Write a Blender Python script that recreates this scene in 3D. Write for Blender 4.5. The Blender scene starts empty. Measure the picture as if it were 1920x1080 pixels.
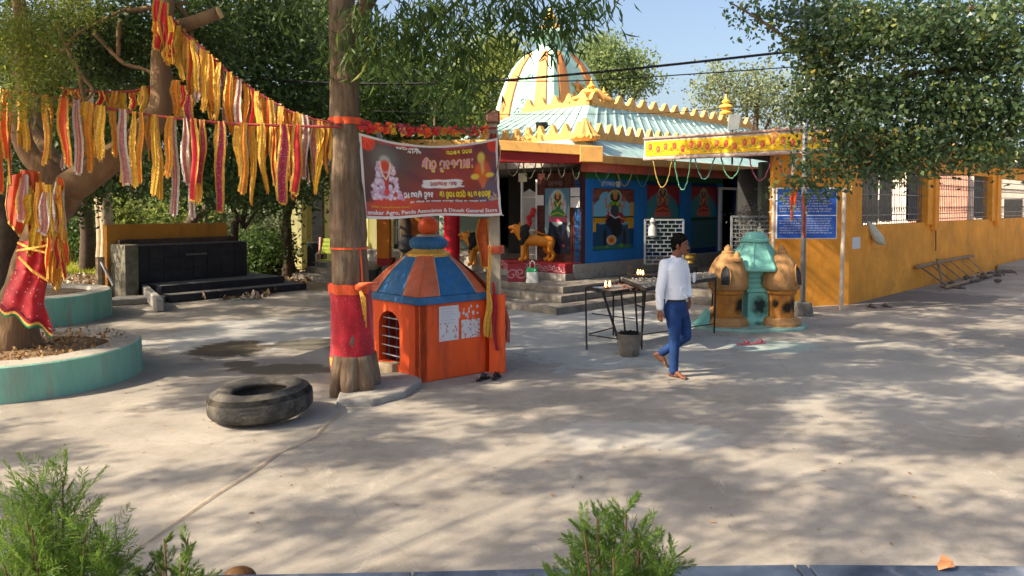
import bpy, math, random
import numpy as np
from mathutils import Vector, Matrix, noise
R = math.radians
rnd = random.Random(7)
nr = np.random.RandomState(11)
scene = bpy.context.scene
# ------------------------------------------------------------------ camera
H = 2.1; PITCH = R(2.0); F = 1400.0; SHIFT = 106.0
cam_d = bpy.data.cameras.new('camera'); cam = bpy.data.objects.new('camera', cam_d)
scene.collection.objects.link(cam); scene.camera = cam
cam.location = (0, 0, H); cam.rotation_euler = (R(90) - PITCH, 0, 0)
cam_d.sensor_width = 36; cam_d.lens = F / 1920 * 36; cam_d.shift_y = -SHIFT / 1920
cam_d.clip_start = 0.05; cam_d.clip_end = 900
# ------------------------------------------------------------------ light
SUN_DIR = Vector((-0.90, -0.36, 0.78)).normalized()      # towards the sun
w = bpy.data.worlds.new('World'); scene.world = w; w.use_nodes = True
nt = w.node_tree; nt.nodes.clear()
sky = nt.nodes.new('ShaderNodeTexSky'); sky.sky_type = 'NISHITA'; sky.sun_disc = False
el = math.asin(SUN_DIR.z); sky.sun_elevation = el
sky.sun_rotation = math.atan2(SUN_DIR.x, SUN_DIR.y)
sky.air_density = 1.0; sky.dust_density = 4.8; sky.ozone_density = 0.7; sky.altitude = 100
bg = nt.nodes.new('ShaderNodeBackground'); bg.inputs[1].default_value = 0.125
out = nt.nodes.new('ShaderNodeOutputWorld')
nt.links.new(sky.outputs[0], bg.inputs[0]); nt.links.new(bg.outputs[0], out.inputs[0])
sd = bpy.data.lights.new('sun', 'SUN'); sd.energy = 5.0; sd.angle = R(0.5); sd.color = (1.0, 0.85, 0.64)
sun = bpy.data.objects.new('sun', sd); scene.collection.objects.link(sun)
sun.rotation_euler = SUN_DIR.to_track_quat('Z', 'Y').to_euler(); sun.location = (-20, -8, 20)
scene.view_settings.view_transform = 'Standard'; scene.view_settings.look = 'None'
scene.view_settings.exposure = 1.08; scene.view_settings.gamma = 1; scene.view_settings.use_curve_mapping = False
scene.render.engine = 'CYCLES'
scene.cycles.max_bounces = 7; scene.cycles.diffuse_bounces = 4; scene.cycles.glossy_bounces = 2
scene.cycles.transmission_bounces = 4; scene.cycles.transparent_max_bounces = 6
scene.cycles.use_denoising = True; scene.cycles.sample_clamp_indirect = 6
# ------------------------------------------------------------------ pixel helpers (photo pixels, 1920 wide)
def ray(px, py):
    u = (px - 960) / F; v = (540 - SHIFT - py) / F
    return Vector((u, math.cos(PITCH) + v * math.sin(PITCH), -math.sin(PITCH) + v * math.cos(PITCH)))
def P(px, py, Y):
    d = ray(px, py); k = Y / d.y
    return Vector((d.x * k, Y, H + d.z * k))
def G(px, py, z=0.0):
    d = ray(px, py); k = (z - H) / d.z
    return Vector((d.x * k, d.y * k, z))
# temple frame
C0 = Vector((1.58, 17.0, 0)); A_ = Vector((.710, .704, 0)); B_ = Vector((-.704, .710, 0))
def T(s, t, z): return C0 + A_ * s + B_ * t + Vector((0, 0, z))
def TS(px, t=0.0):            # s on the line t=const seen at pixel column px
    r = (px - 960) / F; p = C0 + B_ * t
    return (r * p.y - p.x) / (A_.x - r * A_.y)
def TT(px, s=0.0):
    r = (px - 960) / F; p = C0 + A_ * s
    return (r * p.y - p.x) / (B_.x - r * B_.y)
# ------------------------------------------------------------------ materials
_m = {}
def srgb(r, g, b):
    f = lambda c: (c / 255 / 12.92) if c / 255 <= .04045 else ((c / 255 + .055) / 1.055) ** 2.4
    return (f(r), f(g), f(b))
def mat(name, col, rough=.8, var=.18, scale=4, bump=.15, bscale=None, dirt=None, metal=0, spec=.3, streak=False, sheen=0):
    if name in _m: return _m[name]
    m = bpy.data.materials.new(name); m.use_nodes = True; n = m.node_tree; N = n.nodes; L = n.links
    b = N['Principled BSDF']; b.inputs['Roughness'].default_value = rough; b.inputs['Metallic'].default_value = metal
    b.inputs['Specular IOR Level'].default_value = spec
    if sheen: b.inputs['Sheen Weight'].default_value = sheen
    tc = N.new('ShaderNodeTexCoord'); co = tc.outputs['Object']
    if streak:
        mp = N.new('ShaderNodeMapping'); mp.inputs['Scale'].default_value = (1, 1, .22); L.new(co, mp.inputs[0]); co2 = mp.outputs[0]
    else: co2 = co
    t = N.new('ShaderNodeTexNoise'); t.inputs['Scale'].default_value = scale; t.inputs['Detail'].default_value = 7; t.inputs['Roughness'].default_value = .62
    L.new(co2, t.inputs[0])
    cr = N.new('ShaderNodeValToRGB'); e = cr.color_ramp.elements
    e[0].position = .32; e[1].position = .68
    e[0].color = tuple(max(0, c * (1 - var)) for c in col) + (1,); e[1].color = tuple(min(1, c * (1 + var)) for c in col) + (1,)
    L.new(t.outputs[0], cr.inputs[0]); c = cr.outputs[0]
    if dirt:
        dc, amt, ds = dirt
        t2 = N.new('ShaderNodeTexNoise'); t2.inputs['Scale'].default_value = ds; t2.inputs['Detail'].default_value = 9; t2.inputs['Roughness'].default_value = .7
        L.new(co2, t2.inputs[0])
        r2 = N.new('ShaderNodeValToRGB'); r2.color_ramp.elements[0].position = .62 - amt * .3; r2.color_ramp.elements[1].position = .72 - amt * .12
        L.new(t2.outputs[0], r2.inputs[0])
        mx = N.new('ShaderNodeMixRGB'); mx.inputs[2].default_value = tuple(dc) + (1,)
        ml = N.new('ShaderNodeMath'); ml.operation = 'MULTIPLY'; ml.inputs[1].default_value = min(1, .35 + amt)
        L.new(r2.outputs[0], ml.inputs[0]); L.new(ml.outputs[0], mx.inputs[0]); L.new(c, mx.inputs[1]); c = mx.outputs[0]
    L.new(c, b.inputs['Base Color'])
    if bump:
        t3 = N.new('ShaderNodeTexNoise'); t3.inputs['Scale'].default_value = bscale or scale * 8; t3.inputs['Detail'].default_value = 6
        L.new(co2, t3.inputs[0]); bp = N.new('ShaderNodeBump'); bp.inputs['Strength'].default_value = bump; bp.inputs['Distance'].default_value = .02
        L.new(t3.outputs[0], bp.inputs['Height']); L.new(bp.outputs[0], b.inputs['Normal'])
    _m[name] = m; return m
def leafmat(name, cols, transl=.35, rough=.5, spec=.3):
    if name in _m: return _m[name]
    m = bpy.data.materials.new(name); m.use_nodes = True; n = m.node_tree; N = n.nodes; L = n.links
    b = N['Principled BSDF']; b.inputs['Roughness'].default_value = rough; b.inputs['Specular IOR Level'].default_value = spec
    a = N.new('ShaderNodeAttribute'); a.attribute_name = 'tint'
    cr = N.new('ShaderNodeValToRGB'); el = cr.color_ramp.elements
    for k, (p, c) in enumerate(cols):
        e = el[k] if k < 2 else el.new(p)
        e.position = p; e.color = tuple(c) + (1,)
    L.new(a.outputs['Fac'], cr.inputs[0]); L.new(cr.outputs[0], b.inputs['Base Color'])
    tr = N.new('ShaderNodeBsdfTranslucent'); hs = N.new('ShaderNodeHueSaturation'); hs.inputs['Value'].default_value = 1.5; hs.inputs['Hue'].default_value = .485
    L.new(cr.outputs[0], hs.inputs['Color']); L.new(hs.outputs[0], tr.inputs[0])
    mx = N.new('ShaderNodeMixShader'); mx.inputs[0].default_value = transl
    L.new(b.outputs[0], mx.inputs[1]); L.new(tr.outputs[0], mx.inputs[2]); L.new(mx.outputs[0], N['Material Output'].inputs[0])
    _m[name] = m; return m
def vcmat(name='printed_surface', rough=.5, spec=.3, bump=.0, transl=0):
    if name in _m: return _m[name]
    m = bpy.data.materials.new(name); m.use_nodes = True; n = m.node_tree; N = n.nodes; L = n.links
    b = N['Principled BSDF']; b.inputs['Roughness'].default_value = rough; b.inputs['Specular IOR Level'].default_value = spec
    a = N.new('ShaderNodeAttribute'); a.attribute_name = 'col'; L.new(a.outputs['Color'], b.inputs['Base Color'])
    if bump:
        tc = N.new('ShaderNodeTexCoord'); t3 = N.new('ShaderNodeTexNoise'); t3.inputs['Scale'].default_value = 25
        L.new(tc.outputs['Object'], t3.inputs[0]); bp = N.new('ShaderNodeBump'); bp.inputs['Strength'].default_value = bump; bp.inputs['Distance'].default_value = .02
        L.new(t3.outputs[0], bp.inputs['Height']); L.new(bp.outputs[0], b.inputs['Normal'])
    _m[name] = m; return m
def emis(name, col, s):
    if name in _m: return _m[name]
    m = bpy.data.materials.new(name); m.use_nodes = True; b = m.node_tree.nodes['Principled BSDF']
    b.inputs['Base Color'].default_value = tuple(col) + (1,); b.inputs['Emission Color'].default_value = tuple(col) + (1,); b.inputs['Emission Strength'].default_value = s
    _m[name] = m; return m
# ------------------------------------------------------------------ mesh builder
class MB:
    def __init__(s): s.v = []; s.f = []; s.mi = []; s.cur = 0
    def add(s, vs, fs):
        b = len(s.v); s.v += [Vector(v) for v in vs]; s.f += [tuple(i + b for i in f) for f in fs]; s.mi += [s.cur] * len(fs); return s
    def hexa(s, p):   # 8 points: bottom 4 ccw, top 4 ccw
        return s.add(p, [(3, 2, 1, 0), (4, 5, 6, 7), (0, 1, 5, 4), (1, 2, 6, 5), (2, 3, 7, 6), (3, 0, 4, 7)])
    def box(s, x0, x1, y0, y1, z0, z1):
        return s.hexa([(x0, y0, z0), (x1, y0, z0), (x1, y1, z0), (x0, y1, z0), (x0, y0, z1), (x1, y0, z1), (x1, y1, z1), (x0, y1, z1)])
    def tbox(s, s0, s1, t0, t1, z0, z1):
        return s.hexa([T(s0, t0, z0), T(s1, t0, z0), T(s1, t1, z0), T(s0, t1, z0), T(s0, t0, z1), T(s1, t0, z1), T(s1, t1, z1), T(s0, t1, z1)])
    def prism(s, pts, z0, z1):
        n = len(pts); v = [(p[0], p[1], z0) for p in pts] + [(p[0], p[1], z1) for p in pts]
        return s.add(v, [tuple(range(n - 1, -1, -1)), tuple(range(n, 2 * n))] + [(i, (i + 1) % n, n + (i + 1) % n, n + i) for i in range(n)])
    def extr(s, pts, d):  # polygon pts (3D) extruded by vector d
        n = len(pts); pts = [Vector(p) for p in pts]; d = Vector(d); v = pts + [p + d for p in pts]
        return s.add(v, [tuple(range(n - 1, -1, -1)), tuple(range(n, 2 * n))] + [(i, (i + 1) % n, n + (i + 1) % n, n + i) for i in range(n)])
    def bar(s, a, b, w, h=None, up=(0, 0, 1)):
        a = Vector(a); b = Vector(b); h = h or w; d = (b - a).normalized(); u = Vector(up)
        if abs(d.dot(u)) > .98: u = Vector((0, 1, 0))
        x = d.cross(u).normalized(); y = x.cross(d).normalized()
        c = [(-w / 2, -h / 2), (w / 2, -h / 2), (w / 2, h / 2), (-w / 2, h / 2)]
        return s.hexa([a + x * i + y * j for i, j in c] + [b + x * i + y * j for i, j in c])
    def tube(s, pts, rad, n=8, cap=True, wob=0, seed=0):
        pts = [Vector(p) for p in pts]
        if not hasattr(rad, '__len__'): rad = [rad] * len(pts)
        rings = []; up = Vector((0, 0, 1)); px = None
        for i, p in enumerate(pts):
            d = (pts[min(i + 1, len(pts) - 1)] - pts[max(i - 1, 0)]).normalized()
            if px is None:
                px = d.cross(Vector((0, 1, 0)) if abs(d.y) < .9 else Vector((1, 0, 0))).normalized()
            px = (px - d * px.dot(d)).normalized(); py = d.cross(px)
            ring = []
            for k in range(n):
                a = 2 * math.pi * k / n; r = rad[i]
                q = px * math.cos(a) + py * math.sin(a)
                if wob: r *= 1 + wob * noise.noise(Vector((math.cos(a) * 1.7 + seed, math.sin(a) * 1.7, p.z * 2.2 + p.x)) ) + wob * .5 * noise.noise(Vector((math.cos(a) * 5 + seed, math.sin(a) * 5, p.z * 6)))
                ring.append(p + q * r)
            rings.append(ring)
        v = [q for r in rings for q in r]; f = []
        for i in range(len(pts) - 1):
            for k in range(n): f.append((i * n + k, i * n + (k + 1) % n, (i + 1) * n + (k + 1) % n, (i + 1) * n + k))
        if cap: f.append(tuple(range(n - 1, -1, -1))); f.append(tuple((len(pts) - 1) * n + k for k in range(n)))
        return s.add(v, f)
    def lathe(s, c, prof, n=24, flute=0, fn=8, rot=0, sq=False):   # prof: (r, z)
        c = Vector(c); v = []; f = []
        for r, z in prof:
            for k in range(n):
                a = 2 * math.pi * k / n + rot; rr = r * (1 + flute * abs(math.cos(a * fn / 2)))
                v.append(c + Vector((rr * math.cos(a), rr * math.sin(a), z)))
        for i in range(len(prof) - 1):
            for k in range(n): f.append((i * n + k, i * n + (k + 1) % n, (i + 1) * n + (k + 1) % n, (i + 1) * n + k))
        f.append(tuple(range(n - 1, -1, -1))); f.append(tuple((len(prof) - 1) * n + k for k in range(n)))
        return s.add(v, f)
    def ball(s, c, r, n=12, m=8, rot=None):
        c = Vector(c); r = Vector(r) if hasattr(r, '__len__') else Vector((r, r, r)); v = []; f = []
        for i in range(m + 1):
            th = math.pi * i / m
            for k in range(n):
                a = 2 * math.pi * k / n
                q = Vector((math.sin(th) * math.cos(a) * r.x, math.sin(th) * math.sin(a) * r.y, -math.cos(th) * r.z))
                if rot: q = rot @ q
                v.append(c + q)
        for i in range(m):
            for k in range(n): f.append((i * n + k, i * n + (k + 1) % n, (i + 1) * n + (k + 1) % n, (i + 1) * n + k))
        return s.add(v, f)
    def chain(s, pts, n=12):       # pts (p, r) tapered capsule chain
        for i, (p, r) in enumerate(pts):
            s.ball(p, r, n, 8)
            if i: s.tube([pts[i - 1][0], p], [pts[i - 1][1], r], n)
        return s
    def sheet(s, rows, closed=False):    # rows: list of list of points
        n = len(rows[0]); v = [q for r in rows for q in r]; f = []
        for i in range(len(rows) - 1):
            for k in range(n - 1 if not closed else n): f.append((i * n + k, i * n + (k + 1) % n, (i + 1) * n + (k + 1) % n, (i + 1) * n + k))
        return s.add(v, f)
def link(name, me, root):
    o = bpy.data.objects.new(name, me); scene.collection.objects.link(o)
    if root is not None: o.parent = root
    return o
def wloc(o):
    v = Vector(o.location)
    while o.parent is not None: o = o.parent; v += Vector(o.location)
    return v
def part(root, name, mb, m, smooth=False, bevel=0, origin=None, solid=0, auto=0):
    off = wloc(root) if root is not None else Vector((0, 0, 0))
    org = Vector(origin) if origin is not None else (off if root is not None else Vector((0, 0, 0)))
    me = bpy.data.meshes.new(name); me.from_pydata([tuple(v - org) for v in mb.v], [], mb.f)
    ms = m if isinstance(m, (list, tuple)) else [m]
    for x in ms: me.materials.append(x)
    if len(ms) > 1: me.polygons.foreach_set('material_index', mb.mi)
    if smooth: me.polygons.foreach_set('use_smooth', [True] * len(me.polygons))
    o = link(name, me, root); o.location = org - off
    if solid:
        md = o.modifiers.new('solid', 'SOLIDIFY'); md.thickness = solid
    if bevel:
        md = o.modifiers.new('bevel', 'BEVEL'); md.width = bevel; md.segments = 2; md.limit_method = 'ANGLE'; md.angle_limit = R(40)
    if auto and not smooth:
        me.polygons.foreach_set('use_smooth', [True] * len(me.polygons))
        import bmesh
        bm = bmesh.new(); bm.from_mesh(me)
        for e in bm.edges:
            if len(e.link_faces) == 2 and e.calc_face_angle(0) > R(auto): e.smooth = False
        bm.to_mesh(me); bm.free()
    return o
def thing(name, loc, label, cat, group=None):
    o = bpy.data.objects.new(name, None); scene.collection.objects.link(o); o.location = loc; o.empty_display_size = .2
    o['label'] = label; o['category'] = cat
    if group: o['group'] = group
    return o
def tag(o, label=None, cat=None, group=None, kind=None):
    if label: o['label'] = label
    if cat: o['category'] = cat
    if group: o['group'] = group
    if kind: o['kind'] = kind
    return o
ORDW = ['first', 'second', 'third', 'fourth', 'fifth', 'sixth', 'seventh', 'eighth', 'ninth', 'tenth', 'eleventh', 'twelfth', 'thirteenth', 'fourteenth', 'fifteenth', 'sixteenth', 'seventeenth', 'eighteenth', 'nineteenth', 'twentieth', 'twenty-first', 'twenty-second', 'twenty-third', 'twenty-fourth', 'twenty-fifth', 'twenty-sixth', 'twenty-seventh', 'twenty-eighth', 'twenty-ninth', 'thirtieth', 'thirty-first']
def under(child, parent_part):      # a sub-part: thing > part > sub-part
    child.location = Vector(child.location) - Vector(parent_part.location); child.parent = parent_part; return child
def spots(name, src, items, col=(.006, .006, .006), k=.96, sc=9):
    """a copy of a material with soot stains: items = (local centre, radius)"""
    if name in _m: return _m[name]
    m = src.copy(); m.name = name; N = m.node_tree.nodes; L = m.node_tree.links; b = N['Principled BSDF']; c = b.inputs['Base Color'].links[0].from_socket
    tc = N.new('ShaderNodeTexCoord'); nz = N.new('ShaderNodeTexNoise'); nz.inputs['Scale'].default_value = sc; nz.inputs['Detail'].default_value = 8; nz.inputs['Roughness'].default_value = .7; L.new(tc.outputs['Object'], nz.inputs[0])
    for p, r in items:
        mp = N.new('ShaderNodeMapping'); mp.vector_type = 'TEXTURE'; mp.inputs['Location'].default_value = tuple(p); mp.inputs['Scale'].default_value = (r, r, r * 1.15); L.new(tc.outputs['Object'], mp.inputs[0])
        ln = N.new('ShaderNodeVectorMath'); ln.operation = 'LENGTH'; L.new(mp.outputs[0], ln.inputs[0]); ad = N.new('ShaderNodeMath'); ad.operation = 'MULTIPLY_ADD'; L.new(nz.outputs[0], ad.inputs[0]); ad.inputs[1].default_value = 1.3; L.new(ln.outputs['Value'], ad.inputs[2])
        rr = N.new('ShaderNodeValToRGB'); rr.color_ramp.elements[0].position = .0; rr.color_ramp.elements[1].position = 1.0; e = rr.color_ramp.elements; e[0].color = (k, k, k, 1); e[1].color = (0, 0, 0, 1)
        sb = N.new('ShaderNodeMath'); sb.operation = 'MULTIPLY_ADD'; L.new(ad.outputs[0], sb.inputs[0]); sb.inputs[1].default_value = 1.6; sb.inputs[2].default_value = -1.9; L.new(sb.outputs[0], rr.inputs[0])
        mx = N.new('ShaderNodeMixRGB'); mx.inputs[2].default_value = tuple(col) + (1,); L.new(rr.outputs[0], mx.inputs[0]); L.new(c, mx.inputs[1]); c = mx.outputs[0]
    L.new(c, b.inputs['Base Color']); _m[name] = m; return m
def solo(name, mb, m, label, cat, group=None, **k):    # a one-mesh thing with its origin at its base
    xs = [v.x for v in mb.v]; ys = [v.y for v in mb.v]; zs = [v.z for v in mb.v]
    o = part(None, name, mb, m, origin=((min(xs) + max(xs)) / 2, (min(ys) + max(ys)) / 2, min(zs)), **k)
    return tag(o, label, cat, group)
def struct(name, mb, m, **k):
    o = part(None, name, mb, m, **k); o['kind'] = 'structure'; return o
def copy_tree(o, loc=None, rotz=None, label=None):
    c = o.copy(); scene.collection.objects.link(c)
    if loc is not None: c.location = loc
    if rotz is not None: c.rotation_euler.z = rotz
    if label: c['label'] = label
    for ch in list(o.children):
        d = ch.copy(); scene.collection.objects.link(d); d.parent = c
        for g in list(ch.children):
            e = g.copy(); scene.collection.objects.link(e); e.parent = d
    return c
def fuse(root, name, mb, m, voxel=.01, smooth=3):
    me = bpy.data.meshes.new('tmp'); me.from_pydata([tuple(v) for v in mb.v], [], mb.f)
    o = bpy.data.objects.new('tmp', me); scene.collection.objects.link(o)
    md = o.modifiers.new('r', 'REMESH'); md.mode = 'VOXEL'; md.voxel_size = voxel; md.use_smooth_shade = True
    if smooth:
        sm = o.modifiers.new('s', 'SMOOTH'); sm.iterations = smooth; sm.factor = .5
    dg = bpy.context.evaluated_depsgraph_get(); dg.update()
    me2 = bpy.data.meshes.new_from_object(o.evaluated_get(dg)); bpy.data.objects.remove(o)
    off = wloc(root) if root is not None else Vector((0, 0, 0))
    me2.transform(Matrix.Translation(-off)); me2.materials.clear(); me2.materials.append(m)
    me2.polygons.foreach_set('use_smooth', [True] * len(me2.polygons)); me2.name = name
    return link(name, me2, root)
def npmesh(root, name, V, Fq, m, attr=None, aname='tint', smooth=False, origin=(0, 0, 0)):
    """V (n,3), Fq (m,4) numpy; attr per face float or per vertex rgb"""
    me = bpy.data.meshes.new(name); V = V - np.array(origin)[None]
    me.vertices.add(len(V)); me.vertices.foreach_set('co', V.astype(np.float32).ravel())
    k = Fq.shape[1]; me.loops.add(Fq.size); me.loops.foreach_set('vertex_index', Fq.astype(np.int32).ravel())
    me.polygons.add(len(Fq)); me.polygons.foreach_set('loop_start', np.arange(0, Fq.size, k, dtype=np.int32))
    try: me.polygons.foreach_set('loop_total', np.full(len(Fq), k, dtype=np.int32))
    except Exception: pass
    me.update(calc_edges=True)
    if attr is not None:
        if attr.ndim == 1:
            a = me.attributes.new(aname, 'FLOAT', 'FACE'); a.data.foreach_set('value', attr.astype(np.float32))
        else:
            a = me.attributes.new(aname, 'FLOAT_COLOR', 'POINT'); a.data.foreach_set('color', np.hstack([attr, np.ones((len(attr), 1))]).astype(np.float32).ravel())
    if smooth: me.polygons.foreach_set('use_smooth', np.ones(len(Fq), dtype=bool))
    me.materials.append(m); o = link(name, me, root)
    off = wloc(root) if root is not None else Vector((0, 0, 0)); o.location = Vector(origin) - off
    return o
# ------------------------------------------------------------------ foliage
def unit(a): return a / (np.linalg.norm(a, axis=1, keepdims=True) + 1e-9)
def leaves(pos, size, aspect=.35, droop=0., rs=nr, dirs=None, bend=.15):
    n = len(pos); d = unit(rs.normal(size=(n, 3)))
    if dirs is not None: d = unit(d * .6 + dirs)
    d[:, 2] -= droop; d = unit(d)
    s = unit(np.cross(d, unit(rs.normal(size=(n, 3)))))
    L = (size * (.65 + .7 * rs.rand(n)))[:, None]; nn = np.cross(d, s)
    V = np.empty((n, 4, 3)); V[:, 0] = pos; V[:, 1] = pos + d * L * .45 + s * L * aspect * .5; V[:, 2] = pos + d * L - nn * L * bend; V[:, 3] = pos + d * L * .45 - s * L * aspect * .5
    return V.reshape(-1, 3), np.arange(n * 4).reshape(-1, 4)
def clump_points(clumps, n, twig=.22, per=26, shell=.55, rs=nr):
    """clumps: (centre, (rx,ry,rz), weight)"""
    wts = np.array([c[2] for c in clumps], float); wts /= wts.sum(); pts = []; tt = []
    for (c, r, _), wgt in zip(clumps, wts):
        k = max(1, int(n * wgt / per)); u = unit(rs.normal(size=(k, 3))); rad = (shell + (1 - shell) * rs.rand(k)) ** .8
        u = u * rad[:, None] * (1 + .22 * rs.normal(size=(k, 1)))
        tw = np.array(c)[None] + u * np.array(r)[None]
        q = np.repeat(tw, per, axis=0) + rs.normal(size=(k * per, 3)) * twig * np.array([1, 1, .75])
        tnt = np.repeat(rs.rand(k), per) * .6 + rs.rand(k * per) * .4
        pts.append(q); tt.append(tnt)
    return np.vstack(pts), np.hstack(tt)
def crown(root, clumps, n, size, m, name='crown', aspect=.4, droop=.2, twig=.22, per=26, shell=.5, seed=1, mask=None):
    rs = np.random.RandomState(seed)
    p, t = clump_points(clumps, n, twig, per, shell, rs)
    if mask is not None:
        k = mask(p); p = p[k]; t = t[k]
    V, Fq = leaves(p, size, aspect, droop, rs)
    return npmesh(root, name, V, Fq, m, t)
def pclump(px, py, Y, rx, ry, rd, wt=None):     # pixel radii -> metres
    c = P(px, py, Y); k = Y / F
    return (tuple(c), (rx * k, rd, ry * k), wt if wt is not None else rx * ry / 1000)
# ------------------------------------------------------------------ painted canvas
class Canvas:
    def __init__(s, w, h, col):
        s.w = w; s.h = h; s.a = np.zeros((h, w, 3)); s.a[:] = col
        s.Y, s.X = np.mgrid[0:h, 0:w]; s.X = (s.X + .0) / (w - 1); s.Y = (s.Y + .0) / (h - 1)
    def blend(s, k, col): s.a += (np.array(col)[None, None] - s.a) * k[..., None]
    def ell(s, cx, cy, rx, ry, col, rot=0, soft=.12):
        x = s.X - cx; y = s.Y - cy
        if rot: c, n = math.cos(rot), math.sin(rot); x, y = x * c + y * n, -x * n + y * c
        d = np.sqrt((x / rx) ** 2 + (y / ry) ** 2); s.blend(np.clip((1 - d) / soft + .5, 0, 1), col); return s
    def rect(s, x0, y0, x1, y1, col):
        s.blend(((s.X >= x0) & (s.X <= x1) & (s.Y >= y0) & (s.Y <= y1)).astype(float), col); return s
    def poly(s, pts, col):
        ins = np.zeros_like(s.X, bool); n = len(pts)
        for i in range(n):
            x1, y1 = pts[i]; x2, y2 = pts[(i + 1) % n]
            if y1 == y2: continue
            c = ((y1 > s.Y) != (y2 > s.Y)) & (s.X < (x2 - x1) * (s.Y - y1) / (y2 - y1) + x1); ins ^= c
        s.blend(ins.astype(float), col); return s
    def line(s, pts, wd, col, asp=1.0):
        for (x1, y1), (x2, y2) in zip(pts[:-1], pts[1:]):
            dx, dy = x2 - x1, (y2 - y1) * asp; l2 = dx * dx + dy * dy + 1e-12
            t = np.clip(((s.X - x1) * dx + (s.Y - y1) * asp * dy) / l2, 0, 1)
            d = np.sqrt((s.X - x1 - t * dx) ** 2 + ((s.Y - y1) * asp - t * dy) ** 2)
            s.blend(np.clip((wd - d) / (wd * .5) , 0, 1), col)
        return s
def painted(root, name, cv, fn, m=None, thick=0):
    """fn(u,v)->Vector, u right, v down"""
    h, wd = cv.h, cv.w
    V = np.array([tuple(fn(i / (wd - 1), j / (h - 1))) for j in range(h) for i in range(wd)])
    idx = np.arange(h * wd).reshape(h, wd); Fq = np.stack([idx[1:, :-1], idx[1:, 1:], idx[:-1, 1:], idx[:-1, :-1]], -1).reshape(-1, 4)
    o = npmesh(root, name, V, Fq, m or vcmat(), cv.a.reshape(-1, 3).clip(0, 1), 'col', smooth=True)
    if thick:
        md = o.modifiers.new('solid', 'SOLIDIFY'); md.thickness = thick
    return o
def text2d(s, size=1.0):
    cu = bpy.data.curves.new('t', 'FONT'); cu.body = s; cu.size = size; cu.resolution_u = 2; cu.offset = .018
    o = bpy.data.objects.new('t', cu); scene.collection.objects.link(o)
    dg = bpy.context.evaluated_depsgraph_get(); dg.update(); me = bpy.data.meshes.new_from_object(o.evaluated_get(dg))
    vs = [(v.co.x, v.co.y) for v in me.vertices]; fs = [tuple(p.vertices) for p in me.polygons]
    bpy.data.objects.remove(o); bpy.data.meshes.remove(me); return vs, fs
def arc(cx, cy, rx, ry, a0, a1, n=9):
    return [(cx + rx * math.cos(R(a0 + (a1 - a0) * i / (n - 1))), cy + ry * math.sin(R(a0 + (a1 - a0) * i / (n - 1)))) for i in range(n)]
# rounded stroke letters of the Odia script, unit box (x 0-1, y 0-1)
OD = {
 'ma': [arc(.32, .35, .22, .22, 200, -30), [(.52, .3), (.62, .85), (.3, .95), (.18, .7)], [(.75, .95), (.75, .05)]],
 'aa': [[(.3, .95), (.3, .05)]], 'dot': [arc(.3, 1.12, .12, .1, 180, 360)],
 'ba': [arc(.45, .6, .35, .35, 0, 180), arc(.3, .32, .2, .22, 180, 400), [(.8, .6), (.8, .05)]],
 'la': [arc(.35, .6, .25, .35, 0, 300), arc(.75, .6, .2, .35, 180, -60)],
 'pa': [arc(.45, .55, .33, .4, 190, -10), [(.12, .5), (.3, .25), (.6, .45)], [(.8, .9), (.8, .05)]],
 'ra': [arc(.45, .5, .35, .42, -60, 240), arc(.45, .15, .12, .1, 0, 360)],
 'sa': [arc(.4, .6, .3, .33, 0, 200), arc(.35, .3, .2, .2, 90, 380), [(.8, .9), (.8, .05)]],
 'ga': [arc(.45, .55, .38, .38, -40, 200), [(.8, .9), (.8, .05)]],
 'na': [arc(.4, .6, .3, .3, -30, 210), arc(.4, .25, .18, .18, 60, 330)],
 'tha': [arc(.4, .5, .32, .42, 0, 360), arc(.4, .5, .1, .12, 0, 360), [(.75, .95), (.75, .05)]],
 'u': [arc(.4, -.12, .25, .15, 90, 330)], 'i': [arc(.2, .95, .3, .25, 0, 160)],
 'e': [arc(.35, .35, .22, .25, 60, 350), [(.35, .6), (.35, .95)]],
 'da': [arc(.42, .55, .34, .38, -90, 180), [(.1, .55), (.5, .55)]],
 'tta': [arc(.42, .5, .34, .42, 20, 320), arc(.45, .5, .12, .14, 0, 360)],
 'colon': [arc(.3, .25, .07, .07, 0, 360), arc(.3, .7, .07, .07, 0, 360)], 'sp': [],
}
def odia(glyphs, x, y, h, adv=.82, wd=.13):
    """thin quads along the strokes in 2D, y up"""
    vs = []; fs = []; cx = x
    for g in glyphs:
        x0 = cx - (h * adv if g in ('u', 'i', 'dot') else 0)
        for st in OD[g]:
            for (a, b), (c, d) in zip(st[:-1], st[1:]):
                ax, ay, bx, by = x0 + a * h * .8, y + b * h, x0 + c * h * .8, y + d * h
                dx, dy = bx - ax, by - ay; l = math.hypot(dx, dy) or 1; nx, ny = -dy / l * wd * h / 2, dx / l * wd * h / 2
                ex, ey = dx / l * wd * h * .2, dy / l * wd * h * .2; k = len(vs)
                vs += [(ax + nx - ex, ay + ny - ey), (ax - nx - ex, ay - ny - ey), (bx - nx + ex, by - ny + ey), (bx + nx + ex, by + ny + ey)]; fs.append((k, k + 1, k + 2, k + 3))
        if g in ('u', 'i', 'dot'): continue
        cx += h * adv * (.5 if g in ('aa', 'sp', 'colon') else 1)
    return vs, fs, cx
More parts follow.
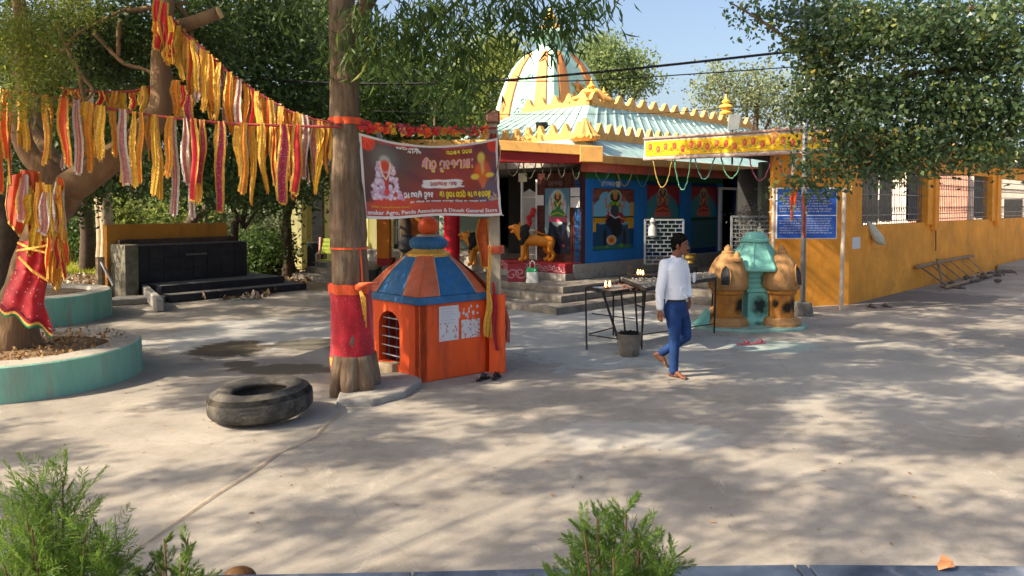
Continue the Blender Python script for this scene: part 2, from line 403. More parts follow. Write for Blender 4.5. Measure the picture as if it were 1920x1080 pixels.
# ================================================================== materials in use
WHITE = mat('white_paint', (.72, .72, .70), .6, .08, 6, .05)
ORANGE_WALL = mat('orange_plaster', (.72, .30, .038), .88, .2, 1.3, .25, dirt=((.36, .17, .05), .24, 1.5))
YEL_TRIM = mat('ochre_paint', (.68, .37, .11), .7, .12, 3, .15, dirt=((.33, .2, .09), .3, 5))
MINT = mat('mint_paint', (.44, .60, .52), .65, .10, 3, .1, dirt=((.40, .46, .40), .3, 5), streak=True)
MINT_D = mat('dome_mint_paint', (.42, .63, .54), .6, .06, 3, .1, dirt=((.40, .52, .46), .15, 5), streak=True)
DOME_OR = mat('dome_orange_paint', (.68, .25, .08), .6, .08, 3, .08)
ROOF_TEAL = mat('roof_teal_paint', (.30, .46, .45), .6, .2, 2.5, .15, dirt=((.62, .66, .62), .35, 4), streak=True)
BLUE_WALL = mat('blue_wall_paint', (.010, .15, .46), .55, .15, 2.5, .08, dirt=((.03, .08, .16), .15, 4), streak=True)
GREEN_BAND = mat('green_band_paint', (.02, .14, .05), .6, .2)
CORAL = mat('coral_beam_paint', (.55, .13, .09), .6, .15, 4, .08)
MAROON = mat('maroon_beam_paint', (.30, .02, .02), .55, .2, 3, .05)
BROWN_TILE = mat('brown_wall_tile', (.075, .022, .020), .35, .35, 14, .05)
CONC = mat('grey_concrete', (.33, .31, .28), .9, .22, 3, .3, dirt=((.13, .11, .09), .4, 3))
CONC_D = mat('dark_concrete', (.16, .15, .135), .9, .25, 4, .3, dirt=((.06, .05, .045), .4, 4))
DARK = mat('interior_shade', (.03, .03, .032), .8, .2)  # near-black colour puts the shade of rooms and windows into the surface
INT_BLUE = mat('shaded_blue_wall', (.01, .05, .18), .7, .2)  # darker copy of the wall blue, with the porch shade put in
PALE_YEL = mat('pale_yellow_wall', (.55, .52, .25), .85, .15, 1.6, .15, dirt=((.2, .2, .12), .35, 2), streak=True)
TEAL_PL = mat('teal_planter_paint', (.20, .44, .34), .8, .2, 3, .35, dirt=((.30, .27, .20), .42, 3.5), streak=True)
BLACK = mat('black_paint', (.012, .013, .016), .55, .4, 5, .1, dirt=((.05, .05, .05), .2, 6))
IRON = mat('black_iron', (.02, .018, .017), .6, .4, 12, .2, dirt=((.09, .05, .03), .3, 10))
STEEL = mat('galvanised_steel', (.34, .35, .36), .45, .12, 8, .05, metal=.5)
GOLD = mat('gold_tinsel', (.74, .40, .06), .32, .35, 60, .8, 90, metal=.35, spec=.6)
SILVER = mat('silver_tinsel', (.66, .58, .50), .35, .3, 60, .8, 90, metal=.3, spec=.6)
RED_CL = mat('red_cloth', (.55, .02, .025), .8, .25, 9, .3, 60, sheen=.3)
ORANGE_CL = mat('orange_red_cloth', (.72, .09, .02), .8, .2, 9, .3, 60, sheen=.3)
PINK_CL = mat('pink_cloth', (.60, .09, .14), .8, .35, 40, .3, 60, sheen=.3)
DRED_CL = mat('maroon_cloth', (.32, .01, .02), .8, .3, 20, .3, 60, sheen=.3)
BARK = mat('brown_bark', (.13, .085, .055), .95, .5, 9, 1.0, 26, dirt=((.24, .19, .135), .45, 6), streak=True)
BARK_G = mat('tan_bark', (.22, .135, .072), .95, .3, 5, .9, 20, dirt=((.13, .09, .06), .35, 6), streak=True)
BARK_D = mat('dark_bark', (.07, .05, .035), .95, .3, 6, .7, 20)
PAPER = mat('pasted_paper', (.62, .62, .64), .8, .08, 10, .05)
# ================================================================== ground
def ground_material():
    m = bpy.data.materials.new('courtyard_concrete'); m.use_nodes = True; n = m.node_tree; N = n.nodes; L = n.links
    b = N['Principled BSDF']; b.inputs['Roughness'].default_value = .93; b.inputs['Specular IOR Level'].default_value = .15
    tc = N.new('ShaderNodeTexCoord'); co = tc.outputs['Object']
    def nz(sc, det=8, ro=.6, vec=None, dist=0):
        t = N.new('ShaderNodeTexNoise'); t.inputs['Scale'].default_value = sc; t.inputs['Detail'].default_value = det; t.inputs['Roughness'].default_value = ro; t.inputs['Distortion'].default_value = dist
        L.new(vec or co, t.inputs[0]); return t.outputs[0]
    def ramp(f, p0, p1, c0=(0, 0, 0), c1=(1, 1, 1)):
        r = N.new('ShaderNodeValToRGB'); r.color_ramp.elements[0].position = p0; r.color_ramp.elements[1].position = p1
        r.color_ramp.elements[0].color = c0 + (1,); r.color_ramp.elements[1].color = c1 + (1,); L.new(f, r.inputs[0]); return r.outputs[0]
    def mix(f, a, c, k=1.0):
        x = N.new('ShaderNodeMixRGB')
        if k != 1.0:
            q = N.new('ShaderNodeMath'); q.operation = 'MULTIPLY'; q.inputs[1].default_value = k; L.new(f, q.inputs[0]); f = q.outputs[0]
        L.new(f, x.inputs[0])
        for i, v in ((1, a), (2, c)):
            if isinstance(v, tuple): x.inputs[i].default_value = v + (1,)
            else: L.new(v, x.inputs[i])
        return x.outputs[0]
    c = ramp(nz(.55, 8, .7), .35, .65, (.225, .205, .18), (.37, .335, .29))
    c = mix(ramp(nz(2.3, 10, .7), .50, .72), c, (.22, .185, .145), .6)
    c = mix(ramp(nz(1.1, 10, .75, dist=.6), .57, .70), c, (.52, .46, .38), .55)
    c = mix(ramp(nz(14, 8, .75), .56, .74), c, (.18, .15, .12), .55)
    c = mix(ramp(nz(60, 4, .7), .60, .75), c, (.50, .46, .40), .4); c = mix(ramp(nz(130, 3, .7), .58, .70), c, (.13, .11, .09), .35); c = mix(ramp(nz(5.5, 12, .8, dist=1.2), .56, .66), c, (.17, .14, .11), .45); c = mix(ramp(nz(.9, 12, .8, dist=2.0), .58, .63), c, (.47, .42, .35), .5)
    # stains and patches with a place of their own
    def blob(x, y, rx, ry, rot=0, edge=.45, sc=2.2):
        mp = N.new('ShaderNodeMapping'); mp.vector_type = 'TEXTURE'; mp.inputs['Location'].default_value = (x, y, 0); mp.inputs['Rotation'].default_value = (0, 0, rot); mp.inputs['Scale'].default_value = (rx, ry, 1)
        L.new(co, mp.inputs[0]); ln = N.new('ShaderNodeVectorMath'); ln.operation = 'LENGTH'; L.new(mp.outputs[0], ln.inputs[0])
        ad = N.new('ShaderNodeMath'); ad.operation = 'MULTIPLY_ADD'; L.new(nz(sc, 8, .7), ad.inputs[0]); ad.inputs[1].default_value = 1.6; L.new(ln.outputs['Value'], ad.inputs[2])
        hf = N.new('ShaderNodeMath'); hf.operation = 'MULTIPLY'; hf.inputs[1].default_value = .5; L.new(ad.outputs[0], hf.inputs[0]); return ramp(hf.outputs[0], .74, .83, (1, 1, 1), (0, 0, 0))
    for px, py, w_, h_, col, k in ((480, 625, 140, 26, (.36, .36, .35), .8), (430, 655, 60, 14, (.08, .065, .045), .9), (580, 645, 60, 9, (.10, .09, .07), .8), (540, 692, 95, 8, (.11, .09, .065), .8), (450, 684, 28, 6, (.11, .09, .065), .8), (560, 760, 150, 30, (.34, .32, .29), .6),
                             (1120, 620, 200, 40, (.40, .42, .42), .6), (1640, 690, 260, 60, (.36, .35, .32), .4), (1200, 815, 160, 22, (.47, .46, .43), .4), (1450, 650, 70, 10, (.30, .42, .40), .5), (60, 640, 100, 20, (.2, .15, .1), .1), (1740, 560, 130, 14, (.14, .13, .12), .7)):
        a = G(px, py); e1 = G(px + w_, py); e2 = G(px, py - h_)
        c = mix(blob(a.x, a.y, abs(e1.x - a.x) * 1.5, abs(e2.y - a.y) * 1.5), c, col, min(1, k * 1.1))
    # joints and hairline cracks
    vo = N.new('ShaderNodeTexVoronoi'); vo.feature = 'DISTANCE_TO_EDGE'; vo.inputs['Scale'].default_value = .23
    wn = N.new('ShaderNodeMixRGB'); wn.blend_type = 'ADD'; wn.inputs[0].default_value = .35
    t = N.new('ShaderNodeTexNoise'); t.inputs['Scale'].default_value = 1.6; t.inputs['Detail'].default_value = 8; L.new(co, t.inputs[0]); L.new(co, wn.inputs[1]); L.new(t.outputs[1], wn.inputs[2]); L.new(wn.outputs[0], vo.inputs[0])
    c = mix(ramp(vo.outputs[0], .0, .0014, (1, 1, 1), (0, 0, 0)), c, (.17, .145, .12), .22)
    L.new(c, b.inputs['Base Color'])
    bp = N.new('ShaderNodeBump'); bp.inputs['Strength'].default_value = .7; bp.inputs['Distance'].default_value = .007
    ad = N.new('ShaderNodeMath'); ad.operation = 'ADD'; L.new(nz(3, 10, .65), ad.inputs[0]); L.new(nz(95, 6, .75), ad.inputs[1]); L.new(ad.outputs[0], bp.inputs['Height']); L.new(bp.outputs[0], b.inputs['Normal'])
    return m
EARTH = mat('leafy_earth', (.22, .16, .10), .95, .35, 1.2, .6, 10, dirt=((.32, .26, .17), .5, 3))
struct('earth_ground', MB().add([(-300, -60, -.02), (300, -60, -.02), (300, 500, -.02), (-300, 500, -.02)], [(0, 1, 2, 3)]), EARTH)
# slightly uneven concrete sheet of the courtyard
rows = []
for j in range(90):
    y = -4 + 30 * j / 89; r = []
    for i in range(130):
        x = -18 + 50 * i / 129
        lim = 18.4 + .35 * noise.noise(Vector((x * .6, 3, 0))) if x < -1.5 else 30
        yy = min(y, lim)
        r.append(Vector((x, yy, .010 * noise.noise(Vector((x * .35, yy * .35, 1))) if y > 3.5 else 0)))
    rows.append(r)
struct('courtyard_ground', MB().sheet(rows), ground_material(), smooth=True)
# raised seam between two pours of concrete
m = MB(); ps = [G(*p, .004) for p in ((640, 775), (612, 795), (590, 820), (555, 836), (520, 850), (480, 880), (400, 930), (300, 1000), (230, 1045))]
rr = []
for i, p in enumerate(ps):
    w_ = .02; rr.append([p + Vector((-.03, -w_, -.004)), p + Vector((-.01, -.014, .007)), p + Vector((.01, .016, .006)), p + Vector((.03, w_, -.004))])
m.sheet(rr); struct('concrete_seam', m, mat('seam_mortar', (.33, .27, .205), .9, .2, 6, .3), smooth=True)
# lit grass and litter beyond the planters
def grass(name, x0, x1, y0, y1, n, hgt, cols, seed, lab):
    rs = np.random.RandomState(seed); k = n; p = np.stack([rs.uniform(x0, x1, k), rs.uniform(y0, y1, k), np.zeros(k) - .02], 1)
    d = rs.normal(size=(k, 3)) * .35 + np.array([0, 0, 1]); V, Fq = leaves(p, hgt, .12, 0, rs, d * 2)
    o = npmesh(None, name, V, Fq, leafmat(name + '_blade', cols, .4), rs.rand(k)); o['kind'] = 'stuff'; o['label'] = lab
grass('grass', -19, -9.5, 22, 31, 26000, .22, [(0, (.16, .22, .02)), (1, (.42, .42, .05))], 3, 'bright yellow green grass in the sun beyond the planters')
rs = np.random.RandomState(5); k = 5200
p = np.stack([rs.uniform(-13, -5.6, k), rs.uniform(16.5, 23, k), rs.uniform(-.01, .05, k)], 1); V, Fq = leaves(p, .13, .6, 0, rs)
o = npmesh(None, 'leaf_litter', V, Fq, leafmat('dry_leaf', [(0, (.10, .06, .03)), (.6, (.26, .18, .10)), (1, (.42, .36, .28))], .1), rs.rand(k)); tag(o, 'dry leaves and rubble on the earth behind the planters', None, None, 'stuff')
m = MB(); rs = random.Random(9)
for i in range(60):
    p = G(rs.choice([rs.uniform(130, 260), rs.uniform(520, 640)]), rs.uniform(478, 505)); r = rs.uniform(.05, .16)
    m.ball(p + Vector((0, 0, r * .3)), (r * rs.uniform(.8, 1.5), r, r * .6), 6, 4)
tag(part(None, 'rubble', m, CONC), 'pale stones and rubble scattered along the edge of the courtyard', None, None, 'stuff')
# ================================================================== temple
tm = thing('temple', T(4, 2.5, 0), 'colourful temple with striped dome, mint green hipped roofs and blue painted front wall', 'temple')
# floor levels and stone steps
steps = thing('stone_steps', T(-1, -.5, 0), 'worn grey concrete steps climbing to the temple porch', 'steps')
def level(s0, t0, s1, z0, z1):
    m = MB(); a = T(s0, t0, 0); pts = [a, T(s1, t0, 0), T(s1, -4.0, 0), T(5.1, -4.0, 0), T(5.1, -1.2, 0), T(9, -1.2, 0), T(9, 9, 0), T(s0, 9, 0)]
    m.prism([(p.x, p.y) for p in pts], z0, z1); return m
for k, (s0, t0, s1) in enumerate(((-2.49, -1.47, .75), (-1.90, -1.07, 1.1), (-1.57, -.83, 1.45))):
    part(steps, 'step', level(s0, t0, s1, .14 * k - (.03 if k == 0 else 0), .14 * (k + 1)), mat('step_concrete', (.21, .19, .165), .9, .25, 2.5, .4, dirt=((.09, .075, .06), .45, 3)), bevel=.012)
part(tm, 'plinth', MB().tbox(-.3, 9, -.04, 9, .42, .765), CONC, bevel=.015)
part(tm, 'ledge', MB().tbox(-.6, .75, -.06, -.02, .42, .57), CONC, bevel=.01)
part(tm, 'plinth', MB().tbox(-.62, -.3, -.06, 2.2, .42, .57), CONC, bevel=.01)
PAT = (.30, .03, .05)
def curl_band(root, a, b, z0, z1, n_out, seed, rows=1):
    """maroon band with raised pale curls"""
    rs = random.Random(seed); a = Vector(a); b = Vector(b); d = b - a; L = d.length; cv = Canvas(int(L * 95), int((z1 - z0) * 120) + 8, PAT); asp = (z1 - z0) / L
    k = int(L / .13)
    for i in range(k):
        cx = (i + .5) / k; cy = .5 + rs.uniform(-.12, .12); sg = rs.choice([-1, 1]); pts = []
        for q in range(14):
            an = q * .6 * sg + rs.uniform(0, .3); r = .48 * (1 - q / 15); pts.append((cx + math.cos(an) * r * asp * .9, cy + math.sin(an) * r * .8))
        cv.line(pts, .012 * .75 / L * 1.6, (.50, .28, .30), asp)
    painted(root, 'patterned_band', cv, lambda u, v: a + d * u + Vector((0, 0, z1 - (z1 - z0) * v)) + Vector(n_out) * .006, vcmat('glossy_print', .35))
bx = thing('statue_plinth', T(-.35, .8, .57), 'maroon plinth with pale curl pattern under the black maned lion', 'plinth')
part(bx, 'block', MB().tbox(-.55, -.02, .0, 2.1, .57, .79), MAROON, bevel=.006)
curl_band(bx, T(-.552, 2.1, 0), T(-.552, 0, 0), .575, .785, (-A_), 1)
b0 = P(952, 500, 16.45); b1 = P(984, 500, 16.35)
sp_ = thing('stair_block', (b0.x, b0.y, .42), 'small maroon block with pale curls at the left end of the top step', 'block')
part(sp_, 'block', MB().box(b0.x, b1.x, 16.4, 17.2, .42, .80), MAROON, bevel=.006)
curl_band(sp_, (b0.x, 16.395, 0), (b1.x, 16.395, 0), .43, .79, (0, -1, 0), 2)
# walls
def wall_t(s0, s1, z0, z1, m_, th=.2, t=0, name='wall'): return part(tm, name, MB().tbox(s0, s1, t, t + th, z0, z1), m_, bevel=.006)
sm0, sm1 = TS(1112), TS(1194)
wall_t(0, sm0, .765, 2.72, BLUE_WALL); wall_t(sm1, 2.52, .765, 2.72, BLUE_WALL)
wall_t(sm0, sm1, .765, 1.04, BLUE_WALL); wall_t(sm0, sm1, 2.50, 2.72, BLUE_WALL)
wall_t(0, 6.3, 2.72, 2.86, GREEN_BAND, name='painted_band')
sp1, sp2 = TS(1213), TS(1280)
wall_t(2.52, sp1, .765, 2.72, BLUE_WALL); wall_t(sp2, 4.62, .765, 2.72, BLUE_WALL, t=-.004)
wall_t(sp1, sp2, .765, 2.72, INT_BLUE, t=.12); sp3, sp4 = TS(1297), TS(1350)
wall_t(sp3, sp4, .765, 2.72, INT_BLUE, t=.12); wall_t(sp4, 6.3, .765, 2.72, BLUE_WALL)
for px in (1350, 1383): part(tm, 'door_frame', MB().tbox(TS(px) - .05, TS(px) + .05, -.03, .03, .8, 2.62), WHITE)
part(tm, 'door_frame', MB().tbox(TS(1350), TS(1383), -.03, .03, 2.55, 2.62), WHITE)
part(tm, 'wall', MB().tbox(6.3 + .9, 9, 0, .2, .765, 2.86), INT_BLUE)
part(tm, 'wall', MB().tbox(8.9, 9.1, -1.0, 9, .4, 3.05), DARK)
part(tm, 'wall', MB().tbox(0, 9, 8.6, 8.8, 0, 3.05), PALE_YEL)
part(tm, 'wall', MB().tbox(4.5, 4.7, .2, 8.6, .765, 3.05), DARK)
# left face: brown tiled wall then the dark hall behind the gate
tw = 1.36
part(tm, 'wall', MB().tbox(-.0, .12, .2, tw, .765, 2.86), BROWN_TILE)
part(tm, 'wall', MB().tbox(.0, .12, -.012, .2, .765, 2.86), BROWN_TILE)
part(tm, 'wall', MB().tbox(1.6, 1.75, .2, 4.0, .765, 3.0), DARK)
# grout lines of the brown tiles are recessed joints
m = MB()
for i in range(6): m.tbox(-.012, -.002, tw * i / 5 - .006, tw * i / 5 + .006, .765, 2.86)
for z in np.arange(.765, 2.86, .3): m.tbox(-.012, -.002, 0, tw, z, z + .01)
tag(part(tm, 'tile_joints', m, mat('tile_grout', (.035, .012, .012), .9)), kind='stuff')
# ---- murals (flat paintings in recessed or framed panels)
def deity(cv, cx, top, s, blouse, skirt, seed=0, lotus=None):
    """generic seated woman with a crown: skin tones, folded legs, four arms"""
    sk = (.45, .20, .09); gd = (.65, .38, .05); a = cv.h / cv.w
    S = lambda x, y: (cx + x * s, top + y * s / a)
    cv.ell(*S(0, .14), .20 * s, .20 * s / a, (.42, .50, .48)); cv.ell(*S(0, .15), .155 * s, .155 * s / a, (.10, .09, .11))
    cv.ell(*S(0, .16), .11 * s, .19 * s / a, (.01, .008, .01))
    cv.poly([S(-.08, .10), S(-.05, -.02), S(0, -.08), S(.05, -.02), S(.08, .10)], gd)
    cv.ell(*S(0, .15), .068 * s, .085 * s / a, sk)
    for sx in (-1, 1):
        cv.line([S(.13 * sx, .33), S(.26 * sx, .45), S(.27 * sx, .25)], .028 * s, sk, a); cv.ell(*S(.27 * sx, .21), .035 * s, .05 * s / a, sk)
        cv.line([S(.13 * sx, .33), S(.22 * sx, .56), S(.12 * sx, .66)], .03 * s, sk, a)
    cv.poly([S(-.15, .28), S(.15, .28), S(.12, .52), S(.14, .62), S(-.14, .62), S(-.12, .52)], blouse)
    cv.line([S(-.09, .26), S(0, .48), S(.09, .26)], .014 * s, gd, a); cv.ell(*S(0, .42), .03 * s, .05 * s / a, (.7, .55, .5))
    cv.poly([S(-.2, .6), S(.2, .6), S(.33, .78), S(.26, .9), S(-.26, .9), S(-.33, .78)], skirt)
    cv.line([S(-.3, .80), S(0, .70), S(.3, .80)], .018 * s, gd, a); cv.line([S(.12, .3), S(-.13, .60)], .02 * s, gd, a)
    if lotus:
        for i in range(7): cv.ell(*S(-.3 + .1 * i, .95), .07 * s, .10 * s / a, tuple(c * (1 - .12 * (i % 2)) for c in lotus), 0)
# brown wall panel
p0, p1 = TT(1069), TT(1023)
cv = Canvas(66, 150, (.008, .012, .03)); cv.rect(0, 0, 1, .42, (.08, .22, .34)); cv.ell(.5, .30, .36, .28, (.42, .52, .56)); cv.ell(.05, .5, .12, .25, (.2, .32, .4)); cv.ell(.97, .5, .08, .25, (.3, .35, .36))
deity(cv, .52, .07, .98, (.02, .16, .05), (.02, .20, .05), lotus=(.50, .08, .16))
cv.ell(.3, .93, .09, .02, (.03, .05, .06)); cv.ell(.75, .88, .06, .025, (.3, .04, .06))
painted(tm, 'mural', cv, lambda u, v: T(-.02, p1 + (p0 - p1) * u, 2.50 - (2.50 - .98) * v), vcmat('glossy_print', .35))
for px0, px1, y0, y1 in ((1007, 1021, 366, 385), (1071, 1088, 352, 368), (1071, 1088, 370, 389)):
    a, b = TT(px0), TT(px1); Yd = T(0, (a + b) / 2, 0).y; z0 = P(960, y1, Yd).z; z1 = P(960, y0, Yd).z
    part(tm, 'notice', MB().tbox(-.030, -.022, b, a, z0, z1), PAPER)
# blue wall panel, set back in the wall
cv = Canvas(110, 150, (.012, .06, .14)); cv.rect(0, 0, 1, .36, (.17, .05, .035))
for i in range(40): cv.line([(rnd.random(), rnd.random() * .2), (rnd.random(), rnd.random() * .2)], .01, (.26, .10, .06), 1.4)
cv.ell(.26, .38, .20, .20, (.16, .42, .60)); cv.ell(.78, .40, .20, .20, (.16, .42, .60)); cv.ell(.35, .2, .15, .15, (.16, .42, .60)); cv.ell(.5, .34, .3, .2, (.18, .42, .56))
cv.rect(0, .22, .09, .64, (.62, .32, .02)); cv.rect(.91, .22, 1, .62, (.62, .32, .02)); cv.rect(0, .45, 1, .48, (.02, .05, .02)); cv.rect(0, .48, 1, .56, (.62, .32, .02))
for i in range(16): cv.rect(.1 + i * .055, .49, .118 + i * .055, .55, (.45, .12, .02))
cv.rect(0, .56, .13, .70, (.66, .36, .02)); cv.rect(.87, .55, 1, .66, (.62, .32, .02)); cv.rect(0, .93, 1, 1, (.03, .16, .10))
deity(cv, .56, .05, .78, (.05, .30, .03), (.30, .03, .05)); cv.ell(.52, .55, .17, .12, (.02, .018, .03)); cv.ell(.55, .36, .09, .10, (.06, .05, .07)); cv.ell(.60, .66, .13, .14, (.012, .012, .02)); cv.ell(.33, .80, .035, .15, (.012, .012, .02)); cv.ell(.78, .8, .035, .14, (.012, .012, .02)); cv.line([(.44, .42), (.56, .48), (.66, .46)], .02, (.6, .55, .5), 1.3)
for i in range(18):
    an = i * .349; cv.ell(.48 + .085 * math.cos(an), .845 + .062 * math.sin(an), .03, .02, (.62, .50, .42))
cv.ell(.48, .845, .085, .062, (.75, .25, .03)); cv.ell(.48, .845, .04, .03, (.45, .08, .02)); cv.ell(.70, .94, .05, .03, (.06, .3, .02)); cv.ell(.38, .95, .05, .02, (.1, .3, .08))
part(tm, 'wall', MB().tbox(sm0 - .01, sm1 + .01, .10, .19, 1.0, 2.55), BLUE_WALL)
painted(tm, 'mural', cv, lambda u, v: T(sm0 + (sm1 - sm0) * u, .095, 2.50 - 1.46 * v), vcmat('glossy_print', .35))
for i, (q0, q1) in enumerate(((sp1, sp2), (sp3, sp4))):
    cv = Canvas(80, 120, (.02, .08, .14)); cv.rect(0, 0, 1, .3, (.30, .02, .03)); cv.ell(.5, .42, .48, .30, (.04, .22, .28)); cv.rect(0, .5, 1, .55, (.02, .05, .03)); cv.rect(0, .55, 1, 1, (.05, .14, .18))
    deity(cv, .52, .05, .62, (.35, .05, .03), (.42, .03, .03), lotus=(.6, .14, .12)); 
    painted(tm, 'mural', cv, lambda u, v: T(q0 + (q1 - q0) * u, .105, 2.62 - 1.7 * v), vcmat('glossy_print', .35))
def flat_text(root, vs, fs, fn, m, name='lettering', kind=None):
    o = part(root, name, MB().add([fn(x, y) for x, y in vs], fs), m)
    if kind: o['kind'] = kind
    return o
LETTER_W = mat('white_lettering', (.62, .66, .70), .7, .05, 5, 0)
vs, fs, ex = odia(['sa', 'ga', 'la', 'ma', 'pa', 'aa', 'da', 'na'], 0, 0, .13)
flat_text(tm, vs, fs, lambda x, y: T(.72 + x * .9, -.004, 2.545 + y * .9), LETTER_W)
vs, fs, ex = odia(['ba', 'na', 'ma', 'pa', 'ra'], 0, 0, .11)
flat_text(tm, vs, fs, lambda x, y: T(-.018, 1.0 - x, 2.56 + y), mat('dull_lettering', (.22, .16, .15), .7))
vs, fs, ex = odia(['pa', 'ba', 'ra', 'la'], 0, 0, .12)
flat_text(tm, vs, fs, lambda x, y: T(3.0 + x, -.006, 2.66 + y), mat('dull_lettering', (.22, .16, .15), .7))
a = TS(1157); part(tm, 'meter_box', MB().tbox(a - .05, a + .06, -.05, -.004, 2.54, 2.68), mat('cream_plastic', (.6, .58, .42), .5), bevel=.008)
# gate
gt = thing('grille_gate', T(.06, 1.8, .765), 'white folding metal gate in the dark doorway behind the lion', 'gate')
g0, g1 = TT(1004), TT(976)
for t in (g0, g1): part(gt, 'post', MB().tbox(.03, .08, t - .025, t + .025, .765, 2.72), WHITE)
m = MB()
for i in range(13): t = g0 + (g1 - g0) * (i + .5) / 13; m.bar(T(.05, t, .80), T(.05, t, 2.5 - .1 * abs(i - 6) / 6), .016)
for z in (.9, 1.5, 2.3): m.bar(T(.05, g0, z), T(.05, g1, z), .02)
tag(part(gt, 'bars', m, WHITE), kind='stuff')
cb = P(980, 333, 17.6); solo('speaker_box', MB().box(cb.x - .1, cb.x + .1, cb.y - .1, cb.y + .05, cb.z - .1, cb.z + .1), mat('cream_plastic', (.6, .58, .42), .5), 'small pale box fixed above the white gate', 'box', bevel=.01)
cl = P(994, 395, 18.0)
m = MB()
for i in range(5): m.ball(cl + Vector((rnd.uniform(-.08, .1), -.05, -.09 * i)), (.07, .04, .08), 7, 5)
part(gt, 'tied_cloth', m, RED_CL, smooth=True)
# colonnade of the left wing
def col_(px, wpx, Y, z0, z1, mt, lab=None):
    c = P(px, 400, Y); k = wpx / F * Y / 2; return part(tm, 'column', MB().box(c.x - k, c.x + k, c.y - k, c.y + k, z0, z1), mt, bevel=.015)
m = MB(); c = P(847, 400, 18.8); m.tube([(c.x, c.y, .55), (c.x, c.y, 3.05)], .2, 20); part(tm, 'column', m, mat('crimson_column_paint', (.45, .008, .02), .45, .15), auto=40)
ORC = mat('orange_column_paint', (.62, .20, .02), .6, .15, 3)
col_(720, 24, 21, .35, 3.1, ORC); col_(781, 22, 22, .35, 3.1, mat('brown_column_paint', (.35, .12, .03), .6, .2))
col_(829, 9, 21, .35, 3.1, MINT)
part(tm, 'column_base', MB().box(P(706, 0, 20.9).x, P(734, 0, 20.9).x, 20.7, 21.4, .30, .62), MAROON, bevel=.01)
part(tm, 'wall', MB().box(P(690, 0, 23).x, P(736, 0, 23).x, 23, 23.2, 0, 3.1), PALE_YEL)
part(tm, 'wall', MB().box(P(745, 0, 23).x, P(772, 0, 23).x, 23, 23.2, 0, 3.1), MINT)
part(tm, 'wall', MB().box(P(792, 0, 23.4).x, P(925, 0, 23.4).x, 23.4, 23.6, 0, 3.1), MINT)
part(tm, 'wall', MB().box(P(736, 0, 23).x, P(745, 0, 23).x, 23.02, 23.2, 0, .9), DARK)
for i in range(3): q = P(738 + i * 3.3, 0, 23.05); part(tm, 'window_bar', MB().box(q.x - .012, q.x + .012, q.y, q.y + .03, .9, 3.0), WHITE)
for z in (1.4, 2.0): part(tm, 'window_bar', MB().box(P(736, 0, 23).x, P(745, 0, 23).x, 23.04, 23.06, z, z + .03), WHITE)
part(tm, 'plinth', MB().box(P(700, 0, 20).x, P(950, 0, 20).x, 19.6, 23.4, -.02, .36), mat('teal_plinth_paint', (.10, .28, .25), .7, .2), bevel=.02)
part(tm, 'plinth', MB().box(P(676, 0, 20).x, P(712, 0, 20).x, 19.2, 20.2, -.02, .45), BLACK, bevel=.02)
# ---- flat slab edges and beams
def slab(px0, py0, px1, py1, Y0, Y1, h, m_, dep=1.2, name='beam', taper=0):
    a = P(px0, py0, Y0); b = P(px1, py1, Y1); m = MB(); u = Vector((0, dep, 0)); hh = Vector((0, 0, h))
    m.hexa([a - hh, b - hh, b - hh + u, a - hh + u, a, b, b + u, a + u]); return part(tm, name, m, m_, bevel=.012)
slab(925, 283, 1091, 286, 16.6, 16.62, .24, MAROON, .3)
slab(925, 262, 1131, 274, 16.5, 16.52, .22, YEL_TRIM, 1.0)
slab(1088, 274, 1131, 275, 16.45, 16.47, .34, YEL_TRIM, .4)
slab(676, 262, 924, 262, 19.4, 16.62, .30, YEL_TRIM, 3.6)
m = MB(); arc_pts = [P(700 + 160 * i / 16, 268 - 7 * math.sin(math.pi * i / 16), 18.6) for i in range(17)]
m.extr(arc_pts + [P(860, 285, 18.6), P(700, 285, 18.6)], (0, .3, 0)); part(tm, 'arched_fascia', m, YEL_TRIM)
slab(700, 283, 900, 283, 19.4, 16.8, .20, MAROON, .3)
part(tm, 'beam', MB().tbox(-.02, 6.4, -.22, .0, 2.86, 3.06), CORAL, bevel=.01)
part(tm, 'roof_slab', MB().tbox(.14, 9.2, -.34, .6, 3.06, 3.24), YEL_TRIM, bevel=.012)
part(tm, 'roof_slab', MB().tbox(-.1, 9.2, .35, 8.9, 3.00, 3.20), CONC)
# ---- hipped roofs
def hip(name, lo, hi, z0, z1, m_, ribs=0):
    (a0, a1, c0, c1), (d0, d1, e0, e1) = lo, hi
    L = [T(a0, c0, z0), T(a1, c0, z0), T(a1, c1, z0), T(a0, c1, z0)]; U = [T(d0, e0, z1), T(d1, e0, z1), T(d1, e1, z1), T(d0, e1, z1)]
    o = part(tm, name, MB().add(L + U, [(0, 1, 5, 4), (1, 2, 6, 5), (2, 3, 7, 6), (3, 0, 4, 7), (4, 5, 6, 7), (3, 2, 1, 0)]), m_)
    if ribs:
        for (p, q, r, s_) in ((L[0], L[1], U[0], U[1]), (L[3], L[0], U[3], U[0])):
            n = int((q - p).length / ribs); nr_ = (q - p).cross(r - p).normalized()
            if nr_.z < 0: nr_ = -nr_
            for i in range(1, n):
                f = i / n; a = p.lerp(q, f) + nr_ * .012; b = r.lerp(s_, f) + nr_ * .012
                part(tm, 'roof_rib', MB().bar(a, b, .035, .035, nr_), MINT)
hip('roof', (.05, 11, -.25, 6), (.66, 11, .52, 6), 3.24, 3.74, ROOF_TEAL)
hip('roof', (.62, 11.2, .46, 5.4), (2.05, 10.7, 1.47, 4.2), 3.84, 4.70, mat('ribbed_roof_paint', (.33, .50, .46), .6, .2, 2.2, .1, dirt=((.52, .60, .58), .3, 3), streak=True), ribs=.42)
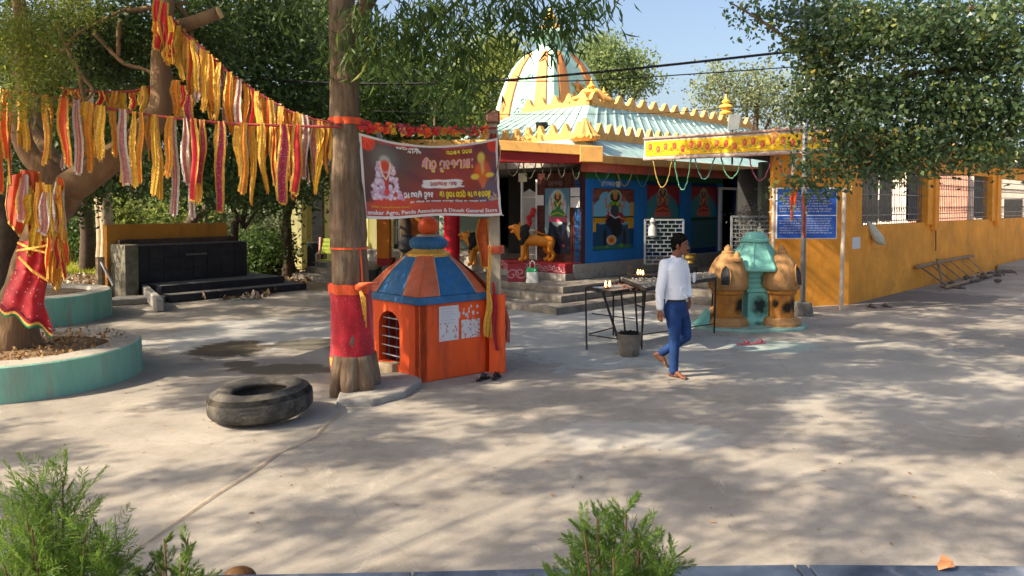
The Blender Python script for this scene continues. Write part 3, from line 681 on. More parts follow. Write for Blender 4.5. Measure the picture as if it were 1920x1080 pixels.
hip('roof', (2.3, 10.6, 1.6, 3.4), (3.4, 9.6, 2.45, 2.55), 4.74, 5.12, mat('green_top_roof', (.30, .50, .42), .6, .12, 3), ribs=.5)
def teeth(p, q, base_h, th, pitch, nrm, z):
    """a parapet band with wave shaped teeth, each tooth a part"""
    p = Vector(p); q = Vector(q); d = (q - p); L = d.length; d.normalize(); nrm = Vector(nrm)
    m = MB(); m.hexa([p + Vector((0, 0, z)), q + Vector((0, 0, z)), q + nrm * .12 + Vector((0, 0, z)), p + nrm * .12 + Vector((0, 0, z)), p + Vector((0, 0, z + base_h)), q + Vector((0, 0, z + base_h)), q + nrm * .12 + Vector((0, 0, z + base_h)), p + nrm * .12 + Vector((0, 0, z + base_h))])
    part(tm, 'parapet_band', m, YEL_TRIM)
    n = round(L / pitch); prof = [(0, 0), (.12, .03), (.25, .28), (.36, .72), (.45, .95), (.5, 1), (.55, .95), (.64, .72), (.75, .28), (.88, .03), (1, 0)]
    pts = [Vector((x * pitch, 0, y * th)) for x, y in prof]
    me = bpy.data.meshes.new('parapet_tooth'); mb = MB(); mb.extr([d * v.x + Vector((0, 0, v.z)) for v in pts] , nrm * .12)
    me.from_pydata([tuple(v) for v in mb.v], [], mb.f); me.materials.append(YEL_TRIM)
    for i in range(n):
        o = link('parapet_tooth', me, tm); o.location = p + d * (pitch * i + (L - n * pitch) / 2) + Vector((0, 0, z + base_h)) - tm.location
# lower row: right run along A, left run along B
teeth(T(.60, .42, 0), T(8.6, .42, 0), .16, .25, .42, B_, 3.68)
teeth(T(.60, 4.6, 0), T(.60, .42, 0), .16, .25, .42, A_, 3.68)
teeth(T(2.05, 1.46, 0), T(10.8, 1.46, 0), .24, .24, .55, B_, 4.60)
teeth(T(2.05, 3.9, 0), T(2.05, 1.46, 0), .24, .24, .50, A_, 4.60)
# carved corner piece on the lower row
c = T(.52, .34, 0); m = MB(); m.lathe((c.x, c.y, 0), [(.22, 3.60), (.34, 3.65), (.31, 3.72), (.24, 3.80), (.15, 3.94), (.08, 4.06), (.02, 4.16)], 20, .2, 10); part(tm, 'corner_crest', m, YEL_TRIM)
for i in range(9): a = -2.6 + i * .28; c2 = c + Vector((math.cos(a) * .32, math.sin(a) * .32, 3.69)); part(tm, 'crest_scroll', MB().ball(c2, (.07, .07, .06), 8, 6), YEL_TRIM, smooth=True)
def finial(p, s, name='finial'):
    prof = [(.26, 0), (.28, .06), (.20, .12), (.13, .18), (.22, .24), (.30, .32), (.27, .40), (.14, .46), (.10, .50), (.17, .54), (.18, .60), (.10, .66), (.05, .74), (.06, .80), (.015, .95)]
    m = MB(); m.lathe((p.x, p.y, 0), [(r * s, p.z + z * s) for r, z in prof], 20, .12, 8); return part(tm, name, m, mat('gold_ochre_paint', (.85, .46, .08), .5, .12, 5), auto=50)
f1 = P(1109, 188, 20.0); finial(f1, .62); f2 = P(1132, 190, 21.2); finial(f2, .42); f3 = P(1361, 214, 24); finial(f3, .68)
m = MB(); 
for k, sg in ((0, -1), (1, 1)):
    pts = [f1 + Vector((sg * x, -.02, z)) for x, z in ((.05, .25), (.18, .20), (.32, .05), (.48, .02), (.62, -.06))]
    m.tube(pts, [.10, .10, .09, .07, .05], 8)
part(tm, 'crest_scroll', m, YEL_TRIM, smooth=True)
# ---- dome
DC = Vector((1.21, 23.5, 0))
prof = [(1.44, 3.1), (1.43, 3.6), (1.40, 4.2), (1.32, 4.7), (1.23, 5.2), (1.15, 5.54), (1.02, 6.0), (.87, 6.36), (.71, 6.62), (.58, 6.78), (.46, 6.90)]
def dpt(face, w_, k, out=0):     # face 0: left (-A), 1: right (-B), 2,3 behind
    r, z = prof[k]; n = (-A_, -B_, A_, B_)[face]; tdir = (-B_, A_, B_, -A_)[face]
    rr = r + out; bul = 1 - .05 * w_ * w_ * 1.0
    return DC + n * rr * bul + tdir * r * w_ * .97 + Vector((0, 0, z))
for face in range(4):
    m = MB(); m.sheet([[dpt(face, -1 + 2 * i / 12, k) for i in range(13)] for k in range(len(prof))]); part(tm, 'dome_face', m, MINT_D)
    for w0, w1 in ((-.78, -.42), (.42, .78)):
        m = MB(); rws = []
        for k in range(len(prof) - 1): rws.append([dpt(face, w0, k, -.02), dpt(face, w0, k, .06), dpt(face, (w0 + w1) / 2, k, .075), dpt(face, w1, k, .06), dpt(face, w1, k, -.02)])
        m.sheet(rws); part(tm, 'dome_stripe', m, DOME_OR)
    for w0, w1 in ((-.99, -.82), (.82, .99)):
        m = MB(); m.sheet([[dpt(face, w0, k, -.03), dpt(face, w0, k, .035), dpt(face, w1, k, .045), dpt(face, w1, k, -.03)] for k in range(len(prof))]); part(tm, 'dome_edge', m, MINT_D)
def onface(face, w_, z, out):
    for k in range(len(prof) - 1):
        if prof[k][1] <= z <= prof[k + 1][1]:
            f = (z - prof[k][1]) / (prof[k + 1][1] - prof[k][1]); return dpt(face, w_, k, out).lerp(dpt(face, w_, k + 1, out), f)
m = MB()
for i in range(7):
    a = i / 7 * 6.28; m.ball(onface(1, .0 + .10 * math.cos(a), 5.62 + .10 * math.sin(a), .05), (.08, .08, .07), 8, 6)
for q in [[(-.24, 5.5), (-.18, 5.25), (0, 5.1), (.18, 5.25), (.24, 5.5)], [(-.2, 5.05), (0, 5.15), (.2, 5.05)], [(0, 5.9), (0, 5.1)], [(-.26, 5.75), (0, 5.68), (.26, 5.75)]]:
    m.tube([onface(1, x, z, .045) for x, z in q], .035, 6)
part(tm, 'dome_emblem', m, mat('rust_relief_paint', (.55, .22, .05), .6), smooth=True)
m = MB()
for bz, bw in ((5.0, -.12), (4.85, .05), (5.1, .15), (4.9, -.2), (5.25, 0), (6.0, .1)):
    m.tube([onface(0, bw + .09 * math.cos(a), bz + .09 * math.sin(a) * (1 - a / 9), .03) for a in np.arange(0, 5.2, .5)], .022, 6)
part(tm, 'relief_scrolls', m, MINT_D, smooth=True)['kind'] = 'stuff'
m = MB(); m.lathe(DC, [(.50, 6.84), (.52, 6.90), (.44, 6.95), (.42, 7.18), (.50, 7.22)], 24); part(tm, 'dome_neck', m, MINT_D, auto=40)
m = MB(); m.lathe(DC, [(.48, 7.2), (.66, 7.26), (.74, 7.36), (.66, 7.46), (.46, 7.52)], 48, .08, 24); part(tm, 'dome_ring', m, MINT_D, auto=60)
m = MB(); m.lathe(DC, [(.46, 7.52), (.36, 7.66), (.2, 7.75), (.12, 7.8)], 24); part(tm, 'dome_cap', m, YEL_TRIM, auto=60)
m = MB(); m.lathe(DC, [(.10, 7.78), (.20, 7.84), (.22, 7.93), (.12, 8.02), (.06, 8.08), (.09, 8.13), (.02, 8.28)], 20); part(tm, 'dome_finial', m, mat('gold_ochre_paint', (.85, .46, .08), .5), auto=50)
# bucket and solar plate on the roof
c = P(1016, 247, 19.2); m = MB(); m.lathe((c.x, c.y, 0), [(.13, c.z - .06), (.16, c.z + .22), (.175, c.z + .23), (.14, c.z + .2)], 16)
solo('black_bucket', m, BLACK, 'black plastic bucket standing on the lower temple roof', 'bucket', auto=40)
c = P(1376, 243, 19.5); fl = thing('roof_panel', c, 'grey flat floodlight panel standing on the ribbed temple roof', 'equipment')
part(fl, 'housing', MB().hexa([c + Vector(v) for v in ((-.16, 0, -.02), (.14, .02, 0), (.16, .12, 0), (-.14, .1, 0), (-.10, .08, .40), (.22, .10, .40), (.22, .18, .40), (-.10, .16, .40))]), mat('grey_glass', (.25, .27, .26), .3, .2), bevel=.01)
part(fl, 'bracket', MB().box(c.x - .02, c.x + .02, c.y + .1, c.y + .14, c.z - .9, c.z + .1), IRON)
# ================================================================== porch canopy with flower board
cn = thing('porch_canopy', T(2, -3, 0), 'porch canopy with a yellow board of painted red flowers', 'canopy')
q0 = P(1207, 301, 17.0); q1 = P(1561, 272, 14.45); q0.z = q1.z = 3.14; ztop = 3.60
nb = (q1 - q0).cross(Vector((0, 0, 1))).normalized()   # outward towards the camera
if nb.y > 0: nb = -nb
dq = (q1 - q0); Lq = dq.length; dn = dq.normalized()
def BQ(u, v, o=0): return q0 + dq * u + Vector((0, 0, (ztop - 3.14) * (1 - v))) + nb * o
m = MB(); m.hexa([BQ(0, 1), BQ(1, 1), BQ(1, 1, -.05), BQ(0, 1, -.05), BQ(0, 0), BQ(1, 0), BQ(1, 0, -.05), BQ(0, 0, -.05)]); part(cn, 'backing', m, mat('weathered_white', (.55, .50, .46), .7, .2, 5, .1, dirt=((.2, .15, .1), .3, 6)), bevel=.01)
cv = Canvas(760, 74, (.78, .46, .012)); cv.rect(0, 0, 1, .03, (.7, .4, .1)); asp = 74 / 760 * 1.0; asp = (ztop - 3.24) / Lq
for i in range(20):
    cx = .028 + i * .0497 + rnd.uniform(-.004, .004); cy = .42 + (.16 if i % 3 == 1 else -.04) + rnd.uniform(-.04, .04)
    gr = (.05, .10, .04)
    for sg in (-1, 1): cv.line([(cx, cy + .1), (cx + sg * .014, cy + .28), (cx + sg * .024, cy + .18)], .0014, gr, asp); cv.line([(cx, cy), (cx + sg * .02, cy - .22)], .0012, gr, asp); cv.ell(cx + sg * .017, cy + .3, .006, .05, gr, .4 * sg)
    cv.line([(cx - .012, cy + .26), (cx + .036, cy + .1)], .0013, gr, asp)
    cv.ell(cx, cy, .0125, .24, (.55, .09, .04)); cv.ell(cx - .003, cy - .03, .006, .11, (.66, .20, .08)); cv.ell(cx + .005, cy + .08, .003, .05, (.4, .04, .03))
painted(cn, 'flower_board', cv, lambda u, v: BQ(.012 + u * .976, .13 + v * .72, .012), vcmat('glossy_print', .35))
for v_, r in ((-.02, .028), (1.0, .03)): part(cn, 'rail', MB().tube([BQ(0, v_, .01), BQ(1.0, v_, .01)], r, 8), mat('rusty_rail', (.38, .26, .22), .8, .35, 9, .2))
# roof sheets behind the board, corrugated
m = MB(); nst = 70; rws = [[], []]
for i in range(nst + 1):
    u = i / nst; z = .03 if i % 2 else 0
    rws[0].append(BQ(u, 0, .02) + Vector((0, 0, z + .02))); rws[1].append(BQ(u, 0, 0) + A_ * 7.2 + Vector((0, 0, z - .30)))
m.sheet(rws); part(cn, 'roof_sheet', m, mat('old_tin_sheet', (.30, .27, .25), .6, .25, 4, .1, dirt=((.2, .1, .06), .4, 3)), solid=.02)
part(cn, 'post', MB().tube([P(1486, 330, 14.95) + Vector((0, 0, 0)), P(1497, 250, 14.9)], .035, 8), mat('weathered_white', (.5, .5, .5)))
c = P(1440, 0, 19.0); part(cn, 'column', MB().box(c.x - .14, c.x + .14, 18.9, 19.2, .42, 3.2), mat('grey_green_column', (.20, .24, .20), .8, .2), bevel=.01)
# ================================================================== side hall with orange walls
hl = thing('side_hall', (8, 18, 0), 'long side hall with orange plaster walls and grille openings', 'building')
C1 = Vector((7.13, 15.75, 0))
def W(s, o, z): return C1 + A_ * s + B_ * o + Vector((0, 0, z))      # o>0 : into the hall? (B_ points left/back)
def WS(px): r = (px - 960) / F; return (r * C1.y - C1.x) / (A_.x - r * A_.y)
N_ = -B_     # outward normal of the long wall (towards camera right)
IN = Vector((-A_.y, A_.x, 0)).normalized()  # left/back
def wbox(s0, s1, o0, o1, z0, z1):
    m = MB(); f = lambda s, o, z: C1 + A_ * s + IN * o + Vector((0, 0, z))
    return m.hexa([f(s0, o0, z0), f(s1, o0, z0), f(s1, o1, z0), f(s0, o1, z0), f(s0, o0, z1), f(s1, o0, z1), f(s1, o1, z1), f(s0, o1, z1)])
e0 = Vector((5.36, 15.32, 0))
m = MB(); m.prism([(e0.x, e0.y), (C1.x, C1.y), (C1.x + .1, C1.y + .25), (e0.x, e0.y + .22)], -.02, 3.3); part(hl, 'wall', m, ORANGE_WALL, bevel=.006)
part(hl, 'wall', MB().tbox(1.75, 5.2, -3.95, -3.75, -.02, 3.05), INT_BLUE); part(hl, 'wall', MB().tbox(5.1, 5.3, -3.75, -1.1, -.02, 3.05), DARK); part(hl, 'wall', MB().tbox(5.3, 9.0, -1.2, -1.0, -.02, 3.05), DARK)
part(hl, 'wall', wbox(0.0, 21, -.0, .22, -.02, 1.66), ORANGE_WALL, bevel=.008)
ops = [(WS(1616), WS(1735)), (WS(1757), WS(1856)), (WS(1873), WS(1948))]
prev = .0
for a, b in ops + [(19.5, 21)]:
    part(hl, 'pier', wbox(prev, a, -.06, .22, 1.6, 3.3) if prev > .1 else wbox(prev, a, -.003, .22, 1.66, 3.3), ORANGE_WALL, bevel=.008); prev = b
part(hl, 'wall', wbox(0, 21, .0, .22, 3.0, 3.4), ORANGE_WALL)
for s in (WS(1748), WS(1865)): part(hl, 'pilaster', wbox(s - .16, s + .16, -.12, -.0, 1.45, 3.4), ORANGE_WALL, bevel=.01)
GR = mat('grey_grille_paint', (.18, .17, .15), .6, .3, 9)
for j, (a, b) in enumerate(ops):
    m = MB(); n = int((b - a) / .16); f = lambda s, o, z: C1 + A_ * s + IN * o + Vector((0, 0, z))
    for i in range(n + 1): s = a + (b - a) * i / n; m.bar(f(s, .10, 1.66), f(s, .10, 3.0), .013, .013)
    for z in (1.74, 1.88, 2.35, 2.85): m.bar(f(a, .10, z), f(b, .10, z), .025, .025)
    for i in range(n):
        s = a + (b - a) * (i + .5) / n
        for z in (2.0, 2.6): m.tube([f(s + .045 * math.cos(t), .10, z + .07 * math.sin(t)) for t in np.arange(0, 5.5, .9)], .006, 4, cap=False)
    tag(part(hl, 'grille', m, GR), kind='stuff')
# back side: low wall with openings so daylight comes through
part(hl, 'wall', wbox(6.1, 23, 3.6, 3.8, -.02, 1.3), mat('inner_cream', (.45, .38, .26), .8))
for s in (8.5, 13, 17.5): part(hl, 'pier', wbox(s, s + .35, 3.6, 3.8, 1.5, 3.1), ORANGE_WALL)
part(hl, 'roof', wbox(-.3, 21, -.25, 4.0, 3.4, 3.55), CONC_D); part(hl, 'floor', wbox(.2, 21, .22, 3.6, -.01, .08), CONC)
# scalloped tiles along the hall eaves
for i in range(26): c = C1 + A_ * (-.25 + i * .3) + IN * -.3; part(hl, 'eave_tile', MB().ball((c.x, c.y, 3.56), (.16, .16, .18), 8, 6), mat('terracotta_tile', (.70, .33, .12), .7, .2), smooth=True)
for i in range(8): c = e0.lerp(C1, i / 7.5) + Vector((0, -.1, 0)); part(hl, 'eave_tile', MB().ball((c.x, c.y, 3.52), (.14, .14, .17), 8, 6), mat('terracotta_tile', (.70, .33, .12), .7, .2), smooth=True)
# sheets tied inside the first and second openings
SH = mat('grey_tarpaulin', (.25, .22, .17), .8, .25, 3, .3)
def sheetw(px0, px1, z0, z1, lab, seed, colm=SH):
    s0, s1 = WS(px0), WS(px1); f = lambda s, o, z: C1 + A_ * s + IN * o + Vector((0, 0, z)); rws = []
    for j in range(9):
        z = z1 + (z0 - z1) * j / 8; rws.append([f(s0 + (s1 - s0) * i / 24, .20 + .035 * math.sin(i * 1.3 + seed) + .02 * noise.noise(Vector((i * .5, z * 2, seed))), z + .02 * math.sin(i * .7)) for i in range(25)])
    solo('hanging_sheet', MB().sheet(rws), colm, lab, 'sheet', smooth=True)
sheetw(1618, 1663, 1.68, 3.0, 'brownish grey cloth sheet hung inside the first grille opening on the left', 1)
sheetw(1666, 1688, 1.72, 3.0, 'narrow pale grey sheet hung in the middle of the first grille opening', 3)
sheetw(1716, 1733, 1.70, 3.0, 'dark grey strip of cloth at the right end of the first grille opening', 5, mat('slate_cloth', (.12, .125, .13), .8, .2))
sheetw(1841, 1854, 1.70, 3.0, 'dark grey strip of cloth at the right end of the second grille opening', 7, mat('slate_cloth', (.12, .125, .13), .8, .2))
# pale buildings seen through the openings, in full sun
nb_ = thing('pale_building', (14, 43, 0), 'pale sunlit building seen through the grilles of the orange hall', 'building')
nu = Vector((.8, -.6, 0)); nn_ = Vector((-.6, -.8, 0)); nb0 = Vector((14, 43, 0))
def nbx(s0, s1, o0, o1, z0, z1): g_ = lambda s, o, z: nb0 + nu * s + nn_ * o + Vector((0, 0, z)); return MB().hexa([g_(s0, o1, z0), g_(s1, o1, z0), g_(s1, o0, z0), g_(s0, o0, z0), g_(s0, o1, z1), g_(s1, o1, z1), g_(s1, o0, z1), g_(s0, o0, z1)])
part(nb_, 'wall', nbx(-2, 26, -1, 0, 0, 4.6), mat('sunlit_cream_wall', (.70, .63, .56), .8, .1, 1))
part(nb_, 'wall', nbx(3.2, 4.6, 0, .4, 0, 4.0), mat('faded_pink_wall', (.58, .30, .22), .8, .2, 2))
part(nb_, 'wall', nbx(8.0, 10.5, 0, .4, 0, 3.6), mat('faded_pink_wall', (.58, .30, .22), .8, .2, 2))
for x in (1.5, 6.2, 12, 16): part(nb_, 'window', nbx(x, x + .7, 0, .06, 1.4, 2.4), DARK)
part(nb_, 'roof', nbx(-2.3, 26.3, -1.2, .3, 4.6, 4.75), CONC)
# far left service building with a dark post
sb = thing('yellow_outbuilding', (P(590, 0, 25).x, 25, 0), 'pale yellow outbuilding in deep shade left of the temple', 'building')
x0, x1 = P(546, 0, 25).x, P(690, 0, 25).x
part(sb, 'wall', MB().box(x0, x1, 25, 25.2, 0, 3.6), PALE_YEL); part(sb, 'wall', MB().box(x0, x0 + .45, 24.4, 25, 0, 3.6), PALE_YEL, bevel=.02)
part(sb, 'roof', MB().box(x0 - .3, x1 + .3, 24.2, 27, 3.6, 3.75), CONC_D); part(sb, 'pier', MB().box(P(583, 0, 24).x, P(602, 0, 24).x, 23.9, 24.2, 0, 3.6), BLACK)
part(sb, 'pier_base', MB().box(P(577, 0, 23.8).x, P(608, 0, 23.8).x, 23.4, 23.9, 0, .95), BLACK, bevel=.03)
# ================================================================== lions
LION = mat('lion_orange_paint', (.62, .22, .02), .45, .2, 6, .1); MANE = mat('lion_mane_paint', (.012, .011, .012), .6, .3, 20, .5)
def lion(loc, s, label):
    t = thing('lion_statue', loc, label, 'statue', 'painted lion statues beside the porch')
    L = lambda x, y, z: Vector(loc) + Vector((x * s, y * s, z * s))
    m = MB()
    m.chain([(L(-.22, 0, .52), .150 * s), (L(-.02, 0, .50), .135 * s), (L(.20, 0, .47), .125 * s), (L(.36, 0, .47), .135 * s)], 12)
    for y, x0, dx in ((-.09, -.27, -.03), (.09, -.20, .02)):
        m.chain([(L(x0, y, .46), .085 * s), (L(x0 - .01, y, .26), .058 * s), (L(x0 + dx, y, .08), .048 * s), (L(x0 + dx - .05, y, .045), .055 * s)], 10)
    for y, x0 in ((-.09, .40), (.09, .30)):
        m.chain([(L(x0 - .02, y, .42), .10 * s), (L(x0 - .04, y, .28), .068 * s), (L(x0 + .05, y, .17), .045 * s), (L(x0 + .01, y, .06), .045 * s), (L(x0 - .05, y, .04), .05 * s)], 10)
    m.chain([(L(-.30, 0, .60), .13 * s), (L(-.40, 0, .76), .12 * s), (L(-.46, 0, .80), .095 * s)], 12)
    m.chain([(L(-.50, 0, .82), .062 * s), (L(-.60, 0, .81), .045 * s)], 10); m.chain([(L(-.49, 0, .72), .05 * s), (L(-.565, 0, .70), .032 * s)], 10)
    for y in (-.085, .085): m.ball(L(-.36, y, .90), .032 * s, 8, 6)
    fuse(t, 'body', m, LION, .011, 3)
    m = MB()
    for i in range(90):
        a = rnd.uniform(0, 6.28); k = rnd.random(); r = .13 + .06 * k; c = L(-.29 + .12 * (1 - k) - .05 * rnd.random(), r * math.cos(a) * .95, .66 + r * math.sin(a) * 1.2 - .10 * k)
        m.ball(c, (.062 * s, .055 * s, .075 * s), 6, 5)
    m.ball(L(-.30, 0, .66), (.13 * s, .15 * s, .20 * s), 10, 8); m.ball(L(-.27, 0, .50), (.10 * s, .13 * s, .14 * s), 10, 8)
    fuse(t, 'mane', m, MANE, .014, 1)
    m = MB()
    for k, y in enumerate((-.055, .055)): part(t, 'eye', MB().ball(L(-.525, y, .855), .014 * s, 8, 6), WHITE, smooth=True)
    part(t, 'mouth', MB().ball(L(-.545, 0, .765), (.045 * s, .035 * s, .022 * s), 8, 6), mat('mouth_red', (.35, .02, .01), .5), smooth=True)
    part(t, 'nose', MB().ball(L(-.635, 0, .825), (.016 * s, .025 * s, .018 * s), 8, 6), MANE, smooth=True)
    fuse(t, 'tail', MB().chain([(L(.46, .0, .50), .03 * s), (L(.44, .10, .40), .024 * s), (L(.36, .14, .58), .022 * s), (L(.16, .1, .66), .022 * s), (L(.02, .06, .70), .04 * s)], 8), LION, .01, 2)
    return t
lp = P(1003, 489, 17.5); lp.z = .79; lion(lp, .98, 'orange lion statue with a black mane on the maroon plinth, jaws open')
l2 = P(905, 489, 18.6); l2.z = .60; lion(l2, .95, 'second lion statue, half hidden behind the red banner and concrete pillar')
# shopping bag leaning on the step
c = P(998, 528, 16.2); c.z = .42
bg_ = thing('shopping_bag', c, 'white cloth shopping bag with a green top band leaning on the porch step', 'bag')
rws = []
for j in range(8):
    z = .33 * j / 7; ww = .135 - .018 * j / 7; rws.append([c + Vector((ww * math.copysign(abs(math.cos(a)) ** .5, math.cos(a)) + .01 * noise.noise(Vector((a * 2, z * 9, 1))), .05 * math.sin(a) + .012 * noise.noise(Vector((a * 2, z * 9, 5))), z)) for a in np.arange(0, 6.28, .3)])
part(bg_, 'body', MB().sheet(rws, True), mat('bag_white', (.62, .63, .60), .8, .1, 9), smooth=True)
m = MB(); m.sheet([[p + (p - c - Vector((0, 0, p.z - c.z))) * .04 for p in rws[5]], [p + (p - c - Vector((0, 0, p.z - c.z))) * .05 for p in rws[7]]], True); part(bg_, 'band', m, mat('bag_green', (.02, .30, .12), .7), smooth=True)
for y in (-.05, .04): part(bg_, 'handle', MB().tube([c + Vector((-.05, y, .32)), c + Vector((-.05, y, .44)), c + Vector((.0, y, .48)), c + Vector((.05, y, .44)), c + Vector((.05, y, .32))], .010, 6), mat('bag_white', (.6, .6, .6)), smooth=True)
part(bg_, 'contents', MB().ball(c + Vector((0, 0, .36)), (.07, .03, .07), 8, 6), DRED_CL, smooth=True)
# brass pot
c = P(1294, 492, 17.0); m = MB(); m.lathe((c.x, c.y, 0), [(.05, .765), (.09, .79), (.085, .84), (.13, .90), (.125, .94), (.10, .96), (.13, 1.0)], 20)
solo('brass_pot', m, mat('brass', (.45, .32, .08), .35, .2, 8, metal=.7), 'brass water pot standing on the porch floor behind the man', 'pot', auto=40)
# dark round pot behind the orange shrine
c = P(764, 462, 13.5); pt = MB(); pt.lathe((c.x, c.y, 0), [(.09, c.z - .12), (.17, c.z - .04), (.17, c.z + .08), (.09, c.z + .17), (.10, c.z + .21)], 18)
st = thing('clay_pot_stand', (c.x, c.y, 0), 'dark round pot on a thin black stand behind the orange shrine finial', 'pot')
part(st, 'pot', pt, BLACK, auto=40)
for dx, dy in ((-.1, -.1), (.1, -.1), (0, .12)): part(st, 'leg', MB().bar((c.x + dx * 1.6, c.y + dy * 1.6, 0), (c.x + dx * .6, c.y + dy * .6, c.z - .1), .025), IRON)
# ================================================================== wrought screens on the porch
def screen(px0, px1, y0, y1, Y, label):
    a = P(px0, y1, Y); b = P(px1, y0, Y); zb = .765; t = thing('metal_screen', ((a.x + b.x) / 2, Y, zb), label, 'screen', 'openwork screens at the porch')
    z1 = b.z; GM = mat('screen_grey_paint', (.24, .26, .28), .6, .15, 9)
    for x in (a.x, b.x): part(t, 'post', MB().box(x - .02, x + .02, Y - .02, Y + .02, zb, z1 + .02), GM)
    m = MB(); n = int((z1 - zb) / .085)
    for j in range(n + 1):
        z = zb + (z1 - zb) * j / n; m.box(a.x, b.x, Y - .012, Y + .012, z - .009, z + .009)
        k = int((b.x - a.x) / .17)
        if j < n:
            for i in range(k + 1):
                x = a.x + (b.x - a.x) * (i + (.5 if j % 2 else 0)) / k
                if x < b.x: m.box(x - .008, x + .008, Y - .009, Y + .009, z + .011, z + (z1 - zb) / n - .011)
    tag(part(t, 'lattice', m, GM), kind='stuff'); part(t, 'rail', MB().box(a.x, b.x, Y - .02, Y + .02, z1 - .01, z1 + .03), GM); return t
screen(1209, 1281, 413, 492, 17.0, 'left white brick pattern lattice screen beside the blue mural wall')
screen(1371, 1446, 407, 500, 16.6, 'right white lattice screen with a dry bush behind, next to the orange hall')
c = P(1222, 425, 17.1); m = MB(); m.lathe((c.x, c.y - .1, 0), [(.05, c.z - .25), (.10, c.z - .2), (.09, c.z - .02), (.04, c.z + .05), (.07, c.z + .12), (.03, c.z + .2)], 14)
solo('hanging_pot', m, mat('aged_white', (.4, .42, .42), .6, .3), 'small white lantern on the left lattice screen', 'lantern', auto=40)
# ================================================================== tinsel garlands
def garland(px0, px1, ytop, ylow, Y0, Y1, col, label):
    a = P(px0, ytop, Y0); b = P(px1, ytop, Y1); zl = P(px0, ylow, (Y0 + Y1) / 2).z; pts = []; rs = random.Random(int(px0)); zt = (a.z + b.z) / 2 + .03
    for i in range(25):
        u = i / 24; q = a.lerp(b, u); q.z = zl + (zt - zl) * abs(2 * u - 1) ** 2.1 + rs.uniform(-.012, .012); pts.append(q + Vector((rs.uniform(-.01, .01), 0, 0)))
    rad = [.010 + .009 * rs.random() for _ in pts]; m = MB(); m.tube(pts, rad, 5)
    solo('tinsel_garland', m, mat('tinsel_' + col[0], col[1], .35, .3, 30, .5, 60, metal=.3), label, 'garland', 'tinsel garlands looped under the porch eaves', smooth=True)
Yc = lambda px: 17.0 + (14.45 - 17.0) * (px - 1207) / (1561 - 1207) - .02
cg = {'y': ('yellow', (.36, .28, .07)), 'g': ('green', (.09, .25, .15)), 't': ('teal', (.06, .17, .16)), 'p': ('pink', (.26, .08, .13)), 'k': ('dull', (.07, .06, .04))}
for px0, px1, yl, c_, lab in ((1224, 1261, 351, 'y', 'yellow garland loop hanging nearest the left end of the flower board'), (1264, 1297, 356, 'g', 'long green garland loop, next right of the yellow loop under the board'), (1302, 1341, 336, 't', 'short dim teal garland loop under the middle of the flower board'),
                              (1350, 1394, 334, 'g', 'bright mint green garland loop right of the dim teal loop'), (1402, 1451, 339, 'p', 'pink garland loop under the flower board right of the mint loop'), (1457, 1489, 332, 'p', 'pink garland loop ending at the grey porch post')):
    garland(px0, px1, 300 - (px0 - 1207) * .083, yl, Yc(px0), Yc(px1), cg[c_], lab)
for px0, px1, yt, yl, c_, lab in ((1188, 1221, 305, 350, 'g', 'yellow green garland loop on the blue wall beside the canopy corner'), (1156, 1186, 322, 348, 'y', 'garland loop over the blue wall, beside the small white meter box'), (1115, 1143, 322, 340, 'g', 'thin garland loop near the left edge of the blue wall')):
    Y_ = T(TS((px0 + px1) / 2, -.25), -.25, 0).y; garland(px0, px1, yt, yl, Y_ - .1, Y_ + .1, cg[c_], lab)
for px0, px1, yl, lab in ((947, 976, 330, 'dull garland loop above the pale box by the gate'), (980, 1006, 335, 'dull garland loop above the white gate'), (1014, 1036, 337, 'dull garland loop over the brown tiled wall beside the gate'), (1045, 1062, 333, 'narrow dull garland loop above the green goddess mural'), (1071, 1090, 336, 'dull garland loop at the brown wall corner')):
    garland(px0, px1, 305, yl, 16.7, 16.7, cg['k'], lab)
# ================================================================== blue notice board on two posts
sg = thing('notice_board', (P(1512, 0, 14.9).x, 14.9, 0), 'blue information board with rows of white writing between two pale posts', 'board')
YB = 14.85; a = P(1458, 354, YB); b = P(1567, 446, YB)
for px, w_ in ((1448, .07), (1577, .085)):
    c0 = P(px, 575, YB + .05); m = MB(); m.tube([(c0.x - .0, YB + .05, 0), (c0.x + (.03 if px > 1500 else 0), YB + .05, P(px, 352, YB).z)], w_ / 2, 10); part(sg, 'post', m, mat('cream_post_paint', (.50, .42, .34), .6, .2, 5))
for y in (374, 398, 437):
    z = P(0, y, YB).z; part(sg, 'bracket', MB().box(P(1448, 0, YB).x, a.x, YB + .03, YB + .05, z - .012, z + .012), WHITE); part(sg, 'bracket', MB().box(b.x, P(1577, 0, YB).x, YB + .03, YB + .05, z - .012, z + .012), WHITE)
part(sg, 'frame', MB().box(a.x - .02, b.x + .02, YB, YB + .03, b.z - .02, a.z + .02), mat('frame_white', (.62, .64, .68), .4), bevel=.004)
part(sg, 'panel', MB().box(a.x, b.x, YB - .006, YB + .002, b.z, a.z), mat('sign_blue', (.02, .09, .42), .35, .12, 2))
zm = P(0, 404, YB).z; part(sg, 'stripe', MB().box(a.x, b.x, YB - .009, YB - .006, zm - .008, zm + .008), WHITE)
rs = random.Random(3); keys = ['ma', 'aa', 'ba', 'la', 'pa', 'ra', 'sa', 'ga', 'na', 'tha', 'da', 'tta', 'i', 'u']
m = MB()
def signline(z, x0, x1, h):
    x = x0
    while x < x1 - .08:
        word = [rs.choice(keys[:12]) if rs.random() < .8 else 'aa' for _ in range(rs.randint(2, 6))]; vs, fs, ex = odia(word, x, z, h, wd=.20)
        if ex > x1: break
        m.add([(vx, YB - .0095, vy) for vx, vy in vs], fs); x = ex + h * .5
for k in range(8): signline(a.z - .10 - k * .052, a.x + (.10 if k in (0, 4) else .04), b.x - .05, .030)
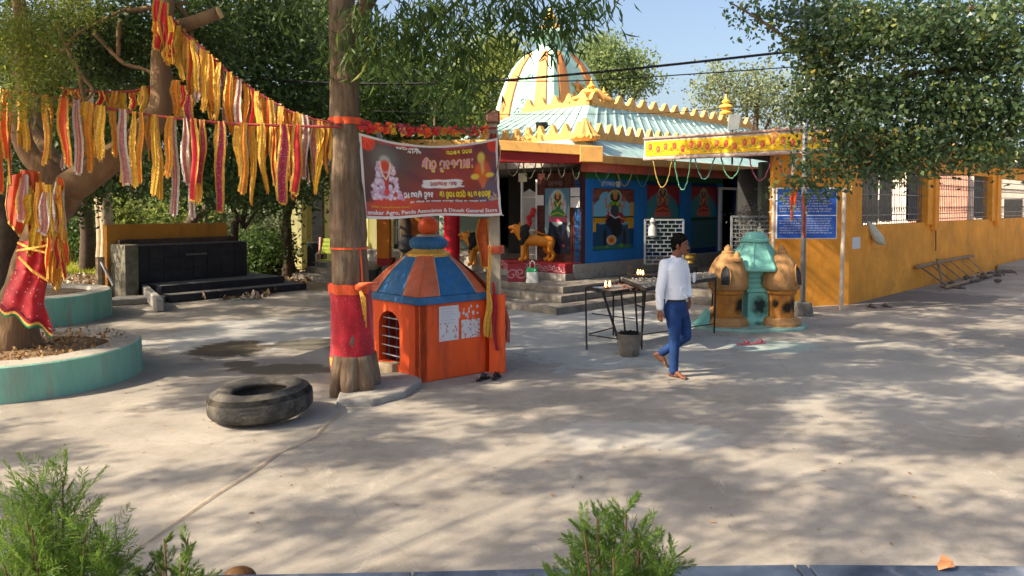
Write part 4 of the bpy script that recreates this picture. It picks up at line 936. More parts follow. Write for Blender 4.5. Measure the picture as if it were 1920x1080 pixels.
for k in range(7): signline(zm - .075 - k * .047, a.x + (.12 if k in (0, 3) else .04), b.x - .04, .024)
tag(part(sg, 'lettering', m, LETTER_W), kind='stuff')
# cloths knotted on the light pole
def rag(name, x, y, ztop, w_, h, mt, label, cat='cloth', seed=0, group=None, edge=None, yaw=0, folds=3.0, taper=.75, twist=.0):
    rs = random.Random(seed); n = 14; cols = 8; rws = []; er = [[], []]
    ph = rs.uniform(0, 6); sway = rs.uniform(-.05, .05)
    for j in range(n + 1):
        v = j / n; ww = w_ * (.55 + .45 * min(1, v * 3)) * (1 - (1 - taper) * v); ro = []
        yw = yaw + twist * v
        for i in range(cols + 1):
            u = i / cols - .5; d = .25 * w_ * math.sin(u * folds * 2 + ph + v * 1.5) * (.4 + v * .6)
            ox = u * ww; p = Vector((ox * math.cos(yw) - d * math.sin(yw), ox * math.sin(yw) + d * math.cos(yw), 0))
            p += Vector((x + sway * v * v + .012 * math.sin(v * 7 + ph), y, ztop - h * v - (abs(u) * .1 * w_ if j == n else 0) - u * w_ * .25 * v)); ro.append(p)
        rws.append(ro)
    t = thing(name, (x, y, ztop), label, cat, group); part(t, 'cloth', MB().sheet(rws), mt, smooth=True)
    if edge:
        for side in (0, -1):
            q = []
            for j, ro in enumerate(rws):
                p = ro[side]; o = ro[1] if side == 0 else ro[-2]; d = (p - o).normalized(); ew = .017 + .010 * rs.random(); q.append([p - d * .003 + Vector((0, -.004, 0)), p + d * ew + Vector((0, -.010 * rs.random(), .006 * rs.random())), p + d * ew * .8 + Vector((0, .012, 0))])
            part(t, 'edging', MB().sheet(q), edge, smooth=False)
        ro = rws[-1]; q = [[p, p + Vector((0, -.006, -.014)), p + Vector((0, .004, -.022 - .012 * rs.random()))] for p in ro]; part(t, 'edging', MB().sheet(q), edge)
    return t
lp_ = thing('light_pole', (P(1505, 0, 14.2).x, 14.2, 0), 'grey steel light pole with a concrete foot beside the blue board', 'pole')
xp = P(1506, 500, 14.2).x
part(lp_, 'pole', MB().tube([(xp, 14.2, .1), (xp, 14.2, 6.0)], .048, 14), STEEL, smooth=True)
part(lp_, 'foot', MB().hexa([(xp - .17, 14.02, 0), (xp + .15, 14.02, 0), (xp + .15, 14.36, 0), (xp - .17, 14.36, 0), (xp - .14, 14.05, .26), (xp + .12, 14.05, .26), (xp + .12, 14.32, .26), (xp - .14, 14.32, .26)]), CONC_D, bevel=.02)
c = P(1478, 15, 14.2); part(lp_, 'solar_panel', MB().hexa([c + Vector(v) for v in ((-.14, -.5, -.35), (.9, -.5, -.30), (.9, .6, .15), (.10, .6, .10), (-.14, -.5, -.31), (.9, -.5, -.26), (.9, .6, .19), (.10, .6, .14))]), mat('solar_glass', (.06, .07, .09), .3, .1))
part(lp_, 'bracket', MB().bar((xp, 14.2, 5.9), c + Vector((.3, 0, -.1)), .05), STEEL)
rag('orange_scarf', P(1498, 0, 14.1).x - .03, 14.12, P(0, 352, 14.1).z, .16, .42, ORANGE_CL, 'orange red scarf tied to the grey light pole over the blue board', 'scarf', 4, folds=5)
rag('orange_scarf', P(1489, 0, 14.1).x, 14.11, P(0, 362, 14.1).z, .07, .52, mat('salmon_cloth', (.62, .16, .08), .8, .2, 20), 'thin faded orange strip hanging left of the scarf on the light pole', 'scarf', 5)
rag('maroon_scarf', P(1514, 0, 14.1).x, 14.14, P(0, 362, 14.1).z, .055, .85, DRED_CL, 'narrow maroon and gold strip hanging on the right of the light pole', 'scarf', 6, edge=None)
# wall things: paper, sack, ladder, rubble heap, slab
a, b = WS(1598), WS(1613); s0 = 5
nb3 = C1 + A_ * ((a + b) / 2) + IN * -.012
solo('wall_notice', MB().hexa([C1 + A_ * x + IN * -o + Vector((0, 0, z)) for z in (1.17, 1.42) for x, o in ((a, .012), (b, .012), (b, .004), (a, .004))]), PAPER, 'small pale notice sheet pasted on the orange wall corner', 'notice')
a = C1 + A_ * WS(1634) + IN * -.10
m = MB(); rot = Matrix.Rotation(R(32), 3, 'Y'); m.chain([((a.x - .16, a.y, 1.70), .05), ((a.x - .10, a.y, 1.60), .085), ((a.x, a.y, 1.44), .11), ((a.x + .07, a.y, 1.34), .115)], 10); m.ball((a.x + .10, a.y, 1.30), (.13, .07, .07), 12, 8, rot)
o = fuse(None, 'sack', m, mat('sack_white', (.48, .50, .44), .8, .15, 8, .3), .02, 2); tag(o, 'pale plastic sack hanging below the first grille opening', 'sack')
ld = thing('wooden_ladder', C1 + A_ * WS(1765) + IN * -.3, 'old grey wooden ladder lying on its side against the orange wall', 'ladder')
WOOD = mat('weathered_wood', (.28, .20, .13), .9, .3, 8, .6, streak=False)
s0, s1 = WS(1712), WS(1820); f = lambda s, o, z: C1 + A_ * s + IN * -o + Vector((0, 0, z))
part(ld, 'rail', MB().tube([f(s0, .10, .56), f((s0 + s1) / 2, .10, .60), f(s1, .08, .60)], [.05, .042, .045], 8, wob=.15), WOOD, smooth=True)
part(ld, 'rail', MB().tube([f(s0 + .55, .62, .06), f((s0 + s1) / 2 + .3, .58, .07), f(s1 - .0, .58, .07)], [.05, .045, .045], 8, wob=.15), WOOD, smooth=True)
for i in range(6): u = (i + .3) / 6; p0_ = f(s0 + (s1 - s0) * u, .10, .57); p1_ = f(s0 + .55 + (s1 - s0 - .55) * u, .60, .07); part(ld, 'rung', MB().bar(p0_ + (p0_ - p1_) * .08, p1_, .075, .03), WOOD, bevel=.006)
hp = MB()
for i in range(60):
    u = rnd.random(); q = f(WS(1735) + (WS(1862) - WS(1735)) * u, .3 + abs(rnd.gauss(0, .35)), .02 + .16 * rnd.random() * (1 - abs(2 * u - 1))); r = rnd.uniform(.03, .10); hp.ball(q, (r * 1.4, r, r * .7), 6, 4)
o = fuse(None, 'dirt_heap', hp, mat('heap_earth', (.12, .10, .08), .95, .35, 6, .8), .03, 1); tag(o, 'low heap of dark earth and sticks beside the ladder', None, None, 'stuff')
a = f(WS(1860), .0, 0); m = MB(); pts = [f(WS(1868), .05, 0), f(WS(1868), 1.1, 0), f(WS(1960), 1.1, 0), f(WS(1960), .05, 0)]; m.prism([(p.x, p.y) for p in pts], 0, .16)
solo('concrete_slab', m, CONC, 'broken grey concrete slab lying at the foot of the orange wall', 'slab', bevel=.02)
part(hl, 'drain_pipe', MB().tube([f(WS(1751), .06, .9), f(WS(1751), .05, 1.6), f(WS(1752), .05, 2.4), f(WS(1752), .05, 3.3)], .018, 6), mat('rust_pipe', (.25, .09, .04), .8))
m = MB(); m.tube([f(WS(1742), .35, .02), f(WS(1743), .25, .5), f(WS(1741), .22, .72)], .04, 7)
solo('wooden_prop', m, WOOD, 'short dark stick propped between ladder and orange wall', 'stick')
# ================================================================== twin domed incense shrine
MINT2 = mat('aqua_shrine_paint', (.19, .48, .42), .7, .12, 5, .2, dirt=((.12, .20, .18), .22, 4)); OCH = mat('ochre_shrine_paint', (.40, .22, .09), .85, .25, 5, .5, dirt=((.16, .075, .035), .38, 5)); OCH_B = mat('orange_ochre_body_paint', (.42, .175, .035), .8, .2, 5, .25, dirt=((.10, .05, .03), .35, 4)); SOOT = mat('soot', (.006, .006, .006), .95, .3, 20, .3)
isr = thing('incense_shrine', (4.13, 12.9, 0), 'aqua spired shrine flanked by two small sooty ochre domes', 'shrine')
def P0(px, Y): return P(px, 0, Y).x
_a = Vector((P(1369, 0, 12.75).x, 12.75, 0)); _b = Vector((P(1471, 0, 12.75).x, 12.75, 0)); _c = Vector((P(1421, 0, 12.95).x, 12.95, 0)); _o = Vector((4.13, 12.9, 0))
OCH_B = spots('sooty_body_paint', OCH_B, [(_a + Vector((.17, -.17, .40)) - _o, .13), (_a + Vector((.26, -.02, .42)) - _o, .15), (_b + Vector((.04, -.23, .38)) - _o, .10), (_b + Vector((.16, -.17, .42)) - _o, .12), (_b + Vector((-.17, -.17, .45)) - _o, .08)])
MINT2 = spots('sooty_aqua_paint', MINT2, [(_c + Vector((.03, -.24, .38)) - _o, .17), (_c + Vector((.0, -.3, .05)) - _o, .10), (_c + Vector((.12, -.2, .82)) - _o, .10)])
def octa(cx, cy, prof, n=8, rot=R(22.5)):
    m = MB(); m.lathe((cx, cy, 0), prof, n, rot=rot); return m
cx, cy = P0(1421, 12.95), 12.95
part(isr, 'base', octa(cx, cy, [(.34, 0), (.34, .10), (.27, .18), (.25, .60), (.31, .62), (.31, .67), (.25, .70), (.25, .76), (.31, .80), (.31, .84), (.26, .87), (.26, .92), (.33, .96), (.33, 1.0), (.28, 1.04)], 4, R(48)), MINT2, bevel=.012)
part(isr, 'spire', octa(cx, cy - .0, [(.38, .97), (.50, .99), (.51, 1.03), (.30, 1.34), (.17, 1.53)]), MINT2, bevel=.008)
for k in range(8):
    a = R(22.5 + 45 * k); p_ = Vector((cx, cy, 0)); part(isr, 'spire_rib', MB().bar(p_ + Vector((.50 * math.cos(a), .50 * math.sin(a), 1.05)), p_ + Vector((.175 * math.cos(a), .175 * math.sin(a), 1.525)), .028, .02, (math.cos(a), math.sin(a), .5)), MINT2)
m = MB(); m.lathe((cx, cy, 0), [(.20, 1.46), (.235, 1.48), (.235, 1.51), (.19, 1.53), (.185, 1.56), (.14, 1.62), (.10, 1.64)], 24, .05, 24); part(isr, 'spire_cap', m, MINT2, auto=50)
def sdome(px, Y, door_ang, r=.36, back=False):
    x = P0(px, Y); c = Vector((x, Y, 0))
    m = MB(); m.lathe(c, [(r * 1.12, .0), (r * 1.15, .10), (r * 1.02, .17), (r * .92, .20)], 8, rot=R(22.5)); part(isr, 'dome_plinth', m, OCH, bevel=.015)
    m = MB(); m.lathe(c, [(r * .76, .18), (r * .76, .58), (r * .88, .60), (r * .90, .68)], 8, rot=R(22.5)); part(isr, 'dome_body', m, OCH_B, bevel=.01)
    m = MB(); pr = [(r * .9, .66), (r * 1.03, .70), (r * 1.05, .76), (r * 1.04, .88), (r * .96, 1.0), (r * .83, 1.10), (r * .62, 1.20), (r * .38, 1.27), (r * .2, 1.30)]
    m.lathe(c, pr, 48, .035, 12); part(isr, 'small_dome', m, OCH, auto=60)
    m = MB(); m.lathe(c, [(r * .34, 1.27), (r * .34, 1.31), (r * .20, 1.33), (r * .21, 1.37), (r * .12, 1.41), (.01, 1.43)], 14); part(isr, 'dome_finial', m, OCH, auto=50)
    d = Vector((math.cos(door_ang), math.sin(door_ang), 0)); sd = Vector((-d.y, d.x, 0)); up = Vector((0, 0, 1))
    rad = lambda z: next((a[0] + (b[0] - a[0]) * (z - a[1]) / (b[1] - a[1]) for a, b in zip(pr[1:], pr[2:]) if a[1] <= z <= b[1]), r)
    pts = [(-.075, .76), (.075, .76), (.085, .95), (.06, 1.04), (.0, 1.10), (-.06, 1.04), (-.085, .95)]
    ring = [c + d * (rad(z) * 1.0 + .012) + sd * x_ + up * z for x_, z in pts]; mid = c + d * (rad(.9) + .034) + up * .9
    m = MB(); ring = [q_ + d * .02 for q_ in ring]; m.add(ring + [mid], [(i, (i + 1) % 7, 7) for i in range(7)]); part(isr, 'opening', m, BLACK)  # black patch raised on the dome in place of a shaded hollow
    m = MB(); m.tube(ring + [ring[0]], .012, 6); part(isr, 'opening_rim', m, OCH, smooth=True)
    return c
cA = sdome(1370, 12.75, R(-112), .315); cB = sdome(1471, 12.75, R(-52), .295)
m = MB(); q = cA + Vector((.10, -.18, 0)); m.lathe(q, [(.10, 1.16), (.10, 1.2), (.055, 1.24), (.06, 1.27), (.01, 1.33)], 12); part(isr, 'dome_finial', m, OCH, auto=50)
# burnt patches: thin irregular soot crusts on the bodies
def soot(c, ang, r, z, w_, h, seed):
    rs = random.Random(seed); d = Vector((math.cos(ang), math.sin(ang), 0)); sd = Vector((-d.y, d.x, 0)); ring = []
    for i in range(18):
        a = i / 18 * 6.283; k = 1 + rs.uniform(-.22, .22); ring.append(c + d * (r + .006) + sd * math.cos(a) * w_ * k + Vector((0, 0, z + math.sin(a) * h * k)))
    pass
rb = .345 * .76 * math.cos(R(22.5))
soot(cA, R(-45), rb, .42, .10, .11, 1); soot(cA, R(0), rb, .42, .09, .12, 2); soot(cB, R(-90), .225, .38, .085, .10, 3); soot(cB, R(-45), .225, .40, .09, .12, 4); soot(cB, R(-135), .225, .44, .05, .10, 5)
soot(Vector((cx, cy, 0)), R(-87), .185, .38, .12, .13, 6); soot(Vector((cx, cy, 0)), R(-87), .222, .10, .06, .05, 8)
# aqua painted skirt on the ground
m = MB(); rs = random.Random(4); pts = []
for i in range(26):
    a = i / 26 * 6.283; pts.append((4.10 + math.cos(a) * 1.02 * (1 + rs.uniform(-.08, .08)), 12.83 + math.sin(a) * .62 * (1 + rs.uniform(-.1, .1))))
m.prism(pts, .0, .055); part(isr, 'foot_slab', m, mat('worn_aqua_concrete', (.26, .42, .37), .85, .3, 4, .4, dirt=((.10, .12, .11), .35, 6)), bevel=.015)
for px, Y, s_ in ((1332, 13.1, .16), (1322, 12.75, .12)): c = P(px, 0, Y); part(isr, 'buttress', MB().hexa([(c.x - s_, Y - .1, .05), (c.x + s_, Y - .1, .05), (c.x + s_, Y + .2, .05), (c.x - s_, Y + .2, .05), (c.x + s_ * .6, Y - .08, .28), (c.x + s_, Y - .08, .32), (c.x + s_, Y + .18, .32), (c.x + s_ * .6, Y + .18, .28)]), OCH if Y > 13 else MINT2, bevel=.02)
# ================================================================== lamp tables
FL = emis('flame', (1.0, .45, .10), 9)
def lamp_table(pts, z, lab, legs, tray):
    """pts: four corners of the top (x,y)"""
    cx = sum(p[0] for p in pts) / 4; cy = sum(p[1] for p in pts) / 4; t = thing('lamp_table', (cx, cy, 0), lab, 'table')
    m = MB(); m.prism(pts, z - .012, z); part(t, 'top', m, mat('ashy_top', (.20, .18, .16), .9, .45, 18, .4, dirt=((.03, .03, .03), .45, 9)))
    for i in range(4): a = Vector((*pts[i], z)); b = Vector((*pts[(i + 1) % 4], z)); part(t, 'rim', MB().bar(a, b, .022, .05), IRON)
    for a, b in legs: part(t, 'leg', MB().bar(a, b, .026), IRON)
    return t
# left small table: corners from the photo
def gz(px, py, z): v = G(px, py, z); return (v.x, v.y)
zt = .86
tp = [gz(1148, 549, zt), gz(1206, 541, zt), gz(1200, 528, zt), gz(1098, 540, zt)]
lt = lamp_table(tp, zt, 'small black iron stand on splayed legs with a burning oil lamp', [(Vector((*tp[3], zt)), G(1100, 655)), (Vector((*gz(1130, 547, zt), zt)), G(1165, 655) + Vector((0, 0, 0))), (Vector((*tp[1], zt)), G(1203, 655)), (Vector((*gz(1150, 538, zt), zt)), G(1150, 628)), (Vector((*gz(1190, 535, zt), zt)), G(1196, 640))], None)
part(lt, 'brace', MB().bar(P(1104, 628, G(1104, 640).y), P(1160, 636, G(1160, 650).y), .018), IRON); part(lt, 'brace', MB().bar(P(1110, 588, G(1104, 650).y), P(1190, 598, G(1195, 645).y), .014), IRON); part(lt, 'brace', MB().bar(P(1106, 626, G(1104, 640).y), P(1152, 614, G(1150, 628).y), .016), IRON)
tp2 = [gz(1210, 543, .92), gz(1342, 523, .92), gz(1338, 510, .92), gz(1162, 522, .92)]
lt2 = lamp_table(tp2, .92, 'long iron offering table heaped with ash, behind the man', [(Vector((*tp2[0], .92)), G(1202, 648)), (Vector((*tp2[1], .92)), G(1339, 625)), (Vector((*tp2[3], .92)), G(1172, 622)), (Vector((*tp2[2], .92)), G(1334, 600))], None)
part(lt2, 'brace', MB().bar(P(1208, 578, G(1210, 640).y), P(1168, 560, G(1172, 622).y), .016), IRON)
m = MB(); a = G(1339, 607, .0); part(lt2, 'brace', MB().bar(Vector((G(1339, 625).x, G(1339, 625).y, .16)), Vector((G(1202, 648).x, G(1202, 648).y, .16)), .014), IRON)
m = MB(); rs = random.Random(8); pa = [Vector((*q, .92)) for q in tp2]
for i in range(420):
    u, v = rs.random(), rs.random(); q = pa[0].lerp(pa[1], u).lerp(pa[3].lerp(pa[2], u), v); r = rs.uniform(.01, .028); m.ball(q + Vector((0, 0, r * .4 + .03 * (1 - abs(2 * v - 1)))), (r, r, r * .6), 5, 4)
tag(part(None, 'ash_heap', m, mat('ash_bits', (.28, .26, .23), .95, .5, 30), origin=pa[0]), 'grey ash and burnt wicks heaped on the long iron table', None, None, 'stuff')
c = P(1170, 522, G(1165, 600).y - .4)
tb = thing('black_tray', P(1200, 535, 12.2), 'black iron tray with two small flames on the long table', 'tray')
a = pa[3] + Vector((.12, -.18, .02)); part(tb, 'tray', MB().hexa([a + Vector(v) for v in ((0, 0, 0), (.48, -.03, 0), (.48, .17, 0), (0, .2, 0), (-.01, -.01, .05), (.49, -.04, .05), (.49, .18, .05), (-.01, .21, .05))]), IRON, bevel=.006)
part(tb, 'backplate', MB().box(a.x - .03, a.x + .05, a.y - .02, a.y + .0, a.z, a.z + .24), IRON)
def flame(root, p, s=1.0):
    m = MB(); m.lathe(p, [(.004, 0), (.013 * s, .015 * s), (.015 * s, .03 * s), (.008 * s, .055 * s), (.001, .08 * s)], 8); return part(root, 'flame', m, FL, smooth=True)
for dx, dz in ((.15, .06), (.23, .05), (.19, .06)): flame(tb, a + Vector((dx, .04, dz)))
c = Vector((*gz(1138, 542, zt), zt)); ol = thing('oil_lamp', c, 'small clay oil lamp burning with two flames on the black stand', 'lamp')
m = MB(); m.lathe(c, [(.02, .0), (.05, .02), (.055, .035), (.03, .03)], 12); part(ol, 'bowl', m, mat('clay', (.2, .08, .04), .8), smooth=True); flame(ol, c + Vector((-.02, 0, .03)), 1.2); flame(ol, c + Vector((.04, 0, .035)), 1.2)
m = MB(); c = Vector((*gz(1120, 541, zt), zt + .006)); m.hexa([c + Vector(v) for v in ((-.10, -.06, 0), (.12, -.08, 0), (.16, .05, 0), (-.03, .07, 0), (-.10, -.06, .02), (.12, -.08, .02), (.16, .05, .02), (-.03, .07, .02))]); solo('pale_tray', m, mat('pale_blue_tray', (.22, .28, .36), .4, .1), 'flat pale blue tray at the left end of the small black stand', 'tray', bevel=.005)
m = MB(); rs = random.Random(2)
for i in range(26): q = Vector((*gz(rs.uniform(1150, 1196), rs.uniform(533, 545), zt), zt + .01)); m.ball(q, (.02, .015, .012), 6, 4)
tag(part(None, 'offerings', m, mat('offering_red', (.20, .06, .04), .8, .5, 20), origin=tuple(q)), 'red petals and bits scattered on the small black stand', None, None, 'stuff')
c = P(1297, 512, 12.9); m = MB(); m.lathe((c.x, c.y, 0), [(.09, .925), (.115, .96), (.115, 1.04), (.125, 1.05), (.10, 1.045)], 16); solo('black_pan', m, BLACK, 'round black pan on the offering table right behind the man', 'pan', auto=40)
# bucket under the stand
c = G(1180, 666); bk = thing('ash_bucket', c, 'dented grey metal bucket full of ash under the lamp stand', 'bucket')
m = MB(); rws = []
for r, z in ((.125, 0), (.14, .02), (.155, .14), (.165, .26), (.17, .31), (.178, .315), (.168, .30), (.15, .25)): rws.append([c + Vector(((r + .010 * noise.noise(Vector((math.cos(a) * 2, math.sin(a) * 2, z * 8)))) * math.cos(a), (r + .010 * noise.noise(Vector((math.cos(a) * 2, math.sin(a) * 2, z * 8)))) * math.sin(a), z)) for a in np.arange(0, 6.28, .262)])
m.sheet(rws, True); m.add([c + Vector((.13 * math.cos(a), .13 * math.sin(a), .002)) for a in np.arange(0, 6.28, .4)], [tuple(range(16))]); part(bk, 'body', m, mat('sooty_tin', (.19, .165, .135), .7, .35, 6, .3, metal=.15, dirt=((.03, .025, .02), .35, 5)), smooth=True)
m = MB(); rs = random.Random(1)
for i in range(70): an = rs.uniform(0, 6.28); rr = .14 * math.sqrt(rs.random()); m.ball(c + Vector((rr * math.cos(an), rr * math.sin(an), .27 + rs.uniform(0, .05))), rs.uniform(.015, .03), 5, 4)
part(bk, 'ash', m, SOOT)
# ================================================================== sandals
def sandals(px, py, sep, ang, mt, label, L=.25):
    c = G(px, py); t = thing('sandals', c, label, 'sandals', 'pairs of sandals left on the ground')
    for k in (-1, 1):
        q = c + Vector((k * sep / 2, k * .04, 0)); ca, sa = math.cos(ang + k * .15), math.sin(ang + k * .15)
        out = [(-.5, .0), (-.42, .12), (-.2, .13), (.05, .13), (.3, .19), (.45, .14), (.5, 0), (.44, -.14), (.3, -.18), (.05, -.12), (-.2, -.12), (-.42, -.11)]
        pts = [(q.x + (x * ca - y * sa) * L, q.y + (x * sa + y * ca) * L) for x, y in out]
        part(t, 'sole', MB().prism(pts, .004, .026), mt, bevel=.004)
        for sgn in (-1, 1):
            f = lambda x, y, z: (q.x + (x * ca - y * sa) * L, q.y + (x * sa + y * ca) * L, z)
            part(t, 'strap', MB().tube([f(.32, 0, .03), f(.18, .08 * sgn, .07), f(.0, .13 * sgn, .03)], .010, 6), mt, smooth=True)
    return t
sandals(1409, 646, .24, .3, mat('pink_rubber', (.55, .13, .16), .6), 'pink rubber sandals lying beyond the man, in front of the aqua shrine')
sandals(918, 711, .16, 1.2, mat('black_rubber', (.012, .012, .014), .5), 'black sandals lying beside the foot of the concrete pillar')
sandals(902, 712, .10, .9, mat('pale_rubber', (.30, .22, .22), .6), 'worn pale sandals half under the black ones by the pillar', .22)
sandals(1649, 576, .34, 1.9, mat('dark_tan_rubber', (.07, .055, .045), .6), 'dark sandals with pale insoles near the orange wall corner')
sandals(461, 563, .25, .2, mat('grey_green_rubber', (.18, .22, .20), .6), 'pale grey sandals lying in front of the black altar steps')
# ================================================================== orange shrine
ORP = mat('vermilion_shrine_paint', (.74, .088, .012), .65, .15, 2.2, .4, 14, dirt=((.30, .05, .02), .28, 4), spec=.4, streak=True); ORR = mat('roof_orange_paint', (.50, .11, .045), .55, .2, 5, .35, dirt=((.30, .17, .11), .34, 6)); BLR = mat('roof_blue_paint', (.015, .11, .27), .5, .25, 5, .35, dirt=((.08, .15, .22), .36, 6))
SC = Vector((-1.06, 9.62, 0))
f0 = G(787, 719); l0 = G(688, 692); r0 = G(922, 696); bk0 = l0 + r0 - f0
sh = thing('orange_shrine', SC, 'small orange plastered shrine with a blue and orange striped roof', 'shrine')
ZW = .93
def face_pt(a, b, u, z): return a.lerp(b, u) + Vector((0, 0, z))
# right, back walls solid; left wall with an arched doorway
def wallp(a, b, inner, u0, u1, z0, z1, name='wall', m_=None):
    d = inner; return MB().hexa([face_pt(a, b, u0, z0), face_pt(a, b, u1, z0), face_pt(a, b, u1, z0) + d, face_pt(a, b, u0, z0) + d, face_pt(a, b, u0, z1), face_pt(a, b, u1, z1), face_pt(a, b, u1, z1) + d, face_pt(a, b, u0, z1) + d])
ctr = (f0 + bk0) / 2
dR = (r0 - f0).normalized(); dL = (l0 - f0).normalized(); th = .10
part(sh, 'wall', wallp(f0, r0, dL * th, 0, 1, 0, ZW), ORP, bevel=.012)
part(sh, 'wall', wallp(r0, bk0, -dR * th, 0, 1, 0, ZW), ORP); part(sh, 'wall', wallp(bk0, l0, -dL * th, 0, 1, 0, ZW), ORP)
# doorway on the left face, px 708-748
def UL(px):
    r = (px - 960) / F; d = l0 - f0; return (r * f0.y - f0.x) / (d.x - r * d.y)
u0, u1 = UL(748), UL(709); zd0, zd1, zsp = .16, .80, .60
m = MB(); arch = [(u1 + (u0 - u1) * (.5 + .5 * math.cos(math.pi * i / 12)) , zsp + (zd1 - zsp) * math.sin(math.pi * i / 12)) for i in range(13)]   # from u0 side to u1 side
out_ = lambda u, z: face_pt(f0, l0, u, z)
left = []
pairs = []
# build face as strips round the opening
pieces = [[(0, 0), (u0, 0), (u0, ZW), (0, ZW)], [(u1, 0), (1, 0), (1, ZW), (u1, ZW)], [(u0, 0), (u1, 0), (u1, zd0), (u0, zd0)]]
for pc in pieces:
    m.extr([out_(u, z) for u, z in pc], dR * th)
for (ua, za), (ub, zb) in zip(arch[:-1], arch[1:]): m.extr([out_(ua, za), out_(ub, zb), out_(ub, ZW), out_(ua, ZW)], dR * th)
part(sh, 'wall', m, ORP)
part(sh, 'inner_wall', wallp(f0 + dR * .55, l0 + dR * .55, dR * .03, .1, .95, 0, ZW), mat('inner_navy', (.01, .02, .07), .6))
for i in range(5): z = .24 + i * .115; part(sh, 'grille_bar', MB().tube([out_(u0, z) + dR * .05, out_(u1, z) + dR * .05], .008, 6), mat('bar_steel', (.4, .42, .45), .4, metal=.4))
for u in (u0 + (u1 - u0) * .33, u0 + (u1 - u0) * .7): part(sh, 'grille_bar', MB().tube([out_(u, zd0) + dR * .06, out_(u, zd1 - .04) + dR * .06], .007, 6), mat('bar_navy', (.02, .04, .12), .5))
# roof: square plan, striped, slightly swollen
zr0, zr1 = 1.02, 1.50
cor = [f0, r0, bk0, l0]; cc = ctr
def rp(k, f, s_, out=0, extra=0.045):    # side k, f along, s_ 0 eave .. 1 top
    a = cc + (cor[k] - cc) * (1 + extra); b = cc + (cor[(k + 1) % 4] - cc) * (1 + extra); e = a.lerp(b, f)
    # round the corners of the plan a little
    d = e - cc; L = d.length; rc = min(L, (cor[0] - cc).length * (1.0 + extra)); lim = (a - cc).length * .985; d = d.normalized() * min(L, lim) if L > lim else d
    tr = .235; top = cc + d.normalized() * tr; q = d.lerp(top - cc, s_) + cc; bul = .022 * math.sin(math.pi * s_)
    return q + d.normalized() * (bul + out) + Vector((0, 0, zr0 + (zr1 - zr0) * s_ + bul * .6))
m = MB(); br = []
for k in range(4):
    for i in range(16):
        f = i / 16; br.append((rp(k, f, 0, .02), ))
lo = [Vector((b[0].x, b[0].y, .925)) for b in br]; hi_ = [Vector((b[0].x, b[0].y, 1.015)) for b in br]
inn = [cc + (p - cc) * .5 for p in lo]
for q in inn: q.z = .925
inh = [Vector((q.x, q.y, 1.015)) for q in inn]
m.sheet([inn, lo, [p + (p - cc).normalized() * .012 for p in lo], hi_, inh], True); part(sh, 'eave_band', m, BLR, auto=30)
for k in range(4):
    for f0_, f1_, mt, o_ in ((.0, .26, ORR, .012), (.26, .74, BLR, 0), (.74, 1.0, ORR, .012)):
        m = MB(); m.sheet([[rp(k, f0_ + (f1_ - f0_) * i / 8, s_ / 8, o_ - (.0 if 0 < i < 8 else .0)) for i in range(9)] for s_ in range(9)]); part(sh, 'roof_stripe', m, mt, smooth=True)
    m = MB()
    for f_ in (.26, .74): m.tube([rp(k, f_, s_ / 8, .010) for s_ in range(9)], .008, 5)
    part(sh, 'stripe_edge', m, mat('plaster_edge', (.32, .26, .22), .8), smooth=True)
m = MB(); m.lathe(cc, [(.27, 1.46), (.27, 1.50), (.2, 1.54), (.19, 1.56)], 32, .03, 16); part(sh, 'gold_ring', m, GOLD, auto=50)
m = MB(); m.lathe(cc, [(.17, 1.54), (.215, 1.57), (.235, 1.61), (.235, 1.65), (.20, 1.69), (.15, 1.71)], 64, .05, 22); part(sh, 'ribbed_ring', m, BLR, auto=60)
m = MB(); m.lathe(cc, [(.16, 1.70), (.15, 1.725), (.12, 1.74)], 24); part(sh, 'neck', m, mat('plaster_edge', (.32, .26, .22), .8), auto=50)
m = MB(); m.ball(cc + Vector((0, 0, 1.84)), (.135, .135, .125), 24, 14); part(sh, 'finial_ball', m, mat('vermilion_ball_paint', (.62, .09, .02), .45, .12, 5), smooth=True)
part(sh, 'threshold_block', MB().hexa([out_(u0 + .02, 0) - dR * .10, out_(u1 - .02, 0) - dR * .10, out_(u1 - .02, 0) + dR * .1, out_(u0 + .02, 0) + dR * .1, out_(u0 + .04, .17) - dR * .08, out_(u1 - .04, .15) - dR * .08, out_(u1 - .04, .15) + dR * .1, out_(u0 + .04, .17) + dR * .1]), mat('worn_stone', (.32, .25, .17), .9, .3, 7, .5), bevel=.02)
# pasted papers on the right face
def UR(px):
    r = (px - 960) / F; d = r0 - f0; return (r * f0.y - f0.x) / (d.x - r * d.y)
nrmR = -dL
def paper(pxa, pxb, ya, yb, seed, blot=True, skew=0):
    ua, ub = UR(pxa), UR(pxb); pa_ = f0.lerp(r0, ua); pb_ = f0.lerp(r0, ub); z1 = P(pxa, ya, pa_.y).z; z0 = P(pxa, yb, pa_.y).z; rs = random.Random(seed)
    cv = Canvas(60, 80, (.60, .60, .63))
    if blot:
        for i in range(16): cv.line([(.08, .06 + i * .03), (.08 + rs.uniform(.5, .85), .06 + i * .03)], .008, (.42, .43, .50), 1.3)
        for i in range(26): cv.ell(rs.uniform(.05, .95), rs.uniform(.5, 1), rs.uniform(.01, .06), rs.uniform(.01, .04), (.55, .12, .10) if rs.random() < .6 else (.35, .30, .30), rs.uniform(0, 3), .6)
    else:
        for i in range(60): cv.ell(rs.random(), rs.random(), rs.uniform(.01, .07), rs.uniform(.01, .05), rs.choice([(.55, .10, .07), (.40, .38, .38), (.70, .14, .05)]), rs.uniform(0, 3), .6)
    painted(sh, 'pasted_paper', cv, lambda u, v: pa_.lerp(pb_, u) + nrmR * .006 + Vector((0, 0, z1 + (z0 - z1) * v)), vcmat('paper_print', .8))
paper(822, 859, 575, 641, 1); paper(864, 899, 600, 635, 2, False)
